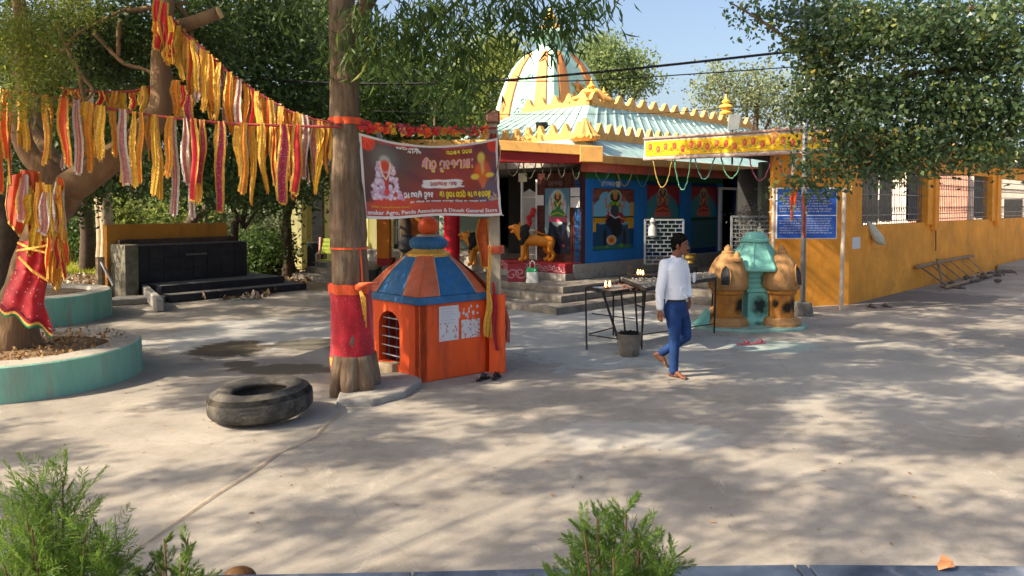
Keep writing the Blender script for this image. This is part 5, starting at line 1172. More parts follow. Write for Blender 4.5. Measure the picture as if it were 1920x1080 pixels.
rs = random.Random(12)
for i in range(16):
    px, py = rs.gauss(880, 8), rs.gauss(584, 8); p_ = f0.lerp(r0, UR(px)); c = P(px, py, p_.y) ; c = Vector((p_.x, p_.y, c.z)) + nrmR * .005; r = rs.uniform(.008, .026)
    part(sh, 'paper_scrap', MB().add([c + (dR * math.cos(a) + Vector((0, 0, math.sin(a) * 1.3))) * r * rs.uniform(.6, 1.3) for a in np.arange(0, 6.2, .9)], [tuple(range(7))]), PAPER)
# ================================================================== concrete pillar
pl = thing('concrete_pillar', (P(932, 0, 9.4).x, 9.4, 0), 'rough square concrete pillar with an orange painted foot', 'pillar')
x0, x1 = P(919, 0, 9.4).x, P(943, 0, 9.4).x
part(pl, 'shaft', MB().hexa([(x0, 9.32, 0), (x1, 9.30, 0), (x1, 9.48, 0), (x0, 9.50, 0), (x0 - .03, 9.32, 3.12), (x1 - .07, 9.32, 3.16), (x1 - .07, 9.48, 3.16), (x0 - .03, 9.5, 3.12)]), mat('pillar_concrete', (.33, .28, .21), .9, .2, 3, .4, dirt=((.16, .13, .10), .3, 5), streak=True), bevel=.012)
part(pl, 'painted_foot', MB().box(x0 - .012, x1 + .03, 9.27, 9.52, 0, .985), ORP, bevel=.012)
part(pl, 'crown_block', MB().box(x0 - .05, x1 - .04, 9.3, 9.52, 3.12, 3.28), mat('rusty_top', (.16, .08, .06), .9, .3, 8, .5), bevel=.02)
rag('pillar_scarf', P(916, 0, 9.25).x, 9.22, P(0, 460, 9.25).z + .0, .05, 1.15, GOLD, 'gold tinsel strip knotted down the left side of the pillar', 'scarf', 21, folds=5)
rag('pillar_scarf', P(919, 0, 9.2).x - .02, 9.20, P(0, 548, 9.2).z, .09, .55, GOLD, 'crumpled gold scarf tied in front of the painted pillar foot', 'scarf', 22, folds=6)
rag('pillar_scarf', P(925, 0, 9.2).x, 9.23, P(0, 530, 9.2).z, .06, .85, DRED_CL, 'thin dark red scarf hanging at the pillar foot, between gold scarf and edge', 'scarf', 23)
rag('pillar_scarf', P(949, 0, 9.3).x, 9.36, P(0, 575, 9.3).z, .07, .46, mat('faded_red_cloth', (.33, .10, .08), .8, .3, 20), 'short faded red rag hanging behind the right side of the pillar foot', 'scarf', 24)
rag('pillar_scarf', P(905, 0, 9.5).x, 9.52, P(0, 410, 9.5).z, .16, .62, mat('rust_orange_cloth', (.45, .10, .03), .8, .3, 14), 'rust orange cloth hanging below the banner left of the pillar', 'scarf', 25, edge=GOLD)
rag('pillar_scarf', P(926, 0, 9.2).x, 9.24, P(0, 250, 9.2).z, .15, .55, mat('dusty_red_cloth', (.33, .06, .05), .8, .3, 20), 'dusty red scarf with silver edging wrapped at the top of the pillar', 'scarf', 26, edge=SILVER, folds=5)
m = MB()
for i in range(5): m.tube([(x0 - .06 + .05 * math.cos(a) + .13 + .05 * math.cos(a), 9.4 + .14 * math.sin(a), P(0, 462 + i * 3, 9.3).z) for a in np.arange(0, 6.5, .5)], .008, 5)
part(pl, 'tied_string', m, ORANGE_CL, smooth=True)
# ================================================================== banner
bn = thing('banner', (-1.0, 8.9, 2), 'sagging printed red banner with white and yellow lettering, tied between tree and pillar', 'banner')
TL = P(672, 249, 8.35); TR = P(931, 259, 9.22); BL = P(684, 410, 8.38); BR = P(941, 403, 9.22)
def BN(u, v, o=0):
    t = TL.lerp(TR, u); b = BL.lerp(BR, u); sag = .125 * (1 - (2 * u - 1) ** 2) * (1 - .15 * u); t = t - Vector((0, 0, sag * 1.0)); b = b - Vector((0, 0, .012 * math.sin(u * 9)))
    p = t.lerp(b, v); n = Vector((.27, -.96, 0))
    wr = .030 * math.sin((u * 2.2 + v * 1.6) * 3.1 + 1) * (1 - v * .3) + .014 * math.sin((u - v * .5) * 21) * (1 - v) + .010 * math.sin((1 - u + v * .9) * 30) * u
    return p + n * (wr + o)
cv = Canvas(330, 190, (.065, .034, .030)); A = 190 / 330
cv.ell(.62, .42, .42, .50, (.20, .022, .014), 0, 1.6); cv.ell(.60, .46, .30, .30, (.30, .035, .018), 0, 1.6); cv.ell(.2, .2, .25, .35, (.10, .06, .05), 0, 1.4)
cv.ell(.93, .6, .07, .4, (.12, .08, .12), .3, 1.4)
cv.rect(0, .80, 1, 1, (.42, .05, .03)); cv.ell(.22, .82, .16, .11, (.55, .07, .02), 0, .6)
for i in range(30): a = rnd.uniform(.08, .30); cv.line([(a, .86), (a + rnd.uniform(-.03, .03), .70 + rnd.uniform(-.04, .06))], .006, (.55, .05, .02), A)
cv.ell(.05, .08, .055, .10, (.62, .03, .015)); cv.ell(.97, .06, .05, .11, (.55, .03, .015))
for i in range(12): cv.line([(.05 + .06 * math.cos(i), .07 + .1 * math.sin(i)), (.04, .04)], .003, (.75, .08, .03), A)
for i in range(5): cv.ell(.15 + i * .055, .03, .035, .035, (.40, .05, .05), 0, .7)
for i in range(4): cv.ell(.62 + i * .055, .03, .035, .035, (.42, .06, .05), 0, .7)
# garlanded idol, generic: dark hair, red face area, pink flower garlands
cv.ell(.165, .24, .085, .16, (.14, .13, .12), 0, .8); cv.ell(.165, .26, .035, .06, (.40, .40, .36), 0, .6)
for i in range(220):
    t = rnd.random(); yy = .30 + .44 * t; wd_ = .045 + .065 * t ** .8; cv.ell(.165 + rnd.uniform(-wd_, wd_), yy + rnd.uniform(-.02, .02), .012, .020, rnd.choice([(.62, .42, .55), (.50, .30, .45), (.70, .60, .68)]), 0, .7)
cv.ell(.165, .33, .032, .075, (.55, .06, .03), 0, .5); cv.poly([(.145, .42), (.19, .42), (.175, .66), (.16, .66)], (.45, .04, .03)); cv.ell(.165, .66, .02, .04, (.65, .05, .05), 0, .6)
cv.line([(.128, .28), (.14, .42), (.165, .50), (.19, .42), (.202, .28)], .006, (.70, .62, .40), A)
# praying figure: round cymbals, orange dress, yellow face
cv.ell(.87, .40, .065, .14, (.60, .10, .02), 0, .4); cv.poly([(.82, .42), (.92, .42), (.88, .62), (.86, .62)], (.60, .12, .02)); cv.ell(.865, .22, .028, .075, (.62, .45, .06), 0, .5); cv.ell(.87, .34, .014, .10, (.65, .35, .08), 0, .5)
cv.ell(.81, .46, .032, .038, (.72, .50, .05), 0, .4); cv.ell(.925, .455, .034, .030, (.72, .50, .05), 0, .4)
for i in range(30): cv.ell(.56 + rnd.uniform(-.10, .10), .545 + rnd.uniform(-.045, .045), .05, .025, (.70, .66, .62), 0, .4)
for i in range(7): cv.line([(.44 + rnd.uniform(-.02, 0), .50 + i * .014), (.70 + rnd.uniform(-.02, .02), .50 + i * .014)], .007, (.70, .66, .62), A)
for i in range(18): cv.line([(.94 + rnd.uniform(0, .045), .78), (.90 + rnd.uniform(0, .08), .80 - rnd.uniform(0, .12))], .0025, (.42, .32, .28), A)
bd = .018; cv.rect(0, 0, 1, .030, (.66, .63, .60)); cv.rect(0, .968, 1, 1, (.66, .63, .60)); cv.rect(0, 0, bd, 1, (.66, .63, .60)); cv.rect(1 - bd, 0, 1, 1, (.66, .63, .60))
painted(bn, 'sheet', cv, lambda u, v: BN(u, v), vcmat('flex_print', .38, .4))
WB = (TR - TL).length; HB = (TL - BL).length
Lw = mat('banner_white_print', (.70, .68, .68), .4, 0, 5, 0); Ly = mat('banner_yellow_print', (.72, .55, .04), .4, 0, 5, 0); Lp = mat('banner_pink_print', (.62, .25, .38), .4, 0, 5, 0); Lg = mat('banner_gold_print', (.68, .36, .03), .4, 0, 5, 0); Lr = mat('banner_red_print', (.45, .05, .06), .4, 0, 5, 0)
def bntext(vs, fs, u0, v0, su, sv, m_, o=.005, name='lettering', shear=0):
    part(bn, name, MB().add([BN(u0 + (x + y * shear) * su, v0 - y * sv, o) for x, y in vs], fs), m_)
def bnlatin(s, u0, u1, v0, h, m_, o=.005):
    vs, fs = text2d(s); w_ = max(v[0] for v in vs); bntext(vs, fs, u0, v0, (u1 - u0) / w_, h / .72, m_, o)
    bntext([(x + .025, y + .0) for x, y in vs], fs, u0, v0, (u1 - u0) / w_, h / .72, m_, o + .001)
bnlatin('anskar Agro, Panda Associates & Dinesh Generel Store', .022, .965, .945, .052, Lw)
bnlatin('With Compliments from :', .05, .32, .862, .026, Lg)
def bnod(gl, u0, u1, v0, h, m_, o=.005, wd=.16, shear=0):
    vs, fs, ex = odia(gl, 0, 0, 1.0, wd=wd); bntext(vs, fs, u0, v0, (u1 - u0) / ex, h, m_, o, shear=shear)
bnod(['ma', 'aa', 'dot', 'i', 'ra', 'u', 'sp', 'ga', 'u', 'na', 'da', 'ga', 'aa', 'tha', 'aa'], .425, .80, .335, .125, Ly, .005, .26, .1)
bnod(['ma', 'aa', 'dot', 'i', 'ra', 'u', 'sp', 'ga', 'u', 'na', 'da', 'ga', 'aa', 'tha', 'aa'], .421, .796, .325, .115, Lp, .008, .17, .1)
bnod(['pa', 'ra', 'tha', 'ma', 'sp', 'ba', 'ra', 'sa'], .61, .80, .135, .055, Ly, wd=.2)
bnod(['sa', 'ra', 'i', 'ma', 'tta', 'i'], .25, .42, .085, .03, Lw, wd=.2); bnod(['ma', 'aa', 'ga', 'da', 'i'], .33, .43, .125, .035, Lw, wd=.2)
bnod(['ba', 'aa', 'ra', 'la', 'pa', 'aa', 'na', 'sp', 'ga', 'la', 'na'], .47, .67, .575, .055, Lr, wd=.18)
bnod(['ba', 'e', 'la', 'pa', 'aa', 'da', 'i', 'sp', 'ba', 'u', 'da', 'na'], .28, .49, .735, .075, Lw, wd=.22); bnod(['colon'], .50, .52, .735, .06, Lr, wd=.3)
bnod(['ma', 'aa', 'dot', 'sp', 'sa', 'u', 'ra', 'e', 'sa', 'ba', 'ra', 'i', 'sp', 'ma', 'e', 'la', 'sp', 'tta', 'ra', 'sa', 'tta', 'u'], .53, .93, .735, .075, Ly, wd=.22)
bnod(['sa', 'u', 'na', 'sp', 'pa', 'ba', 'i', 'ra', 'tta', 'sp', 'ma', 'da', 'sp', 'ga', 'la', 'ra', 'sa', 'na', 'sp', 'tta', 'pa', 'aa', 'da'] * 2, .32, .89, .80, .022, Lw, wd=.2)
for p, q in ((TL, P(655, 240, 8.3)), (BL, P(668, 415, 8.3)), (TR, P(938, 256, 9.28)), (BR, P(944, 404, 9.3))): part(bn, 'tie', MB().tube([p, q], .006, 5), Lw)
# ================================================================== planters and left altar
def planter(cx, cy, r, h, label, name='tree_planter'):
    t = thing(name, (cx, cy, 0), label, 'planter'); m = MB(); n = 72; rws = []
    for rr, z in ((r, -.02), (r, h * .5), (r - .01, h - .015), (r - .03, h), (r - .34, h + .01), (r - .36, h - .10)):
        rws.append([(cx + (rr + .012 * noise.noise(Vector((math.cos(a) * 3, math.sin(a) * 3, z * 3)))) * math.cos(a), cy + (rr + .012 * noise.noise(Vector((math.cos(a) * 3, math.sin(a) * 3, z * 3)))) * math.sin(a), z) for a in np.linspace(0, 2 * math.pi, n, endpoint=False)])
    part(t, 'wall', MB().sheet([[Vector(p) for p in rw] for rw in rws[:4]], True), TEAL_PL, smooth=False, auto=40)
    part(t, 'coping', MB().sheet([[Vector(p) for p in rw] for rw in rws[3:]], True), mat('dusty_coping', (.36, .33, .28), .9, .2, 3, .3, dirt=((.20, .16, .11), .4, 3)), auto=40)
    m = MB(); m.lathe((cx, cy, 0), [(r - .35, 0), (r - .35, h - .06), (r * .5, h - .03), (.01, h - .0)], 40); part(t, 'soil', m, mat('planter_soil', (.20, .13, .075), .95, .3, 8, .8, dirt=((.34, .24, .13), .3, 12)), smooth=True)
    return t
planter(-6.0, 9.0, 1.36, .40, 'near round mint green planter with the ribbon covered tree')
planter(-9.15, 13.75, 1.55, .50, 'far round mint green planter behind the cloth wrapped trunk')
rs = np.random.RandomState(31); k = 900; a = rs.uniform(0, 6.28, k); r_ = 1.15 * np.sqrt(rs.rand(k)); p = np.stack([-6.0 + r_ * np.cos(a), 9.1 + r_ * np.sin(a), np.full(k, .405)], 1); V, Fq = leaves(p, .055, .5, 0, rs)
o = npmesh(None, 'fallen_leaves', V, Fq, leafmat('fallen_leaf', [(0, (.16, .08, .03)), (1, (.42, .26, .10))], .1), rs.rand(k)); tag(o, 'dry brown leaves lying on the soil of the near planter', None, None, 'stuff')
rs = np.random.RandomState(32); k = 700; p = np.stack([rs.uniform(-6, 9, k), rs.uniform(4.4, 15, k), np.full(k, .014)], 1); V, Fq = leaves(p, .045, .45, 0, rs, np.array([[0, 0, 0]])); V[:, 2] = .008 + (V[:, 2] - .014) * .25
o = npmesh(None, 'fallen_leaves', V, Fq, leafmat('fallen_leaf', [(0, (.16, .08, .03)), (1, (.42, .26, .10))], .1), rs.rand(k)); tag(o, 'small dry leaves scattered over the courtyard', None, None, 'stuff')
# black altar with orange back
al = thing('black_altar', (-6.4, 18.5, 0), 'black tiled altar platform with two steps and an orange back wall', 'altar')
a1 = G(320, 568); a2 = G(575, 543); dA = (a2 - a1); dA.z = 0; dn_ = dA.normalized(); bk_ = Vector((-dn_.y, dn_.x, 0))
def AL(s, o, z): return a1 + dn_ * s + bk_ * o + Vector((0, 0, z))
LA = dA.length
def abox(s0, s1, o0, o1, z0, z1): return MB().hexa([AL(s0, o0, z0), AL(s1, o0, z0), AL(s1, o1, z0), AL(s0, o1, z0), AL(s0, o0, z1), AL(s1, o0, z1), AL(s1, o1, z1), AL(s0, o1, z1)])
BT = mat('black_granite_tile', (.012, .014, .022), .35, .35, 3, .04, dirt=((.05, .05, .05), .25, 3)); STG = mat('dusty_step_top', (.13, .125, .12), .85, .3, 4, .3, dirt=((.05, .05, .05), .4, 4))
part(al, 'step', abox(0, LA, 0, 1.6, 0, .16), BT, bevel=.01); part(al, 'step_top', abox(.02, LA - .02, .02, 1.6, .16, .164), STG)
part(al, 'step', abox(.0, LA * .90, .45, 1.9, .16, .33), BT, bevel=.01); part(al, 'step_top', abox(.02, LA * .90 - .02, .47, 1.9, .33, .334), STG)
zt2 = P(0, 458, AL(1, 1.3, 0).y).z
n_ = 8
for i in range(n_):
    for j in range(3):
        s0 = -.25 + (LA * .74 + .25) * i / n_; s1 = -.25 + (LA * .74 + .25) * (i + 1) / n_; z0 = .33 + (zt2 - .33) * j / 3; z1 = .33 + (zt2 - .33) * (j + 1) / 3
        part(al, 'tile', abox(s0 + .004, s1 - .004, 1.28, 1.31, z0 + .004, z1 - .004), BT)
part(al, 'block', abox(-.25, LA * .74, 1.3, 2.0, 0, zt2 - .01), mat('altar_grout', (.03, .03, .035), .8)); part(al, 'ledge', abox(-.28, LA * .74, 1.26, 1.5, zt2, zt2 + .03), mat('altar_ledge', (.11, .11, .115), .5, .3, 5), bevel=.008)
part(al, 'side', abox(-.55, -.26, .95, 2.2, 0, zt2 + .05), mat('mossy_grey', (.16, .15, .11), .9, .3, 5, .4, dirt=((.05, .04, .03), .4, 4)), bevel=.02)
part(al, 'upper_ledge', abox(-.42, LA * .70, 1.55, 2.3, zt2 - .02, zt2 + .14), mat('brick_edge', (.09, .06, .05), .9, .4, 6, .4), bevel=.01)
part(al, 'back_wall', abox(-.62, LA * .66, 1.75, 1.98, 0, P(0, 419, AL(1, 1.8, 0).y).z), mat('altar_orange_paint', (.52, .23, .04), .85, .18, 2.5, .2, dirt=((.20, .09, .03), .3, 2.5), streak=True), bevel=.01)
part(al, 'slot', abox(LA * .28, LA * .43, 1.255, 1.275, zt2 - .26, zt2 - .22), mat('altar_ledge', (.1, .1, .1)))
# low steps and a stump-like post to its left
ds = thing('drain_steps', (-8.6, 16.6, 0), 'low cracked concrete steps and channel between planter and black altar', 'steps')
for k, (y0_, y1_) in enumerate(((575, 559), (562, 548))):
    a = G(184, y0_ + 0); b = G(298, y0_ - 6); part(ds, 'step', MB().prism([(a.x, a.y), (b.x, b.y), (b.x + .1, b.y + .7), (a.x, a.y + .8)], 0, .13 + .09 * k), CONC_D if k else CONC, bevel=.02)
part(ds, 'side', MB().bar(G(300, 572, .14), G(262, 536, .2), .14, .26), CONC, bevel=.02)
sp_ = thing('stone_post', G(189, 560), 'short weathered post standing by the low steps', 'post'); c = G(189, 562)
part(sp_, 'shaft', MB().tube([c, c + Vector((0, 0, .95))], [.10, .095], 8, wob=.08), WOOD, smooth=False); part(sp_, 'prop', MB().bar(c + Vector((.08, -.1, .85)), c + Vector((.45, -.3, .35)), .04), mat('grey_stick', (.3, .3, .32), .7))
# bench
bc = thing('garden_bench', G(620, 512), 'pink and yellow green slatted bench half hidden by the tree trunk', 'bench')
Yb = G(600, 516).y; xb0, xb1 = P(590, 0, Yb).x, P(668, 0, Yb).x
YG = mat('bench_green_paint', (.36, .45, .06), .6, .2, 8); PK = mat('bench_pink_paint', (.50, .22, .22), .6, .2, 8)
for i in range(4): z = .62 + i * .12; part(bc, 'slat', MB().hexa([(xb0, Yb + .42 + .03 * i, z), (xb1, Yb + .42 + .03 * i, z), (xb1, Yb + .45 + .03 * i, z), (xb0, Yb + .45 + .03 * i, z), (xb0, Yb + .44 + .03 * i, z + .10), (xb1, Yb + .44 + .03 * i, z + .10), (xb1, Yb + .47 + .03 * i, z + .10), (xb0, Yb + .47 + .03 * i, z + .10)]), YG, bevel=.005)
for i in range(4): part(bc, 'slat', MB().box(xb0, xb1, Yb + .02 + i * .10, Yb + .10 + i * .10, .42, .45), YG, bevel=.005)
for x in (xb0 - .03, xb1 + .03):
    part(bc, 'side_frame', MB().tube([(x, Yb - .02, 0), (x, Yb + .05, .42), (x, Yb + .02, .62), (x, Yb + .30, .66)], .032, 8), mat('bench_white_paint', (.5, .45, .42), .6, .2), smooth=True)
    part(bc, 'side_frame', MB().tube([(x, Yb + .50, 0), (x, Yb + .40, .42), (x, Yb + .52, 1.12)], .035, 8), PK, smooth=True)
# ================================================================== tyre
c = G(489, 783); tc_ = Vector((c.x, c.y + .02, 0)); Ro, Ri, Ht = .49, .25, .30
prof = [(Ri, .04), (Ri + .02, .015), (Ri + .06, .0), (Ri + .14, -.02), (Ro - .09, .0), (Ro - .03, .025), (Ro, .07), (Ro + .004, .10)] + [(Ro + .004, .12 + .0), (Ro + .004, .18), (Ro + .002, .22), (Ro - .03, .275), (Ro - .09, .30), (Ri + .14, .32), (Ri + .06, .30), (Ri + .02, .285), (Ri, .26), (Ri + .015, .24), (Ri + .09, .20), (Ri + .13, .15), (Ri + .09, .10), (Ri + .015, .06), (Ri, .04)]
rws = []; nn = 96
for r_, z in prof:
    ro = []
    for k in range(nn):
        a = 2 * math.pi * k / nn; g = 0
        if r_ > Ro - .035 and .06 < z < .24: g = -.002 if k % 4 == 0 else 0
        rr = r_ + g + .006 * noise.noise(Vector((math.cos(a) * 2, math.sin(a) * 2, z * 3))); ro.append(Vector((rr * math.cos(a) * 1.02, rr * math.sin(a) * 1.0, z)))
    rws.append(ro)
rot = Matrix.Rotation(R(-3.2), 3, 'Y') @ Matrix.Rotation(R(1.2), 3, 'X'); off = Vector((0, 0, .045))
rws = [[tc_ + off + rot @ Vector((p.x, p.y, p.z * .86)) for p in ro] for ro in rws]
ty = thing('old_tyre', tc_, 'large worn truck tyre lying flat on the sunny ground', 'tyre')
RUB = mat('dusty_rubber', (.055, .052, .048), .8, .35, 4, .3, 50, dirt=((.20, .17, .13), .45, 3))
part(ty, 'sidewall', MB().sheet(rws[10:], True), RUB, smooth=True); part(ty, 'tread', MB().sheet(rws[5:12], True), mat('dusty_tread_rubber', (.045, .043, .04), .85, .35, 5, .6, 30, dirt=((.17, .145, .11), .4, 4)), auto=35); part(ty, 'lower_sidewall', MB().sheet(rws[:6], True), RUB, smooth=True)
m = MB()
for k in range(3):
    rz = (.105 + .045 * k) * .86; m.sheet([[tc_ + off + rot @ Vector(((Ro + o_) * math.cos(a) * 1.02, (Ro + o_) * math.sin(a), rz + dz)) for a in np.linspace(0, 2 * math.pi, 96, endpoint=False)] for o_, dz in ((.000, -.013), (.003, -.008), (.003, .008), (.0, .013))], True)
part(ty, 'tread_ribs', m, mat('dusty_tread_rubber', (.045, .043, .04)), auto=35)
# ================================================================== foreground ledge
pp = [G(540, 1079, .45), G(980, 1065, .45), G(1500, 1058, .45), G(1925, 1063, .45)]
fl_ = thing('front_parapet', (1, 3, 0), 'low blue painted ledge along the near edge of the courtyard', 'wall')
LED = mat('blue_ledge_paint', (.05, .07, .11), .5, .4, 2.2, .15, dirt=((.22, .24, .28), .4, 2.5))
cutx = [pp[0], pp[1], pp[1].lerp(pp[2], .55)]
xs_ = [-2.0, 0.0, .95, 2.35, 4.2]
def ledge_y(x):
    for a, b in zip(pp[:-1], pp[1:]):
        if a.x <= x <= b.x: return a.y + (b.y - a.y) * (x - a.x) / (b.x - a.x)
    return pp[0].y if x < pp[0].x else pp[-1].y
xs_ = [pp[0].x - .5, pp[0].x + .55, .35, 1.30, 1.36, 3.2]
for a, b in zip(xs_[:-1], xs_[1:]):
    w_ = .006; part(fl_, 'coping_slab' if b - a > .2 else 'joint_tile', MB().prism([(a + w_, ledge_y(a) - .9), (b - w_, ledge_y(b) - .9), (b - w_, ledge_y(b)), (a + w_, ledge_y(a))], .39, .45), LED, bevel=.004)
part(fl_, 'wall', MB().prism([(xs_[0], ledge_y(xs_[0]) - .85), (3.2, ledge_y(3.2) - .85), (3.2, ledge_y(3.2) - .03), (xs_[0], ledge_y(xs_[0]) - .03)], -.02, .388), CONC)
c = G(1771, 1063, .455); m = MB(); lv = [c + Vector(v) for v in ((-.045, -.03, .0), (-.01, -.045, .02), (.03, -.03, .015), (.035, .0, .03), (.01, .035, .045), (-.012, .02, .02), (-.03, .01, .01))]; m.add(lv, [(0, 1, 2, 3, 4, 5, 6)])
solo('dry_leaf', m, mat('dry_orange_leaf', (.55, .24, .10), .7, .2), 'curled dry orange leaf lying on the blue ledge', 'leaf', solid=.002)
c = P(449, 1084, 3.75); m = MB(); m.ball((c.x, c.y, c.z), (.085, .07, .055), 20, 10); st_ = solo('brown_gourd', m, mat('mottled_brown', (.10, .045, .012), .6, .5, 40, .3), 'rounded mottled brown stone cap at the near edge of the ground', 'stone', smooth=True)
m = MB(); m.tube([(c.x, c.y, 0), (c.x, c.y, c.z)], .05, 12); solo('short_post', m, CONC, 'short concrete stub under the mottled brown cap', 'post')
# ================================================================== cables
CAB = mat('black_cable', (.012, .012, .014), .6)
def cable(pts, r, label):
    q = [P(*p) for p in pts]; out = []
    for i in range(len(q) - 1):
        for k in range(6):
            t = k / 6; p0_, p1_, p2_, p3_ = q[max(i - 1, 0)], q[i], q[i + 1], q[min(i + 2, len(q) - 1)]
            out.append(.5 * ((2 * p1_) + (p2_ - p0_) * t + (2 * p0_ - 5 * p1_ + 4 * p2_ - p3_) * t * t + (3 * p1_ - p0_ - 3 * p2_ + p3_) * t ** 3))
    out.append(q[-1]); solo('overhead_cable', MB().tube(out, r, 6), CAB, label, 'cable', 'overhead cables crossing the courtyard', smooth=True)
cable([(300, 128, 15), (520, 150, 14.6), (700, 157, 14.2), (900, 153, 13.8), (1100, 137, 13.2), (1280, 119, 12.8), (1500, 95, 12.2), (1700, 76, 11.8), (1960, 42, 11.2)], .022, 'thick twisted black cable sloping up to the right above the temple roofs')
cable([(930, 152, 15), (1100, 151, 14.5), (1280, 140, 14), (1440, 129, 13.6), (1600, 117, 13.2), (1960, 95, 12.5)], .011, 'thinner cable just below the thick one in front of the dome')
cable([(700, 208, 15), (900, 214, 15), (1080, 214, 15), (1240, 212, 15), (1400, 200, 15), (1560, 193, 14.5), (1960, 175, 13.5)], .006, 'thinnest cable passing in front of the hipped roofs')
cable([(742, 160, 14), (800, 205, 13), (850, 240, 12)], .008, 'short slack wire slanting down behind the front trunk')
# ================================================================== trees
def tree_thing(name, loc, label, group=None): return thing(name, loc, label, 'tree', group)
def limb(root, pts, mt, name='branch', n=12, wob=.12, seed=0): return part(root, name, MB().tube([p for p, r in pts], [r for p, r in pts], n, wob=wob, seed=seed), mt, smooth=True)
def dense(pts, k=5):
    out = []
    for i in range(len(pts) - 1):
        p0_, r0_ = pts[max(i - 1, 0)]; p1_, r1_ = pts[i]; p2_, r2_ = pts[i + 1]; p3_, r3_ = pts[min(i + 2, len(pts) - 1)]
        for j in range(k):
            t = j / k; out.append((.5 * ((2 * p1_) + (p2_ - p0_) * t + (2 * p0_ - 5 * p1_ + 4 * p2_ - p3_) * t * t + (3 * p1_ - p0_ - 3 * p2_ + p3_) * t ** 3), r1_ + (r2_ - r1_) * t))
    out.append(pts[-1]); return out
# --- front trunk
t1 = tree_thing('front_tree', G(664, 735), 'tall straight tree with its trunk wrapped in red cloth beside the orange shrine')
TP = lambda px, py, dY=0: P(px, py, 8.4 + dY)
base = G(664, 737)
trunk1 = [(Vector((base.x, 8.4, -.05)), .25), (TP(664, 705), .235), (TP(660, 620), .215), (TP(656, 500), .205), (TP(652, 380), .19), (TP(648, 250), .172), (TP(645, 120), .16), (TP(641, 0), .145), (TP(637, -130), .13), (TP(648, -260), .11), (TP(640, -420), .07)]
def trunk_at(z):
    for (p, r), (q, s_) in zip(trunk1[:-1], trunk1[1:]):
        if p.z <= z <= q.z: f = (z - p.z) / (q.z - p.z); return p.lerp(q, f), r + (s_ - r) * f
    return trunk1[-1]
part(t1, 'trunk', MB().tube([p for p, r in dense(trunk1, 6)], [r for p, r in dense(trunk1, 6)], 28, wob=.13), BARK, smooth=True)
for a, l in ((-2.4, .29), (-1.6, .27), (-.7, .27), (.6, .29), (2.3, .29)): limb(t1, dense([(base + Vector((.12 * math.cos(a), .12 * math.sin(a), .42)), .13), (base + Vector((.19 * math.cos(a), .19 * math.sin(a), .15)), .11), (base + Vector((l * .72 * math.cos(a), l * .72 * math.sin(a), -.03)), .075)], 4), BARK, 'root', wob=.2, seed=a)
cp = lambda n_, m_, s_=2: n_
limb(t1, dense([(TP(655, 60), .10), (TP(690, 0, -.3), .09), (TP(740, -90, -.6), .07), (TP(820, -200, -1), .05)]), BARK, seed=3)
limb(t1, dense([(TP(648, 40), .09), (TP(600, -60, .4), .07), (TP(520, -200, .9), .05)]), BARK, seed=4)
limb(t1, dense([(TP(668, 120), .035), (TP(700, 95, -.2), .03), (TP(760, 80, -.4), .022), (TP(840, 20, -.5), .018), (TP(900, -40, -.6), .02)]), BARK_D, seed=5)
limb(t1, dense([(TP(745, 85, -.3), .014), (TP(790, 130, -.3), .011), (TP(830, 165, -.3), .007)]), BARK_D, seed=6, n=6)
limb(t1, dense([(TP(820, -200, -1), .045), (TP(900, -120, -1), .035), (TP(960, -60, -1), .022), (TP(1040, -20, -1), .012)]), BARK, seed=7, n=8)
# long drooping leaves: hanging sprays
LF1 = leafmat('long_green_leaf', [(0, (.035, .075, .02)), (.5, (.06, .12, .03)), (.85, (.12, .18, .04)), (1, (.22, .24, .06))], .35, .45)
def sprays(root, cl, n, size, m_, seed, name='crown', aspect=.16, droop=1.1, twig=.16, per=22, shell=.1): return crown(root, cl, n, size, m_, name, aspect, droop, twig, per, shell, seed)
cl1 = [pclump(820, 30, 7.8, 90, 45, .6, 9), pclump(780, 95, 7.8, 55, 55, .5, 5), pclump(870, 95, 7.6, 45, 60, .5, 6), pclump(845, 175, 7.7, 32, 42, .35, 3), pclump(700, 40, 8.0, 50, 55, .5, 5), pclump(690, 95, 8.0, 30, 28, .3, 2),
       pclump(950, 15, 7.6, 70, 30, .5, 5), pclump(975, 56, 7.6, 40, 30, .4, 1.6), pclump(1040, 25, 7.6, 60, 28, .4, 4), pclump(1110, 12, 7.6, 45, 24, .35, 3), pclump(1060, 60, 7.6, 30, 22, .3, 1.6), pclump(860, 215, 7.8, 22, 22, .25, 1), pclump(892, 140, 7.7, 20, 26, .25, .8),
       pclump(640, 100, 8.1, 30, 20, .25, 1.2), pclump(600, 20, 8.4, 45, 30, .5, 1.6)]
sprays(t1, cl1, 2900, .165, LF1, 41)
# root kerb
kb = [G(632, 764), G(700, 762), G(760, 745), G(790, 722), G(775, 706), G(700, 712), G(640, 735)]
m = MB(); m.prism([(p.x + .02 * noise.noise(p * 3), p.y + .02 * noise.noise(p * 5)) for p in kb], -.02, .075); solo('root_kerb', m, CONC, 'broken concrete kerb around the roots of the front trunk', 'kerb', bevel=.025)
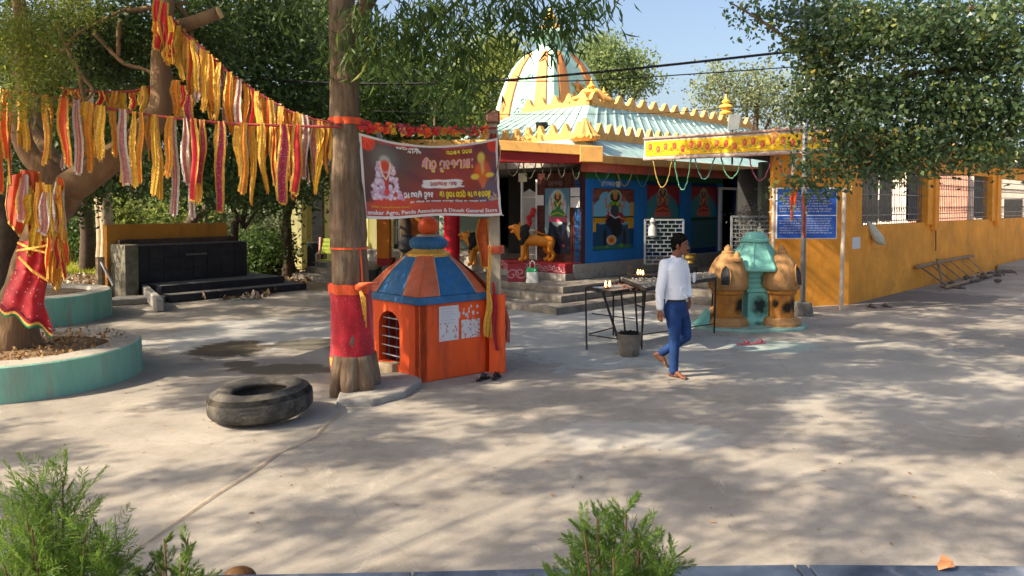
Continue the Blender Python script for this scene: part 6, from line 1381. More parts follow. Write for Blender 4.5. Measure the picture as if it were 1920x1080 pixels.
# cloth wrapped round the trunk
def wrap(name, z0, z1, rad_off, mt, label, seed, n=56, flare=0, jag=.0, split=None, rootl=None, rows_=18, fold=.008):
    rws = []
    for j in range(rows_ + 1):
        v = j / rows_; z = z0 + (z1 - z0) * v; c, r = trunk_at(z); ro = []
        for k in range(n):
            a = 2 * math.pi * k / n; zz = z + (jag * noise.noise(Vector((math.cos(a) * 2, math.sin(a) * 2, seed))) if j in (0, rows_) else 0)
            rr = r + rad_off + flare * (1 - v) + fold * noise.noise(Vector((math.cos(a) * 4, math.sin(a) * 4, z * 4 + seed))) + fold * .8 * math.sin(a * 9 + z * 6 + 2 * noise.noise(Vector((z * 3, a, seed))))
            ro.append(Vector((c.x + rr * math.cos(a), c.y + rr * math.sin(a), zz)))
        rws.append(ro)
    return rws
def dotted(name, base, dot, sc=26, thr=.16, trans=0):
    if name in _m: return _m[name]
    m = mat(name, base, .75, .22, 5, .3, 40, sheen=.3); n = m.node_tree; N = n.nodes; L = n.links; b = N['Principled BSDF']; src = b.inputs['Base Color'].links[0].from_socket
    tc = N.new('ShaderNodeTexCoord'); vo = N.new('ShaderNodeTexVoronoi'); vo.inputs['Scale'].default_value = sc; L.new(tc.outputs['Object'], vo.inputs[0])
    r = N.new('ShaderNodeValToRGB'); r.color_ramp.elements[0].position = thr; r.color_ramp.elements[0].color = (1, 1, 1, 1); r.color_ramp.elements[1].position = thr + .05; r.color_ramp.elements[1].color = (0, 0, 0, 1)
    L.new(vo.outputs['Distance'], r.inputs[0]); mx = N.new('ShaderNodeMixRGB'); L.new(r.outputs[0], mx.inputs[0]); L.new(src, mx.inputs[1]); mx.inputs[2].default_value = dot + (1,); L.new(mx.outputs[0], b.inputs['Base Color']); return m
DOTR = dotted('dotted_red_cloth', (.42, .010, .022), (.50, .14, .11), 34, .13)
tw = thing('trunk_wrap', (base.x, 8.4, .25), 'dotted crimson cloth with a gold border wound round the front trunk', 'cloth')
part(tw, 'cloth', MB().sheet(wrap('w', .40, 1.14, .022, None, '', 1), True), DOTR, smooth=True)
part(tw, 'border', MB().sheet(wrap('w', .31, .40, .024, None, '', 1, rows_=3), True), mat('cloth_gold_border', (.70, .26, .05), .6, .3, 12, .3), smooth=True)
part(tw, 'hem', MB().sheet(wrap('w', .17, .31, .022, None, '', 1, rows_=3, jag=.01), True), RED_CL, smooth=True)
part(tw, 'top_fold', MB().sheet(wrap('w', 1.12, 1.23, .03, None, '', 5, rows_=6, fold=.016, jag=.02), True), ORANGE_CL, smooth=True)
kx, kr = trunk_at(1.16); kn = Vector((kx.x + .14, kx.y - kr - .01, 1.2)); part(tw, 'knot', MB().ball(kn, (.05, .035, .04), 10, 8), ORANGE_CL, smooth=True)
for i in range(3): part(tw, 'tail', MB().tube([kn, kn + Vector((.03 + .02 * i, -.02, -.12)), kn + Vector((.05 + .015 * i, -.015, -.30 - .07 * i))], [.012, .011, .008], 6), GOLD, smooth=True)
part(tw, 'tail', MB().tube([kn + Vector((-.0, 0, .02)), kn + Vector((.10, -.02, .04)), kn + Vector((.20, .1, .03))], [.03, .02, .01], 7), ORANGE_CL, smooth=True)
z_ = P(0, 465, 8.4).z
tr = thing('thread_band', (base.x, 8.4, z_), 'thin orange thread tied round the front trunk above the red cloth', 'thread')
part(tr, 'band', MB().sheet(wrap('w', z_ - .01, z_ + .012, .010, None, '', 9, rows_=2, fold=.003), True), ORANGE_CL, smooth=True)
c, r = trunk_at(z_); part(tr, 'tail', MB().tube([(c.x + r * .75, c.y - r * .72, z_), (c.x + r * .85, c.y - r * .72, z_ - .25), (c.x + r * .9, c.y - r * .74, z_ - .55)], [.010, .012, .006], 5), ORANGE_CL, smooth=True)
z_ = P(0, 229, 8.4).z
tr = thing('cloth_band', (base.x, 8.4, z_), 'orange cloth band round the front trunk where the ribbon ropes meet', 'cloth')
part(tr, 'band', MB().sheet(wrap('w', z_ - .035, z_ + .04, .018, None, '', 9, rows_=5, fold=.014), True), ORANGE_CL, smooth=True)
# --- left tree with ribbons
t2 = tree_thing('ribbon_tree', (-6.05, 9.0, .4), 'leaning forked tree hung with red and gold ribbons in the near planter')
Q = lambda px, py, Y=9.0: P(px, py, Y)
tr2 = [(Q(20, 668), .34), (Q(24, 620), .27), (Q(45, 540), .22), (Q(68, 470), .20), (Q(88, 410), .21), (Q(118, 355), .24)]
part(t2, 'trunk', MB().tube([p for p, r in dense(tr2, 6)], [r for p, r in dense(tr2, 6)], 24, wob=.16), BARK_G, smooth=True)
limb(t2, dense([(Q(112, 365), .20), (Q(150, 340), .19), (Q(205, 300), .165), (Q(262, 258), .15), (Q(300, 205), .14), (Q(303, 150), .125), (Q(300, 90), .09), (Q(312, 20), .085), (Q(320, -80), .07), (Q(340, -200), .05)], 6), BARK_G, n=20, seed=1)
limb(t2, dense([(Q(118, 360), .17), (Q(88, 320), .14), (Q(55, 290), .12), (Q(38, 240), .11), (Q(45, 180), .10), (Q(44, 110), .09), (Q(40, 40), .08), (Q(25, -80), .06)], 6), BARK_G, n=18, seed=2)
limb(t2, dense([(Q(130, 360, 9.2), .15), (Q(95, 300, 9.4), .13), (Q(60, 240, 9.6), .11), (Q(62, 200, 9.7), .09), (Q(30, 120, 9.8), .07)], 6), BARK_G, n=16, seed=8)
limb(t2, [(Q(315, 55), .09), (Q(345, 48), .085), (Q(385, 34), .078), (Q(410, 24), .075)], BARK_G, 'cut_branch', seed=3)
part(t2, 'cut_end', MB().tube([Q(409, 24.5), Q(413, 23)], .072, 16), mat('cut_wood', (.50, .34, .16), .9, .15, 20))
for pts in ([(105, 40), (118, 70), (135, 110), (160, 150), (175, 170), (160, 190)], [(175, 60), (205, 92), (232, 118), (270, 130), (290, 140)], [(225, 35), (222, 65), (222, 105)], [(152, 135), (152, 160), (162, 195)], [(60, 60), (90, 85), (120, 95), (150, 60), (250, 10)], [(330, 10), (350, 30), (360, 70)], [(240, 20), (300, 12), (350, 5)]):
    limb(t2, dense([(Q(x, y, 9.1), .030 - .003 * i) for i, (x, y) in enumerate(pts)], 4), BARK_G, n=8, seed=pts[0][0])
limb(t2, dense([(Q(0, 370, 9.6), .12), (Q(14, 420, 9.6), .13), (Q(8, 480, 9.6), .14), (Q(0, 560, 9.5), .15)], 5), BARK_D, n=12)
LF2 = leafmat('feathery_leaf', [(0, (.10, .14, .02)), (.6, (.17, .22, .04)), (1, (.28, .28, .05))], .45, .6)
crown(t2, [pclump(40, 60, 8.2, 90, 60, .4, 9), pclump(60, 130, 8.2, 60, 40, .4, 5), pclump(10, 180, 8.2, 40, 60, .35, 3), pclump(150, 20, 8.5, 80, 30, .5, 4), pclump(75, 190, 8.4, 35, 18, .2, 1.2)], 9500, .045, LF2, 'crown', .30, .3, .13, 40, .1, 51)
LF3 = leafmat('small_dark_leaf', [(0, (.018, .035, .012)), (.6, (.04, .075, .02)), (1, (.10, .14, .03))], .35, .5)
crown(t2, [pclump(230, 60, 9.6, 100, 45, .6, 5), pclump(200, 120, 9.8, 60, 40, .5, 3), pclump(380, 60, 9.8, 80, 50, .6, 4), ((-6, 8.5, 6.2), (.8, .6, .5), 1)], 9000, .07, LF3, 'upper_crown', .45, .4, .2, 30, .2, 52)
# --- trees behind the left side
def bgtree(px, Y, trunk_r, clumps, n, size, lm, label, seed, h0=0, bark=BARK_D, lean=0, name='background_tree', twig=.35, per=34, aspect=.5, shell=.35, px_top=None):
    x = P(px, 400, Y).x; t = tree_thing(name, (x, Y, 0), label, 'trees behind the courtyard')
    top = max(c[0][2] for c in clumps); cx_ = sum(c[0][0] for c in clumps) / len(clumps)
    limb(t, dense([(Vector((x, Y, -.1)), trunk_r * 1.25), (Vector((x + lean, Y, 1.6)), trunk_r), (Vector((x * .5 + cx_ * .5 + lean, Y, top * .55)), trunk_r * .75), (Vector((cx_, Y, top * .95)), trunk_r * .3)], 4), bark, 'trunk', 10, seed=seed)
    for i, c in enumerate(clumps[:5]): limb(t, [(Vector((x * .5 + cx_ * .5 + lean, Y, top * .45)), trunk_r * .5), (Vector(c[0]) * .6 + Vector((x, Y, top * .5)) * .4, trunk_r * .3), (Vector(c[0]), trunk_r * .12)], bark, n=6, seed=i)
    crown(t, clumps, n, size, lm, 'crown', aspect, .25, twig, per, shell, seed); return t
LD = leafmat('deep_green_leaf', [(0, (.022, .045, .016)), (.5, (.048, .09, .024)), (.85, (.10, .16, .04)), (1, (.24, .28, .07))], .3, .5)
LM = leafmat('mid_green_leaf', [(0, (.035, .07, .02)), (.6, (.07, .13, .03)), (1, (.18, .24, .06))], .35, .5)
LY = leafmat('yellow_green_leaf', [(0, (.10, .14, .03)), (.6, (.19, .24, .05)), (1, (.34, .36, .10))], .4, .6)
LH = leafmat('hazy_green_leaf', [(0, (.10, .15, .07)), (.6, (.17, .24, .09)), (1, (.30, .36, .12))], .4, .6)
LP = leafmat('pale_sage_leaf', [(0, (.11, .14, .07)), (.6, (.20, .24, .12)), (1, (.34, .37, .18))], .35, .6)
bgtree(345, 22.5, .16, [pclump(300, 110, 14.5, 150, 110, 1.4), pclump(430, 200, 14.5, 90, 90, 1.2), pclump(220, 230, 14.5, 100, 70, 1.2), pclump(380, 330, 15, 110, 40, 1.0)], 15000, .13, LD, 'dark leafy tree straight behind the hanging ribbons', 61, lean=.2)
bgtree(548, 22.0, .13, [pclump(520, 100, 16, 110, 130, 1.6), pclump(570, 240, 16, 90, 90, 1.3), pclump(500, 330, 16, 80, 50, 1.2), pclump(450, 20, 16, 120, 70, 1.5)], 14000, .13, LD, 'dark leafy tree just left of the wrapped front trunk', 62, lean=-.2)
bgtree(440, 19.8, .10, [pclump(470, 350, 19.8, 90, 45, 1.2), pclump(400, 300, 20, 100, 60, 1.4), pclump(560, 310, 20, 80, 60, 1.4)], 9000, .14, LD, 'low dark tree directly behind the orange altar wall', 63)
bgtree(760, 19, .15, [pclump(730, 170, 19, 90, 110, 1.6), pclump(800, 210, 19, 70, 70, 1.3), pclump(690, 250, 19, 60, 50, 1.2)], 12000, .14, LM, 'leafy tree behind the banner, right of the front trunk', 64)
bgtree(600, 28, .15, [pclump(590, 60, 22, 90, 90, 1.8), pclump(640, 180, 22, 80, 80, 1.6)], 14000, .15, LM, 'taller green tree above the pale yellow outbuilding', 65)
bgtree(100, 22, .15, [pclump(100, 120, 17, 150, 110, 1.6), pclump(60, 260, 17, 110, 80, 1.4), pclump(200, 330, 17.5, 90, 45, 1.0), pclump(60, 360, 17, 90, 40, 1)], 26000, .12, LD, 'dark leafy tree behind the feathery branches on the left', 66)
bgtree(868, 27, .2, [pclump(880, 190, 27, 70, 100, 2), pclump(930, 130, 28, 60, 70, 2), pclump(840, 240, 27, 50, 50, 1.5)], 16000, .16, LY, 'yellow green tree glowing left of the striped dome', 67, bark=BARK)
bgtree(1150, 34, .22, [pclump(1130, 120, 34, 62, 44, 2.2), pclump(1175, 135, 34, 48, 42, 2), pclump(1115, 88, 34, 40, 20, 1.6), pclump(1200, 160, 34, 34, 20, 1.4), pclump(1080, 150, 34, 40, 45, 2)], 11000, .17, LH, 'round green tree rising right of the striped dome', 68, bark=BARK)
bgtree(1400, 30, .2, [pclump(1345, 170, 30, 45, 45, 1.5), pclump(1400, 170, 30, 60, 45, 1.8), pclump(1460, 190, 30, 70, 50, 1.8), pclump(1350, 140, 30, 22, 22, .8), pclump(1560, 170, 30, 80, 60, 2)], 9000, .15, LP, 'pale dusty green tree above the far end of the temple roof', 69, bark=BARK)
# sunlit bushes and pale trunks beyond the altar
def bush(px, Y, w_, h, n, lm, label, seed, size=.13):
    c = P(px, 400, Y); t = thing('bush', (c.x, Y, 0), label, 'bush', 'bushes beyond the altar'); rs = random.Random(seed)
    cl = [((c.x + rs.uniform(-.6, .6) * w_, Y + rs.uniform(-.4, .4), h * rs.uniform(.3, .75)), (w_ * rs.uniform(.3, .5), .6, h * rs.uniform(.22, .4)), 1) for _ in range(6)]
    for i in range(4): part(t, 'stem', MB().tube([(c.x + rs.uniform(-.2, .2), Y, 0), (c.x + rs.uniform(-.6, .6) * w_, Y, h * .7)], .03, 5), BARK)
    crown(t, cl, n, size, lm, 'foliage', .5, .1, .3, 26, .2, seed)
for i, (px, Y, w_, h, lm, lab) in enumerate(((240, 27, 1.6, 2.6, LY, 'sunny yellow green bush left of the orange altar wall'), (330, 29, 2.2, 3.0, LY, 'sunny bush above the left half of the orange altar wall'), (430, 30, 2.2, 3.0, LP, 'pale bush above the right half of the orange altar wall'), (520, 27, 1.6, 2.6, LP, 'pale dusty bush between altar and yellow outbuilding'), (145, 26, 1.4, 2.2, LM, 'green bush behind the trunk of the ribbon tree'), (40, 28, 2.0, 2.6, LY, 'sunny bush at the left beyond the planters'), (500, 22, .9, 1.4, LM, 'small green bush at the right end of the altar'))):
    bush(px, Y, w_, h, 5200, lm, lab, 80 + i)
for i, (px, Y, r_, lab) in enumerate(((186, 25, .14, 'pale sunlit trunk, leftmost of the cluster behind the far planter'), (196, 24.6, .17, 'thick pale sunlit trunk in the cluster behind the far planter'), (205, 25.4, .10, 'slim pale trunk, rightmost of the cluster behind the far planter'), (160, 23, .20, 'dark trunk in shade behind the far planter'), (536, 21.5, .12, 'brown trunk right of the black altar'), (385, 24, .05, 'thin bare trunk seen above the orange altar wall'))):
    x = P(px, 400, Y).x; t = tree_thing('bare_trunk', (x, Y, 0), lab, 'trunks beyond the altar'); limb(t, dense([(Vector((x, Y, -.1)), r_ * 1.3), (Vector((x + .05, Y, 1.2)), r_), (Vector((x - .1, Y, 3.5)), r_ * .85), (Vector((x, Y, 5.0)), r_ * .5)], 4), mat('pale_bark', (.36, .28, .19), .95, .3, 5, .8) if i < 3 else BARK_D, 'trunk', 10, seed=i)
    crown(t, [((x, Y, 4.8), (.9, .8, .7), 1)], 1400, .13, LD, 'crown', .5, .2, .3, 20, .2, 90 + i)
# far wood closing the view
rs = np.random.RandomState(77); cls = []
for i in range(46):
    x = -62 + i * 2.9 + rs.uniform(-.8, .8); hgt = rs.uniform(3.0, 5.2); cls.append(((x, rs.uniform(44, 50), hgt * .45), (2.2, 1.6, hgt * .55), 1))
p, t_ = clump_points(cls, 60000, .5, 30, .45, rs); V, Fq = leaves(p, .34, .5, 0, rs); o = npmesh(None, 'far_wood', V, Fq, LM, t_); tag(o, 'far belt of trees closing the view behind everything', None, None, 'stuff')
# --- right tree
t3 = tree_thing('right_tree', (8.2, 9.6, 0), 'broad leafy tree overhanging the orange hall from the right')
limb(t3, dense([(Vector((8.4, 9.8, -.1)), .30), (Vector((8.3, 9.8, 2)), .24), (Vector((8.0, 9.8, 4.0)), .2), (Vector((7.5, 9.9, 6)), .12)], 5), BARK, 'trunk', 16)
for pts in ([(1990, 300), (1880, 290), (1700, 262), (1560, 210), (1500, 190)], [(1980, 130), (1800, 130), (1650, 150), (1560, 170)], [(1980, 20), (1760, 20), (1600, 60), (1500, 80), (1430, 40), (1375, 8)], [(1950, 320), (1800, 240), (1720, 265), (1650, 290)], [(1800, 100), (1700, 60), (1600, 10)], [(1980, 220), (1900, 210), (1800, 200), (1690, 160)]):
    limb(t3, dense([(P(x, y, 9.8), max(.008, .05 - .008 * i)) for i, (x, y) in enumerate(pts)], 4), BARK, n=7, seed=pts[0][1])
LR = leafmat('blue_green_leaf', [(0, (.03, .06, .028)), (.45, (.06, .11, .05)), (.75, (.11, .17, .06)), (.92, (.26, .28, .06)), (1, (.48, .38, .07))], .42, .38, .5)
clr = [pclump(1620, 60, 9.5, 110, 70, .9), pclump(1760, 60, 9.5, 130, 80, 1), pclump(1880, 90, 9.5, 100, 110, 1), pclump(1650, 180, 9.6, 110, 60, .8), pclump(1780, 190, 9.6, 120, 70, .9), pclump(1890, 230, 9.5, 90, 80, .9), pclump(1600, 250, 9.6, 60, 45, .6), pclump(1700, 275, 9.4, 90, 45, .6), pclump(1820, 285, 9.4, 90, 38, .6),
       pclump(1540, 120, 9.8, 55, 55, .5), pclump(1530, 205, 9.8, 50, 42, .5), pclump(1590, 305, 9.6, 60, 26, .4), pclump(1520, 300, 9.7, 35, 32, .3, .8), pclump(1480, 345, 9.8, 28, 12, .2, .35), pclump(1680, 318, 9.5, 60, 18, .4, 1.2), pclump(1540, 345, 9.7, 40, 12, .25, .6),
       pclump(1500, 70, 9.8, 40, 40, .4), pclump(1430, 40, 9.9, 34, 18, .25, .5), pclump(1400, 15, 9.9, 22, 12, .2, .22), pclump(1465, 20, 9.9, 30, 24, .3, .6), pclump(1555, 20, 9.8, 50, 40, .5)]
crown(t3, clr, 29000, .074, LR, 'crown', .58, .25, .15, 20, .05, 71)
if 0: crown(t3, [((7.0, 9.4, 6.2), (2.8, 2.4, 1.2), 6), ((9.5, 9.5, 5.5), (1.8, 2.2, 1.6), 4), ((5.0, 10, 6.4), (1.4, 1.6, .8), 2), ((4.2, 15.4, 9.6), (2.0, 1.4, .9), 3), ((7.2, 17.6, 10.2), (2.2, 1.6, .9), 4), ((3.6, 11.6, 7.0), (1.5, 1.4, .8), 2)], 16000, .09, LR, 'upper_crown', .6, .25, .25, 28, .3, 72)
# --- unseen tree crowns, their clumps and gaps laid out to dapple the courtyard
HZ = 7.4; OX, OY = SUN_DIR.x / SUN_DIR.z * HZ, SUN_DIR.y / SUN_DIR.z * HZ
def shade_cover(px, py, x, y):      # clump density set to shade each stretch of ground
    if py > 1080: return .45
    if py > 730 and px < 560: return .16 if py < 960 else .40
    if py > 880 and px < 1010: return .46
    if py > 730: return 1.0 if px > 640 else .74
    if py > 600: return .97
    return 1.0
hosts = {}
def host(name, x, y, label):
    t = tree_thing(name, (x, y, 0), label); hosts[(x, y)] = [t, []]
    limb(t, dense([(Vector((x, y, -.1)), .26), (Vector((x + .1, y, 2.5)), .2), (Vector((x, y, 5.0)), .13), (Vector((x, y, HZ)), .04)], 4), BARK, 'trunk', 12)
host('shade_tree', -9.8, -1.2, 'wide unseen shade tree behind the viewer on the left'); host('shade_tree', -12.8, 8.2, 'tall unseen shade tree beyond the left edge of the view'); host('shade_tree', 2.6, -3.4, 'unseen shade tree standing behind the viewer')
hosts['front'] = [t1, []]; hosts['ribbon'] = [t2, []]
hp_ = {(-9.8, -1.2): (-6, .5), (-12.8, 8.2): (-11.5, 8), (2.6, -3.4): (0, 1.5), 'front': (.3, 9.5), 'ribbon': (-6, 9.5)}
rs = random.Random(21); cell = .74; gx = -9.5
while gx < 15:
    gy = 3.2
    while gy < 18.5:
        x = gx + rs.uniform(-.3, .3); y = gy + rs.uniform(-.3, .3); d = Vector((x, y, -H)); px = 960 + F * x / y; py = 385 + F * H / y
        if -250 < px < 2150:
            big = noise.noise(Vector((x * .42, y * .55, 3.3))); pr_ = shade_cover(px, py, x, y) + .42 * big
            cx_, cy_ = x + OX, y + OY
            if cx_ > -2 and 6.0 < cy_ < 12: pr_ -= .12
            if rs.random() < pr_ and cy_ < 14.2:
                k = min(hp_, key=lambda q: (hp_[q][0] - cx_) ** 2 + (hp_[q][1] - cy_) ** 2); r = rs.uniform(.32, .58)
                hosts[k][1].append(((cx_, cy_, HZ + rs.uniform(-.35, .5)), (r, r * .9, r * .55), r * r))
        gy += cell
    gx += cell
for k, (t, cl) in hosts.items():
    if not cl: continue
    cc_ = Vector((sum(c[0][0] for c in cl) / len(cl), sum(c[0][1] for c in cl) / len(cl), HZ - 1.8)); bx_ = Vector((t.location.x, t.location.y, 4.6))
    if k == 'front': bx_ = TP(640, -200)
    if k == 'ribbon': bx_ = Q(330, -150)
    m = MB(); 
    for c in cl: c = Vector(c[0]); m.tube([bx_.lerp(c, .45) + Vector((0, 0, .3)), bx_.lerp(c, .8) + Vector((0, 0, .2)), c], [.008, .006, .004], 4)
    part(t, 'boughs', m, BARK)['kind'] = 'stuff'
    wsum = sum(c[2] for c in cl); crown(t, cl, int(wsum * 1800), .13, LF1 if k == 'front' else LM, 'upper_crown', .42, .3, .13, 14, .1, 500 + len(cl))
# ================================================================== ribbon ropes
ROPE = mat('red_rope', (.33, .05, .05), .8, .3, 20)
def cat_pts(pts, Ys):
    out = []
    for (a, ya), (b, yb) in zip(zip(pts[:-1], Ys[:-1]), zip(pts[1:], Ys[1:])):
        for k in range(4): t = k / 4; out.append(P(a[0] + (b[0] - a[0]) * t, a[1] + (b[1] - a[1]) * t, ya + (yb - ya) * t))
    out.append(P(*pts[-1], Ys[-1])); return out
def rope(pts, Y0, Y1, label, r=.012):
    n = len(pts); Ys = [Y0 + (Y1 - Y0) * (p[0] - pts[0][0]) / (pts[-1][0] - pts[0][0]) for p in pts]; q = cat_pts(pts, Ys); m = MB(); m.tube(q, [r * (1 + .4 * rnd.random()) for _ in q], 6); solo('cloth_rope', m, ROPE, label, 'rope', smooth=True)
    def at(px):
        Y = Y0 + (Y1 - Y0) * (px - pts[0][0]) / (pts[-1][0] - pts[0][0])
        for a, b in zip(pts[:-1], pts[1:]):
            if a[0] <= px <= b[0]: return P(px, a[1] + (b[1] - a[1]) * (px - a[0]) / (b[0] - a[0]), Y)
        return P(px, pts[-1][1] if px > pts[-1][0] else pts[0][1], Y)
    return at
rA = rope([(318, 28), (345, 62), (372, 84), (400, 108), (430, 138), (480, 172), (540, 208), (590, 224), (640, 232)], 8.85, 8.22, 'upper red rope running from the ribbon tree down to the front trunk')
rB = rope([(-40, 166), (20, 172), (60, 176), (110, 184), (150, 190), (210, 205), (290, 217), (350, 224), (430, 232), (540, 236), (640, 238)], 8.55, 8.20, 'lower red rope running the whole way left of the front trunk')
rC = rope([(112, 165), (160, 170), (200, 173), (250, 171), (290, 160)], 9.35, 9.2, 'short red rope strung between the limbs of the ribbon tree')
mats = {'g': ('gold', mat('gold_orange_cloth', (.70, .25, .03), .7, .3, 30, .3, 60), GOLD), 'r': ('red', RED_CL, GOLD), 'o': ('orange', ORANGE_CL, GOLD), 's': ('silver', mat('rose_silver_cloth', (.48, .20, .16), .7, .35, 30, .3, 60), SILVER), 'y': ('yellow', mat('yellow_tinsel_cloth', (.78, .46, .04), .6, .3, 40, .4, 70), GOLD), 'p': ('pink', dotted('speckled_pink_cloth', (.46, .04, .08), (.70, .50, .45), 45, .2), GOLD)}
wcol = {'g': 'orange gold', 'r': 'deep red', 'o': 'bright orange red', 's': 'silver edged rose', 'y': 'glittering yellow', 'p': 'speckled pink'}
def ribbons(at, items, where, grp, Yoff=0):
    for i, (px, yb, w_, c_) in enumerate(items):
        p = at(px); Y = p.y - .02 + rnd.uniform(-.05, .05) + Yoff; zb = P(px, yb, Y).z; h = p.z - zb; ww = w_ / F * Y * (.58 if c_ != 'y' else .5)
        nm, mt, ed = mats[c_]; ln = 'short' if h < .45 else ('long' if h > .8 else 'medium')
        nxt = items[i + 1][3] if i + 1 < len(items) else None
        lab = f'{ln} {wcol[c_]} ribbon, {ORDW[i]} from the left on the {where}'
        rag('cloth_ribbon', p.x, Y, p.z + .01, ww, h, mt, lab, 'ribbon', seed=px + i, group=grp, edge=ed, yaw=rnd.uniform(-.5, .5), folds=rnd.uniform(2, 4), taper=rnd.uniform(.8, 1.05), twist=rnd.uniform(-.8, .8))
ribbons(rA, [(327, 125, 18, 'g'), (336, 150, 14, 'y'), (346, 140, 16, 'g'), (357, 182, 22, 'o'), (365, 170, 12, 'y'), (372, 188, 14, 's'), (380, 196, 10, 'g'), (388, 208, 12, 'y'), (397, 212, 14, 'g'), (404, 222, 14, 'r'), (412, 224, 10, 'y'), (430, 250, 18, 'g'), (440, 256, 15, 'g'), (450, 266, 16, 's'), (461, 278, 16, 'g'), (474, 262, 18, 'r'), (485, 298, 14, 'y'), (492, 290, 12, 'g'), (502, 300, 16, 'o'), (512, 306, 10, 'y'), (519, 320, 14, 's'), (530, 300, 12, 'g'), (545, 372, 18, 'r'), (556, 366, 12, 'g'), (566, 318, 10, 'y'), (575, 334, 14, 's'), (588, 332, 16, 's'), (601, 310, 14, 'g'), (612, 322, 12, 'g'), (619, 300, 8, 'y')],
        'upper rope', 'ribbons on the upper rope')
ribbons(rB, [(3, 360, 20, 'o'), (17, 300, 22, 'o'), (30, 345, 16, 'r'), (57, 282, 12, 'y'), (90, 308, 14, 'g'), (126, 310, 32, 'o'), (149, 325, 14, 's'), (166, 247, 12, 'y'), (178, 322, 14, 'g'), (190, 300, 16, 'y'), (203, 296, 14, 'y'), (238, 345, 16, 's'), (255, 350, 18, 'y'), (268, 342, 12, 'g'), (296, 366, 13, 'y'), (325, 332, 13, 'g'), (350, 345, 16, 's'), (371, 376, 22, 'r'), (384, 345, 14, 'p'), (421, 396, 20, 'p'), (462, 362, 16, 'g'), (494, 360, 12, 'y'), (535, 380, 28, 'p'), (560, 362, 22, 'r')],
        'lower rope', 'ribbons on the lower rope', -.06)
ribbons(rC, [(125, 190, 12, 'r'), (145, 185, 10, 'o'), (192, 205, 14, 'r'), (215, 232, 12, 'g'), (230, 225, 12, 'y'), (248, 205, 12, 'r'), (268, 200, 10, 'y'), (276, 210, 8, 'y')], 'short back rope', 'ribbons on the short back rope')
# ribbons knotted on the upper limb
for i, (px, yt, yb, w_, c_) in enumerate(((296, 0, 90, 16, 'r'), (308, 5, 110, 14, 'r'), (318, 30, 115, 14, 'y'), (290, 40, 70, 12, 'g'), (322, 60, 100, 14, 'r'), (312, 85, 118, 10, 'y'), (330, 150, 215, 12, 'g'), (344, 160, 200, 10, 'r'), (352, 178, 240, 14, 'p'))):
    p = P(px, yt, 8.72); h = p.z - P(px, yb, 8.72).z; nm, mt, ed = mats[c_]
    rag('limb_ribbon', p.x, p.y, p.z, w_ / F * 8.7, h, mt, f'{wcol[c_]} ribbon wound on the upper limb, {ORDW[i]} from the top', 'ribbon', seed=300 + i, group='ribbons wound on the upper limb', edge=ed, folds=4)
# big scarves on the left trunk
def scarf(pts_l, pts_r, Y, mt, label, edge, seed, nv=12, cat='scarf'):
    """cloth between two pixel polylines, bulging towards the viewer round the trunk"""
    def samp(pts, t):
        t *= len(pts) - 1; i = min(int(t), len(pts) - 2); f = t - i; return (pts[i][0] + (pts[i + 1][0] - pts[i][0]) * f, pts[i][1] + (pts[i + 1][1] - pts[i][1]) * f)
    rws = []
    for j in range(nv * 2 + 1):
        v = j / (nv * 2); a = samp(pts_l, v); b = samp(pts_r, v); ro = []
        for i in range(17):
            u = i / 16; x = a[0] + (b[0] - a[0]) * u; y = a[1] + (b[1] - a[1]) * u; Yy = Y + .10 * (2 * u - 1) ** 2 - .05 + .030 * math.sin(u * 14 + seed + v * 3) + .02 * noise.noise(Vector((u * 4, v * 4, seed))); ro.append(P(x, y, Yy))
        rws.append(ro)
    c = rws[-1][8]; t = thing('tree_scarf', c, label, cat); part(t, 'cloth', MB().sheet(rws), mt, smooth=True)
    if edge:
        for side in (0, -1):
            q = []
            for ro in rws: p = ro[side]; d = (ro[side] - ro[1 if side == 0 else -2]).normalized(); q.append([p - Vector((0, .012, 0)), p + d * .03 + Vector((0, -.014, .01 * rnd.random()))])
            part(t, 'edging', MB().sheet(q), edge)
        part(t, 'edging', MB().sheet([[p - Vector((0, .01, 0)) for p in rws[-1]], [p + Vector((0, -.015, -.035 - .012 * rnd.random())) for p in rws[-1]]]), edge)
    return t
SY = 8.62
scarf([(18, 330), (12, 385), (16, 412)], [(62, 318), (60, 370), (40, 440)], SY, ORANGE_CL, 'bright orange red scarf draped on the left side of the ribbon tree fork', GOLD, 1)
scarf([(40, 318), (48, 380), (58, 410)], [(72, 322), (80, 400), (92, 455)], SY - .03, mat('translucent_orange', (.70, .12, .04), .7, .2, 20), 'pale orange scarf twisting down over the middle of the fork', GOLD, 2)
scarf([(72, 345), (72, 395), (84, 440)], [(100, 352), (106, 400), (102, 430)], SY - .04, mat('gold_mesh_cloth', (.72, .33, .05), .55, .5, 60, .5, 80), 'gold mesh scarf covering the right side of the ribbon tree fork', GOLD, 3)
scarf([(80, 445), (88, 480), (92, 520)], [(124, 430), (128, 490), (112, 545)], SY - .02, mat('gold_mesh_cloth', (.72, .33, .05)), 'frayed gold and red scarf ends hanging below the fork on the right', GOLD, 4)
scarf([(34, 452), (32, 480), (28, 510)], [(88, 452), (92, 490), (88, 530)], SY - .0, RED_CL, 'plain red cloth bound round the middle of the ribbon tree trunk', None, 5, cat='cloth')
for i, (q0_, q1_) in enumerate((((34, 455), (92, 475)), ((32, 470), (90, 460)), ((36, 482), (96, 530)))):
    pa_ = P(*q0_, SY - .1); pb_ = P(*q1_, SY - .1); solo('gold_cord', MB().tube([pa_, pa_.lerp(pb_, .5) + Vector((0, -.05, -.01)), pb_], .016, 6), GOLD, ('upper gold cord tied round the red cloth on the ribbon tree', 'level gold cord tied round the red cloth on the ribbon tree', 'slanting gold cord crossing the red cloth on the ribbon tree')[i], 'cord')
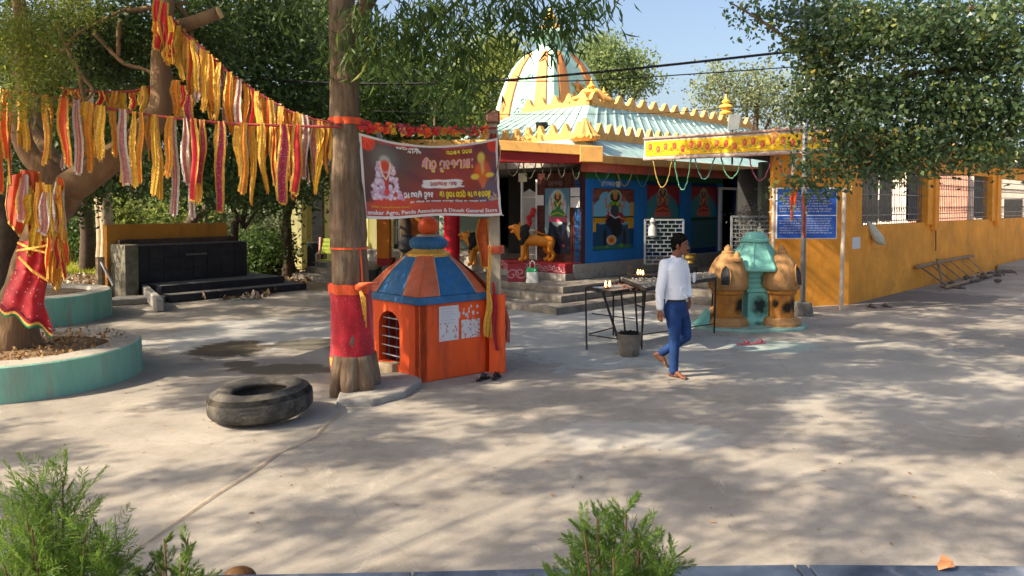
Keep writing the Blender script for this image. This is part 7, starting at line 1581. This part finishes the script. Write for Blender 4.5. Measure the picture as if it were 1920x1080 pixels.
m_sk = scarf([(28, 505), (12, 540), (0, 575)], [(88, 512), (82, 570), (100, 618)], SY - .02, dotted('dotted_skirt_cloth', (.46, .010, .02), (.62, .30, .28), 22, .17), 'dotted dark red skirt cloth with green and gold hem round the leaning trunk', None, 6, cat='cloth')
ro = [P(-2 + 102 * i / 16, 572 + 48 * (i / 16) ** .9 + 6 * math.sin(i * .9), SY - .02 - .05 + .10 * (2 * i / 16 - 1) ** 2 + .03 * math.sin(i / 16 * 14 + 9)) for i in range(17)]
for dz0, dz1, mt in ((.0, -.03, GOLD), (-.03, -.055, mat('deep_green_cloth', (.01, .16, .07), .7)), (.04, .0, mat('dark_hem', (.25, .01, .02), .8))):
    part(m_sk, 'hem', MB().sheet([[p + Vector((0, -.02, dz0)) for p in ro], [p + Vector((0, -.02, dz1)) for p in ro]]), mt, smooth=True)
rs = random.Random(77)
def thin_row(at, n, x0, x1, l0, l1, where, grp):
    for i in range(n):
        px = x0 + (x1 - x0) * (i + rs.uniform(.1, .9)) / n; p = at(px); c_ = rs.choice('yyyyggso'); nm, mt, ed = mats[c_]; h = rs.uniform(l0, l1) * (1.25 if c_ == 's' else 1)
        rag('thin_streamer', p.x, p.y + .05, p.z + .01, rs.uniform(.022, .05), h, mt, f'thin {wcol[c_]} streamer, {ORDW[i]} from the left on the {where}', 'streamer', seed=900 + int(px), group=grp, edge=ed, yaw=rs.uniform(-.8, .8), folds=4, taper=rs.uniform(.6, 1.1), twist=rs.uniform(-1.5, 1.5))
thin_row(rA, 26, 330, 620, .35, .85, 'upper rope', 'thin streamers on the upper rope'); thin_row(rB, 20, 8, 610, .3, .95, 'lower rope', 'thin streamers on the lower rope'); thin_row(rC, 8, 118, 286, .15, .35, 'short back rope', 'thin streamers on the short back rope')
for i in range(16):
    px = rs.uniform(40, 122); py = rs.uniform(318, 372); p = P(px, py, SY - .10 - .06 * rs.random()); c_ = rs.choice('ggyyros'); nm, mt, ed = mats[c_]
    rag('fork_rag', p.x, p.y, p.z, rs.uniform(.05, .12), rs.uniform(.25, .72), mt, f'{wcol[c_]} rag in the tangle on the ribbon tree fork, {ORDW[i]} of the tangle', 'rag', seed=700 + i, group='rags tangled on the fork of the ribbon tree', edge=ed, yaw=rs.uniform(-.6, .6), folds=5, taper=rs.uniform(.6, 1.2), twist=rs.uniform(-1, 1))
for i in range(7):
    px = rs.uniform(84, 122); py = rs.uniform(430, 470); p = P(px, py, SY - .10 - .06 * rs.random()); c_ = rs.choice('gygor'); nm, mt, ed = mats[c_]
    rag('trunk_rag', p.x, p.y, p.z, rs.uniform(.03, .06), rs.uniform(.3, .55), mt, f'{wcol[c_]} strip trailing beside the skirt cloth, {ORDW[i]} of the bunch', 'rag', seed=800 + i, group='strips trailing beside the skirt cloth', edge=ed, yaw=rs.uniform(-.6, .6), folds=5, twist=rs.uniform(-1, 1))
# rope with bunched cloths between trunk and pillar
rD = rope([(664, 232), (720, 236), (790, 240), (860, 243), (930, 240)], 8.3, 9.25, 'red rope with bunched cloths between front trunk and pillar')
for i in range(16):
    px = 676 + i * 15.5; p = rD(px); c_ = rnd.choice('roroyrp'); nm, mt, ed = mats[c_]; m = MB()
    for k in range(6): m.ball(p + Vector((rnd.uniform(-.05, .05), rnd.uniform(-.03, .03), rnd.uniform(-.07, .03))), (rnd.uniform(.02, .045), .02, rnd.uniform(.015, .03)), 7, 5)
    t = thing('bunched_cloth', p, f'bunched {wcol[c_]} cloth, {ORDW[i]} from the trunk on the rope above the banner', 'cloth', 'cloths bunched on the rope above the banner')
    part(t, 'knot', m, mt, smooth=True); q = p + Vector((rnd.uniform(-.03, .03), 0, 0)); part(t, 'tail', MB().sheet([[q + Vector((-.02, 0, 0)), q + Vector((.02, .005, 0))], [q + Vector((-.035, -.01, -.06)), q + Vector((.03, .01, -.05))], [q + Vector((-.03, .01, -.06 - .06 * rnd.random())), q + Vector((.045, -.01, -.09))]]), ed if rnd.random() < .6 else mt)
rag('hanging_rag', P(705, 0, 8.6).x, 8.7, P(0, 238, 8.6).z, .09, .14, mat('pale_blue_cloth', (.38, .44, .46), .8, .2), 'small pale blue rag hanging just above the banner near the trunk', 'rag', 44)
solo('bamboo_stick', MB().tube([P(813, 270, 9.6), P(816, 190, 9.6)], .010, 6), WOOD, 'thin bamboo stick standing up behind the banner', 'stick')
c = P(688, 18, 8.35); m = MB()
for k in range(8): m.ball(c + Vector((rnd.uniform(-.06, .06), rnd.uniform(-.03, .03), rnd.uniform(-.14, .14))), (.05, .03, .08), 7, 6)
solo('caught_bag', m, mat('blue_white_plastic', (.32, .42, .58), .5, .4, 9), 'pale blue rag caught in the branches beside the front trunk', 'rag', smooth=True)
# ================================================================== foreground conifers
TH = leafmat('thuja_green', [(0, (.05, .10, .015)), (.5, (.10, .19, .03)), (.85, (.17, .29, .05)), (1, (.34, .30, .12))], .45, .5)
def thuja(base, tips, label, seed, n_side=9, fan=.17, brown=.04):
    rs = np.random.RandomState(seed); t = thing('thuja_bush', base, label, 'shrub'); root = np.array(tuple(base)); P1 = []; D1 = []; L1 = []; T1 = []
    stems = MB()
    for tip, wgt in tips:
        tip = np.array(tuple(tip)); mid = root * .45 + tip * .55 + np.array([0, 0, .02]); mid[:2] = root[:2] * .35 + tip[:2] * .65
        stems.tube([Vector(root), Vector(mid), Vector(tip)], [.012, .008, .003], 6)
        for s_ in np.arange(.30, 1.03, .05 / max(.4, wgt)):
            q = (1 - s_) ** 2 * root + 2 * s_ * (1 - s_) * mid + s_ * s_ * tip; ax = unit(((1 - s_) * (mid - root) + s_ * (tip - mid))[None])[0]
            for _ in range(2):
                sd_ = unit(rs.normal(size=(1, 3)) * np.array([1, .8, .25]))[0]; d = unit((ax * .9 + sd_ * (1.15 - .35 * s_))[None])[0]; L = fan * (1.15 - .55 * s_) * rs.uniform(.6, 1.2) * wgt
                nrm_ = unit(np.cross(d, rs.normal(size=3))[None])[0]; side = np.cross(d, nrm_)
                for f in np.arange(.08, 1.0, .10):
                    for sg in (-1, 1):
                        pq = q + d * L * f; dd = unit((d * .8 + side * sg * .75 + rs.normal(size=3) * .12)[None])[0]; l2 = L * .38 * (1 - f * .6)
                        for g in np.arange(.0, 1.0, .20):
                            for sg2 in (-1, 1):
                                P1.append(pq + dd * l2 * g); D1.append(dd * 1.1 + nrm_ * sg2 * .15 + d * .15 + side * sg2 * .30); L1.append(.013 + .010 * rs.rand()); T1.append(min(1, .25 + .45 * s_ * rs.rand() + .3 * f * rs.rand() + (.5 if rs.rand() < brown else 0)))
    P1 = np.array(P1); D1 = unit(np.array(D1)); L1 = np.array(L1)[:, None]; s = unit(np.cross(D1, rs.normal(size=D1.shape))) * .00125
    V = np.empty((len(P1), 4, 3)); V[:, 0] = P1; V[:, 1] = P1 + D1 * L1 * .5 + s; V[:, 2] = P1 + D1 * L1; V[:, 3] = P1 + D1 * L1 * .5 - s
    npmesh(t, 'foliage', V.reshape(-1, 3), np.arange(len(P1) * 4).reshape(-1, 4), TH, np.array(T1)); part(t, 'stems', stems, mat('thuja_stem', (.16, .09, .05), .9))
    return t
Y1 = 2.95
b = P(120, 1400, Y1); b.z = .0
tips = [(P(x, y + 42, Y1 + dy), w_) for x, y, dy, w_ in ((70, 865, 0, 1.0), (118, 858, .05, .9), (45, 895, -.1, .9), (140, 905, .1, 1), (95, 900, .0, 1), (20, 960, .1, 1), (60, 950, -.15, 1), (110, 950, .15, 1), (160, 960, -.1, 1), (195, 975, 0, 1), (225, 1000, .1, 1), (5, 1010, -.1, 1), (50, 1020, .1, 1), (100, 1010, -.1, 1), (150, 1010, .1, 1), (215, 1040, -.1, 1), (-20, 985, 0, 1), (80, 1040, .2, 1), (180, 1050, .2, 1), (30, 1060, -.2, 1))]
thuja(b, tips, 'large feathery green thuja in the near left corner', 101, fan=.24)
b = P(330, 1400, 2.9); b.z = .0
tips = [(P(x, y + 25, 2.9 + dy), w_) for x, y, dy, w_ in ((308, 985, 0, .6), (352, 985, .05, .75), (300, 1030, .1, .8), (340, 1030, -.1, .8), (375, 1055, 0, .8), (270, 1050, .1, .8), (320, 1065, 0, .8), (390, 1065, .1, .6))]
thuja(b, tips, 'smaller sprig of thuja right of the large one', 102, fan=.15, brown=.15)
b = P(1160, 1500, 2.8); b.z = .0
tips = [(P(x, y + 26, 2.8 + dy), w_) for x, y, dy, w_ in ((1118, 945, 0, .8), (1175, 938, .05, .9), (1095, 970, -.05, .8), (1150, 965, .1, 1), (1200, 975, 0, .9), (1230, 990, .1, .8), (1262, 1020, 0, .8), (1110, 1010, .1, 1), (1070, 1040, -.1, .8), (1150, 1020, -.1, 1), (1200, 1020, .1, 1), (1240, 1050, -.1, .9), (1040, 1065, 0, .7), (1010, 1072, .1, .5), (1100, 1060, .1, 1), (1165, 1060, 0, 1), (1215, 1070, 0, 1))]
thuja(b, tips, 'bright green thuja rising over the blue ledge at the bottom', 103, fan=.19)
b = P(1945, 1400, 2.9); b.z = 0
thuja(b, [(P(1935, 1062, 2.9), .6), (P(1950, 1075, 2.9), .6)], 'tip of a green shrub at the lower right corner', 104, fan=.12)
# dry bush behind the right screen
c = P(1410, 400, 17.1); t = thing('dry_bush', (c.x, 17.1, .765), 'dry grey bush standing behind the right lattice screen', 'bush')
crown(t, [((c.x, 17.1, 1.85), (.42, .2, .25), 1), ((c.x, 17.1, 1.4), (.3, .2, .35), 1)], 1600, .07, leafmat('dry_grey_leaf', [(0, (.10, .10, .09)), (1, (.26, .25, .22))], .2), 'foliage', .3, .1, .12, 14, .1, 111)
part(t, 'stem', MB().tube([(c.x, 17.1, .765), (c.x, 17.1, 1.8)], .02, 6), BARK_D)
# ================================================================== man
MX = lambda zx, zy, dY=0: P(1200 + zx / 3.723, 430 + zy / 3.723, 9.13 + dY)
man = thing('person', (P(1265, 700, 9.13).x, 9.13, 0), 'man walking right in a white long sleeved shirt and blue jeans, barefoot', 'person')
SKIN = mat('brown_skin', (.16, .065, .035), .55, .12, 12, .05); SHIRT = mat('white_shirt_cloth', (.74, .77, .84), .75, .05, 7, .6, 9); JEAN = mat('blue_denim', (.010, .040, .15), .8, .35, 5, .25, 120, dirt=((.03, .09, .24), .3, 4)); HAIR = mat('black_hair', (.004, .0035, .0035), .9, .3, 60, .4, 90, spec=.08)
hd = MX(284, 112); fx = Vector((.84, -.54, 0)).normalized(); fy = Vector((-fx.y, fx.x, 0))       # facing, to his left
def HP(f, s_, z): return hd + fx * f + fy * s_ + Vector((0, 0, z))
rotm = Matrix((fx, fy, Vector((0, 0, 1)))).transposed()
m = MB()
m.ball(HP(-.01, 0, .025), (.100, .078, .105), 20, 14, rotm); m.ball(HP(.035, 0, -.035), (.066, .060, .082), 16, 12, rotm)      # cranium, face
m.ball(HP(.060, 0, -.092), (.034, .034, .026), 12, 8, rotm)       # chin
m.chain([(HP(.088, 0, -.004), .011), (HP(.106, 0, -.034), .015)], 10); m.ball(HP(.096, .013, -.040), .010, 8, 6); m.ball(HP(.096, -.013, -.040), .010, 8, 6)
m.ball(HP(.082, 0, .022), (.016, .045, .010), 10, 6, rotm)        # brow
m.ball(HP(.092, 0, -.066), (.012, .026, .008), 10, 6, rotm); m.ball(HP(.090, 0, -.078), (.012, .022, .007), 10, 6, rotm)      # lips
for s_ in (-1, 1): m.ball(HP(-.008, s_ * .078, -.012), (.020, .010, .033), 10, 8, rotm)
neck0 = MX(250, 205)
m.chain([(HP(-.025, 0, -.06), .056), (neck0 + Vector((0, 0, .02)), .058), (neck0 + Vector((0, .0, -.06)), .062)], 14)
# torso inside the clothes keeps the body one figure
m.chain([(neck0 + Vector((0, 0, -.10)), .08), (MX(240, 330), .09), (MX(245, 480), .08)], 12)
shR = MX(172, 245, -.10); elR = MX(140, 420, -.17); wrR = MX(139, 552, -.16)
shL = MX(300, 245, .14); elL = MX(328, 400, .14); wrL = MX(338, 470, .04)
m.chain([(MX(240, 260), .08), (shR, .05), (elR, .038), (wrR, .027)], 10); m.chain([(MX(240, 260), .08), (shL, .05), (elL, .038), (wrL, .027)], 10)
def hand(m, w, d, n_, sz=1.0, curl=.6, thumb=1):
    """w wrist, d direction of fingers, n_ palm normal"""
    d = Vector(d).normalized(); n_ = Vector(n_).normalized(); s_ = d.cross(n_).normalized()
    m.chain([(w, .026 * sz), (w + d * .035 * sz, .027 * sz)], 10); pc = w + d * .055 * sz
    for k in range(3): m.ball(pc + s_ * (.022 * (k - 1)) * sz, (.020 * sz, .020 * sz, .030 * sz), 10, 8)
    for k, L in enumerate((.058, .068, .064, .050)):
        b_ = w + d * .088 * sz + s_ * (.0315 - .021 * k) * sz; c1 = b_ + (d * .9 + n_ * .25 * curl) * L * .5 * sz; c2 = c1 + (d * .6 + n_ * .8 * curl) * L * .32 * sz; c3 = c2 + (d * .35 + n_ * .95 * curl) * L * .24 * sz
        m.chain([(b_, .0100 * sz), (c1, .0090 * sz), (c2, .0082 * sz), (c3, .0070 * sz)], 8)
    tb_ = w + d * .030 * sz + s_ * .028 * sz * thumb; m.chain([(tb_, .013 * sz), (tb_ + (d * .7 + s_ * thumb * .6 + n_ * .3) * .035 * sz, .0110 * sz), (tb_ + (d * 1.25 + s_ * thumb * .65 + n_ * .55) * .048 * sz, .0090 * sz)], 8)
hand(m, wrR + Vector((0, 0, -.02)), (-.02, -.05, -1), (.75, .5, 0), 1.02, .55, 1)
hand(m, wrL + Vector((.004, -.01, -.02)), (-.05, -.15, -1), (-.6, .6, 0), 1.0, .8, -1)
# legs
hipR = MX(225, 505, -.09); knR = MX(243, 740, -.10); anR = MX(232, 985, -.06)
hipL = MX(285, 505, .09); knL = MX(320, 745, .10); anL = MX(140, 868, .13)
m.chain([(MX(248, 510), .08), (hipR, .06), (knR, .045), (anR, .036)], 12); m.chain([(MX(248, 510), .08), (hipL, .06), (knL, .05), (anL, .036)], 12)
# feet with toes
def foot(m, an, heel, ball_, tip, side, r=.03):
    an, heel, ball_, tip = map(Vector, (an, heel, ball_, tip)); side = Vector(side).normalized()
    m.chain([(an, .035), (heel, .030)], 10); m.chain([(an, .034), (ball_.lerp(an, .45), .031), (ball_, .024)], 10); m.chain([(heel, .028), (ball_.lerp(heel, .4), .026)], 10)
    for k in range(5):
        o = side * (.034 - .017 * k); L = (.95, .92, .85, .75, .62)[k]; b_ = ball_ + o * .85; e_ = b_.lerp(tip + o, L); m.chain([(b_, .017), (b_.lerp(e_, .6), .012 if k else .015), (e_, .0095 if k else .013)], 8)
gR = G(1256, 703); aR = Vector((anR.x, anR.y, .085)); fd = Vector((.70, -.72, 0)).normalized()
foot(m, aR, aR - fd * .045 + Vector((0, 0, -.052)), aR + fd * .125 + Vector((0, 0, -.058)), aR + fd * .195 + Vector((0, 0, -.066)), (-.72, -.70, 0))
ft = Vector((.50, -.22, -.83)).normalized(); foot(m, anL, anL + Vector((-.055, .01, -.015)), anL + ft * .135 + Vector((-.01, 0, 0)), anL + ft * .205, (.3, .9, 0))
fuse(man, 'body', m, SKIN, .0062, 2)
# shirt
m = MB(); sA = fy
def ring(c, a_, b_, n=24, dirx=None):      # ellipse: a across the shoulders, b front to back
    return [Vector(c) + sA * a_ * math.cos(t) + fx * b_ * math.sin(t) for t in np.linspace(0, 2 * math.pi, n, endpoint=False)]
ctr_ = [(MX(252, 196), .062, .066), (MX(246, 208), .095, .085), (MX(238, 228), .165, .100), (MX(237, 270), .205, .125), (MX(238, 330), .190, .137), (MX(240, 400), .178, .146), (MX(243, 450), .176, .148), (MX(245, 482), .170, .140), (MX(246, 500), .160, .130)]
m.sheet([ring(c, a_, b_) for c, a_, b_ in ctr_], True); nb_i = len(m.v); m.f.append(tuple(range(23, -1, -1))); m.mi.append(0); m.f.append(tuple(range(nb_i - 24, nb_i))); m.mi.append(0)
m.chain([(MX(215, 240, -.03), .070), (shR, .068), (MX(158, 330, -.14), .062), (elR, .056), (MX(136, 490, -.17), .048), (wrR + Vector((0, 0, .015)), .045)], 14)
m.chain([(MX(270, 240, .06), .070), (shL, .066), (MX(322, 330, .15), .058), (elL, .052), (MX(338, 440, .08), .045), (wrL + Vector((0, 0, .02)), .042)], 14)
rs = random.Random(5)
for i in range(30):      # soft creases
    a = rs.uniform(0, 6.28); c, a_, b_ = ctr_[rs.randint(3, 7)]; p_ = Vector(c) + sA * a_ * math.cos(a) + fx * b_ * math.sin(a); q_ = p_ + Vector((rs.uniform(-.03, .03), rs.uniform(-.02, .02), rs.uniform(-.10, .10))); m.chain([(p_, .013), (q_, .009)], 6)
for i in range(6): u = .3 + i * .11; p_ = elR.lerp(wrR, u * .9); m.ball(p_, (.052, .052, .008), 12, 6)
fuse(man, 'shirt', m, SHIRT, .0075, 2)
m = MB()
for s_ in (-1, 1): m.add([neck0 + fx * .055 + fy * .010 * s_ + Vector((0, 0, -.035)), neck0 + fx * .02 + fy * .072 * s_ + Vector((0, 0, .035)), neck0 - fx * .05 + fy * .045 * s_ + Vector((0, 0, .045)), neck0 - fx * .02 + fy * .095 * s_ + Vector((0, 0, .0)), neck0 + fx * .085 + fy * .055 * s_ + Vector((0, 0, -.055))], [(0, 1, 3, 4), (1, 2, 3)])
part(man, 'collar', m, SHIRT, solid=.008)
c = MX(290, 300, -.0) + fx * .05; part(man, 'chest_pocket', MB().extr([c + fy * x + Vector((0, 0, z)) + fx * .085 for x, z in ((.02, .0), (.11, .0), (.11, -.11), (.065, -.13), (.02, -.11))], fx * .004), SHIRT)
m = MB()
for i in range(6): z = MX(0, 235 + i * 42).z; p_ = Vector((ctr_[4][0].x, ctr_[4][0].y, z)) + fx * (.105 + .008 * min(i, 4) + (.0 if i else -.01)); m.ball(p_, .006, 8, 5)
part(man, 'buttons', m, mat('button', (.4, .4, .42), .4))
# jeans
m = MB(); wc = MX(246, 488)
m.sheet([ring(MX(246, 484), .166, .132), ring(MX(246, 505), .172, .138), ring(MX(246, 560), .178, .142), ring(MX(250, 610), .165, .130)], True); k = len(m.v); m.f.append(tuple(range(23, -1, -1))); m.mi.append(0); m.f.append(tuple(range(k - 24, k))); m.mi.append(0)
m.chain([(MX(230, 560, -.08), .100), (MX(236, 640, -.09), .092), (knR, .070), (MX(240, 850, -.08), .060), (MX(233, 990, -.06), .053)], 16)
m.chain([(MX(280, 560, .08), .100), (MX(305, 650, .09), .090), (knL, .070), (MX(250, 800, .12), .060), (MX(150, 862, .13), .051)], 16)
for i in range(5): m.ball(MX(238, 930 + i * 14, -.07), (.060, .060, .010), 12, 6)
for i in range(3): m.ball(knR + Vector((0, 0, -.03 + .03 * i)), (.074, .074, .008), 12, 6)
fuse(man, 'jeans', m, JEAN, .0085, 2)
m = MB(); m.sheet([ring(MX(246, 496), .176, .142), ring(MX(246, 482), .176, .142), ring(MX(246, 482), .170, .136)], True); part(man, 'belt', m, mat('black_leather', (.01, .009, .008), .4), smooth=True)
c = MX(246, 489) + fx * .145; part(man, 'buckle', MB().hexa([c + fy * x + fx * d_ + Vector((0, 0, z)) for z in (-.018, .018) for x, d_ in ((-.03, 0), (.03, 0), (.03, .008), (-.03, .008))]), STEEL)
# hair, eyebrows, moustache, eyes, watch
m = MB(); rs = random.Random(6)
m.ball(HP(-.022, 0, .045), (.105, .085, .100), 20, 14, rotm); m.ball(HP(-.055, 0, -.005), (.068, .075, .075), 16, 12, rotm)
for i in range(60): a = rs.uniform(0, 6.28); b_ = rs.uniform(0, 1.0); m.ball(HP(-.015 + .098 * math.cos(a) * math.sin(b_), .080 * math.sin(a) * math.sin(b_), .06 + .085 * math.cos(b_)), .014, 6, 5)
m.chain([(HP(.050, .055, .075), .022), (HP(.060, 0, .09), .024), (HP(.050, -.055, .075), .022)], 8)
for s_ in (-1, 1): m.chain([(HP(.01, s_ * .072, .03), .016), (HP(.016, s_ * .072, -.012), .009)], 8)
hr = fuse(man, 'hair', m, HAIR, .0065, 1)
part(man, 'moustache', MB().chain([(HP(.090, .030, -.062), .006), (HP(.103, .012, -.054), .0095), (HP(.104, 0, -.052), .009), (HP(.103, -.012, -.054), .0095), (HP(.090, -.030, -.062), .006)], 8), HAIR, smooth=True)
for s_ in (-1, 1):
    part(man, 'eyebrow', MB().chain([(HP(.088, s_ * .016, .024), .0055), (HP(.080, s_ * .048, .024), .004)], 6), HAIR, smooth=True)
    part(man, 'eye', MB().ball(HP(.078, s_ * .030, .004), (.011, .013, .007), 10, 6, rotm), mat('eye_white', (.25, .20, .17), .3), smooth=True); part(man, 'iris', MB().ball(HP(.0875, s_ * .030, .004), (.004, .006, .006), 8, 6, rotm), HAIR, smooth=True)
m = MB(); m.tube([wrL + Vector((.036 * math.cos(t), .036 * math.sin(t), .0)) for t in np.linspace(0, 6.28, 16)], .006, 6); part(man, 'watch', m, STEEL, smooth=True)
# ================================================================== grouping of small pieces under the parts they sit on
def find(root, nm): return [c for c in root.children if c.name.split('.')[0] == nm]
def nest(root, child_names, parent_name, idx=0):
    ps = find(root, parent_name)
    if not ps: return
    for cn_ in child_names:
        for c in find(root, cn_): under(c, ps[idx])
nest(sg, ['lettering', 'stripe'], 'panel'); nest(bn, ['lettering'], 'sheet'); nest(bk, ['ash'], 'body'); nest(man, ['collar', 'chest_pocket', 'buttons'], 'shirt'); nest(man, ['buckle'], 'belt'); nest(man, ['eye', 'iris', 'watch'], 'body')
nest(sh, ['pasted_paper', 'paper_scrap'], 'wall'); nest(sh, ['stripe_edge'], 'roof_stripe'); nest(cn, ['flower_board'], 'backing'); nest(isr, ['spire_rib', 'spire_cap'], 'spire'); nest(isr, ['opening', 'opening_rim', 'dome_finial'], 'small_dome'); nest(tm, ['dome_emblem', 'relief_scrolls'], 'dome_face'); nest(tm, ['tile_joints'], 'wall'); nest(nb_, ['window'], 'wall'); nest(t2, ['cut_end'], 'cut_branch'); nest(tw, ['tail'], 'knot'); nest(lp_, ['bracket'], 'pole')
for o in scene.objects:
    if o.type == 'MESH' and o.name.split('.')[0] in ('lettering', 'buttons'): o['kind'] = 'stuff'
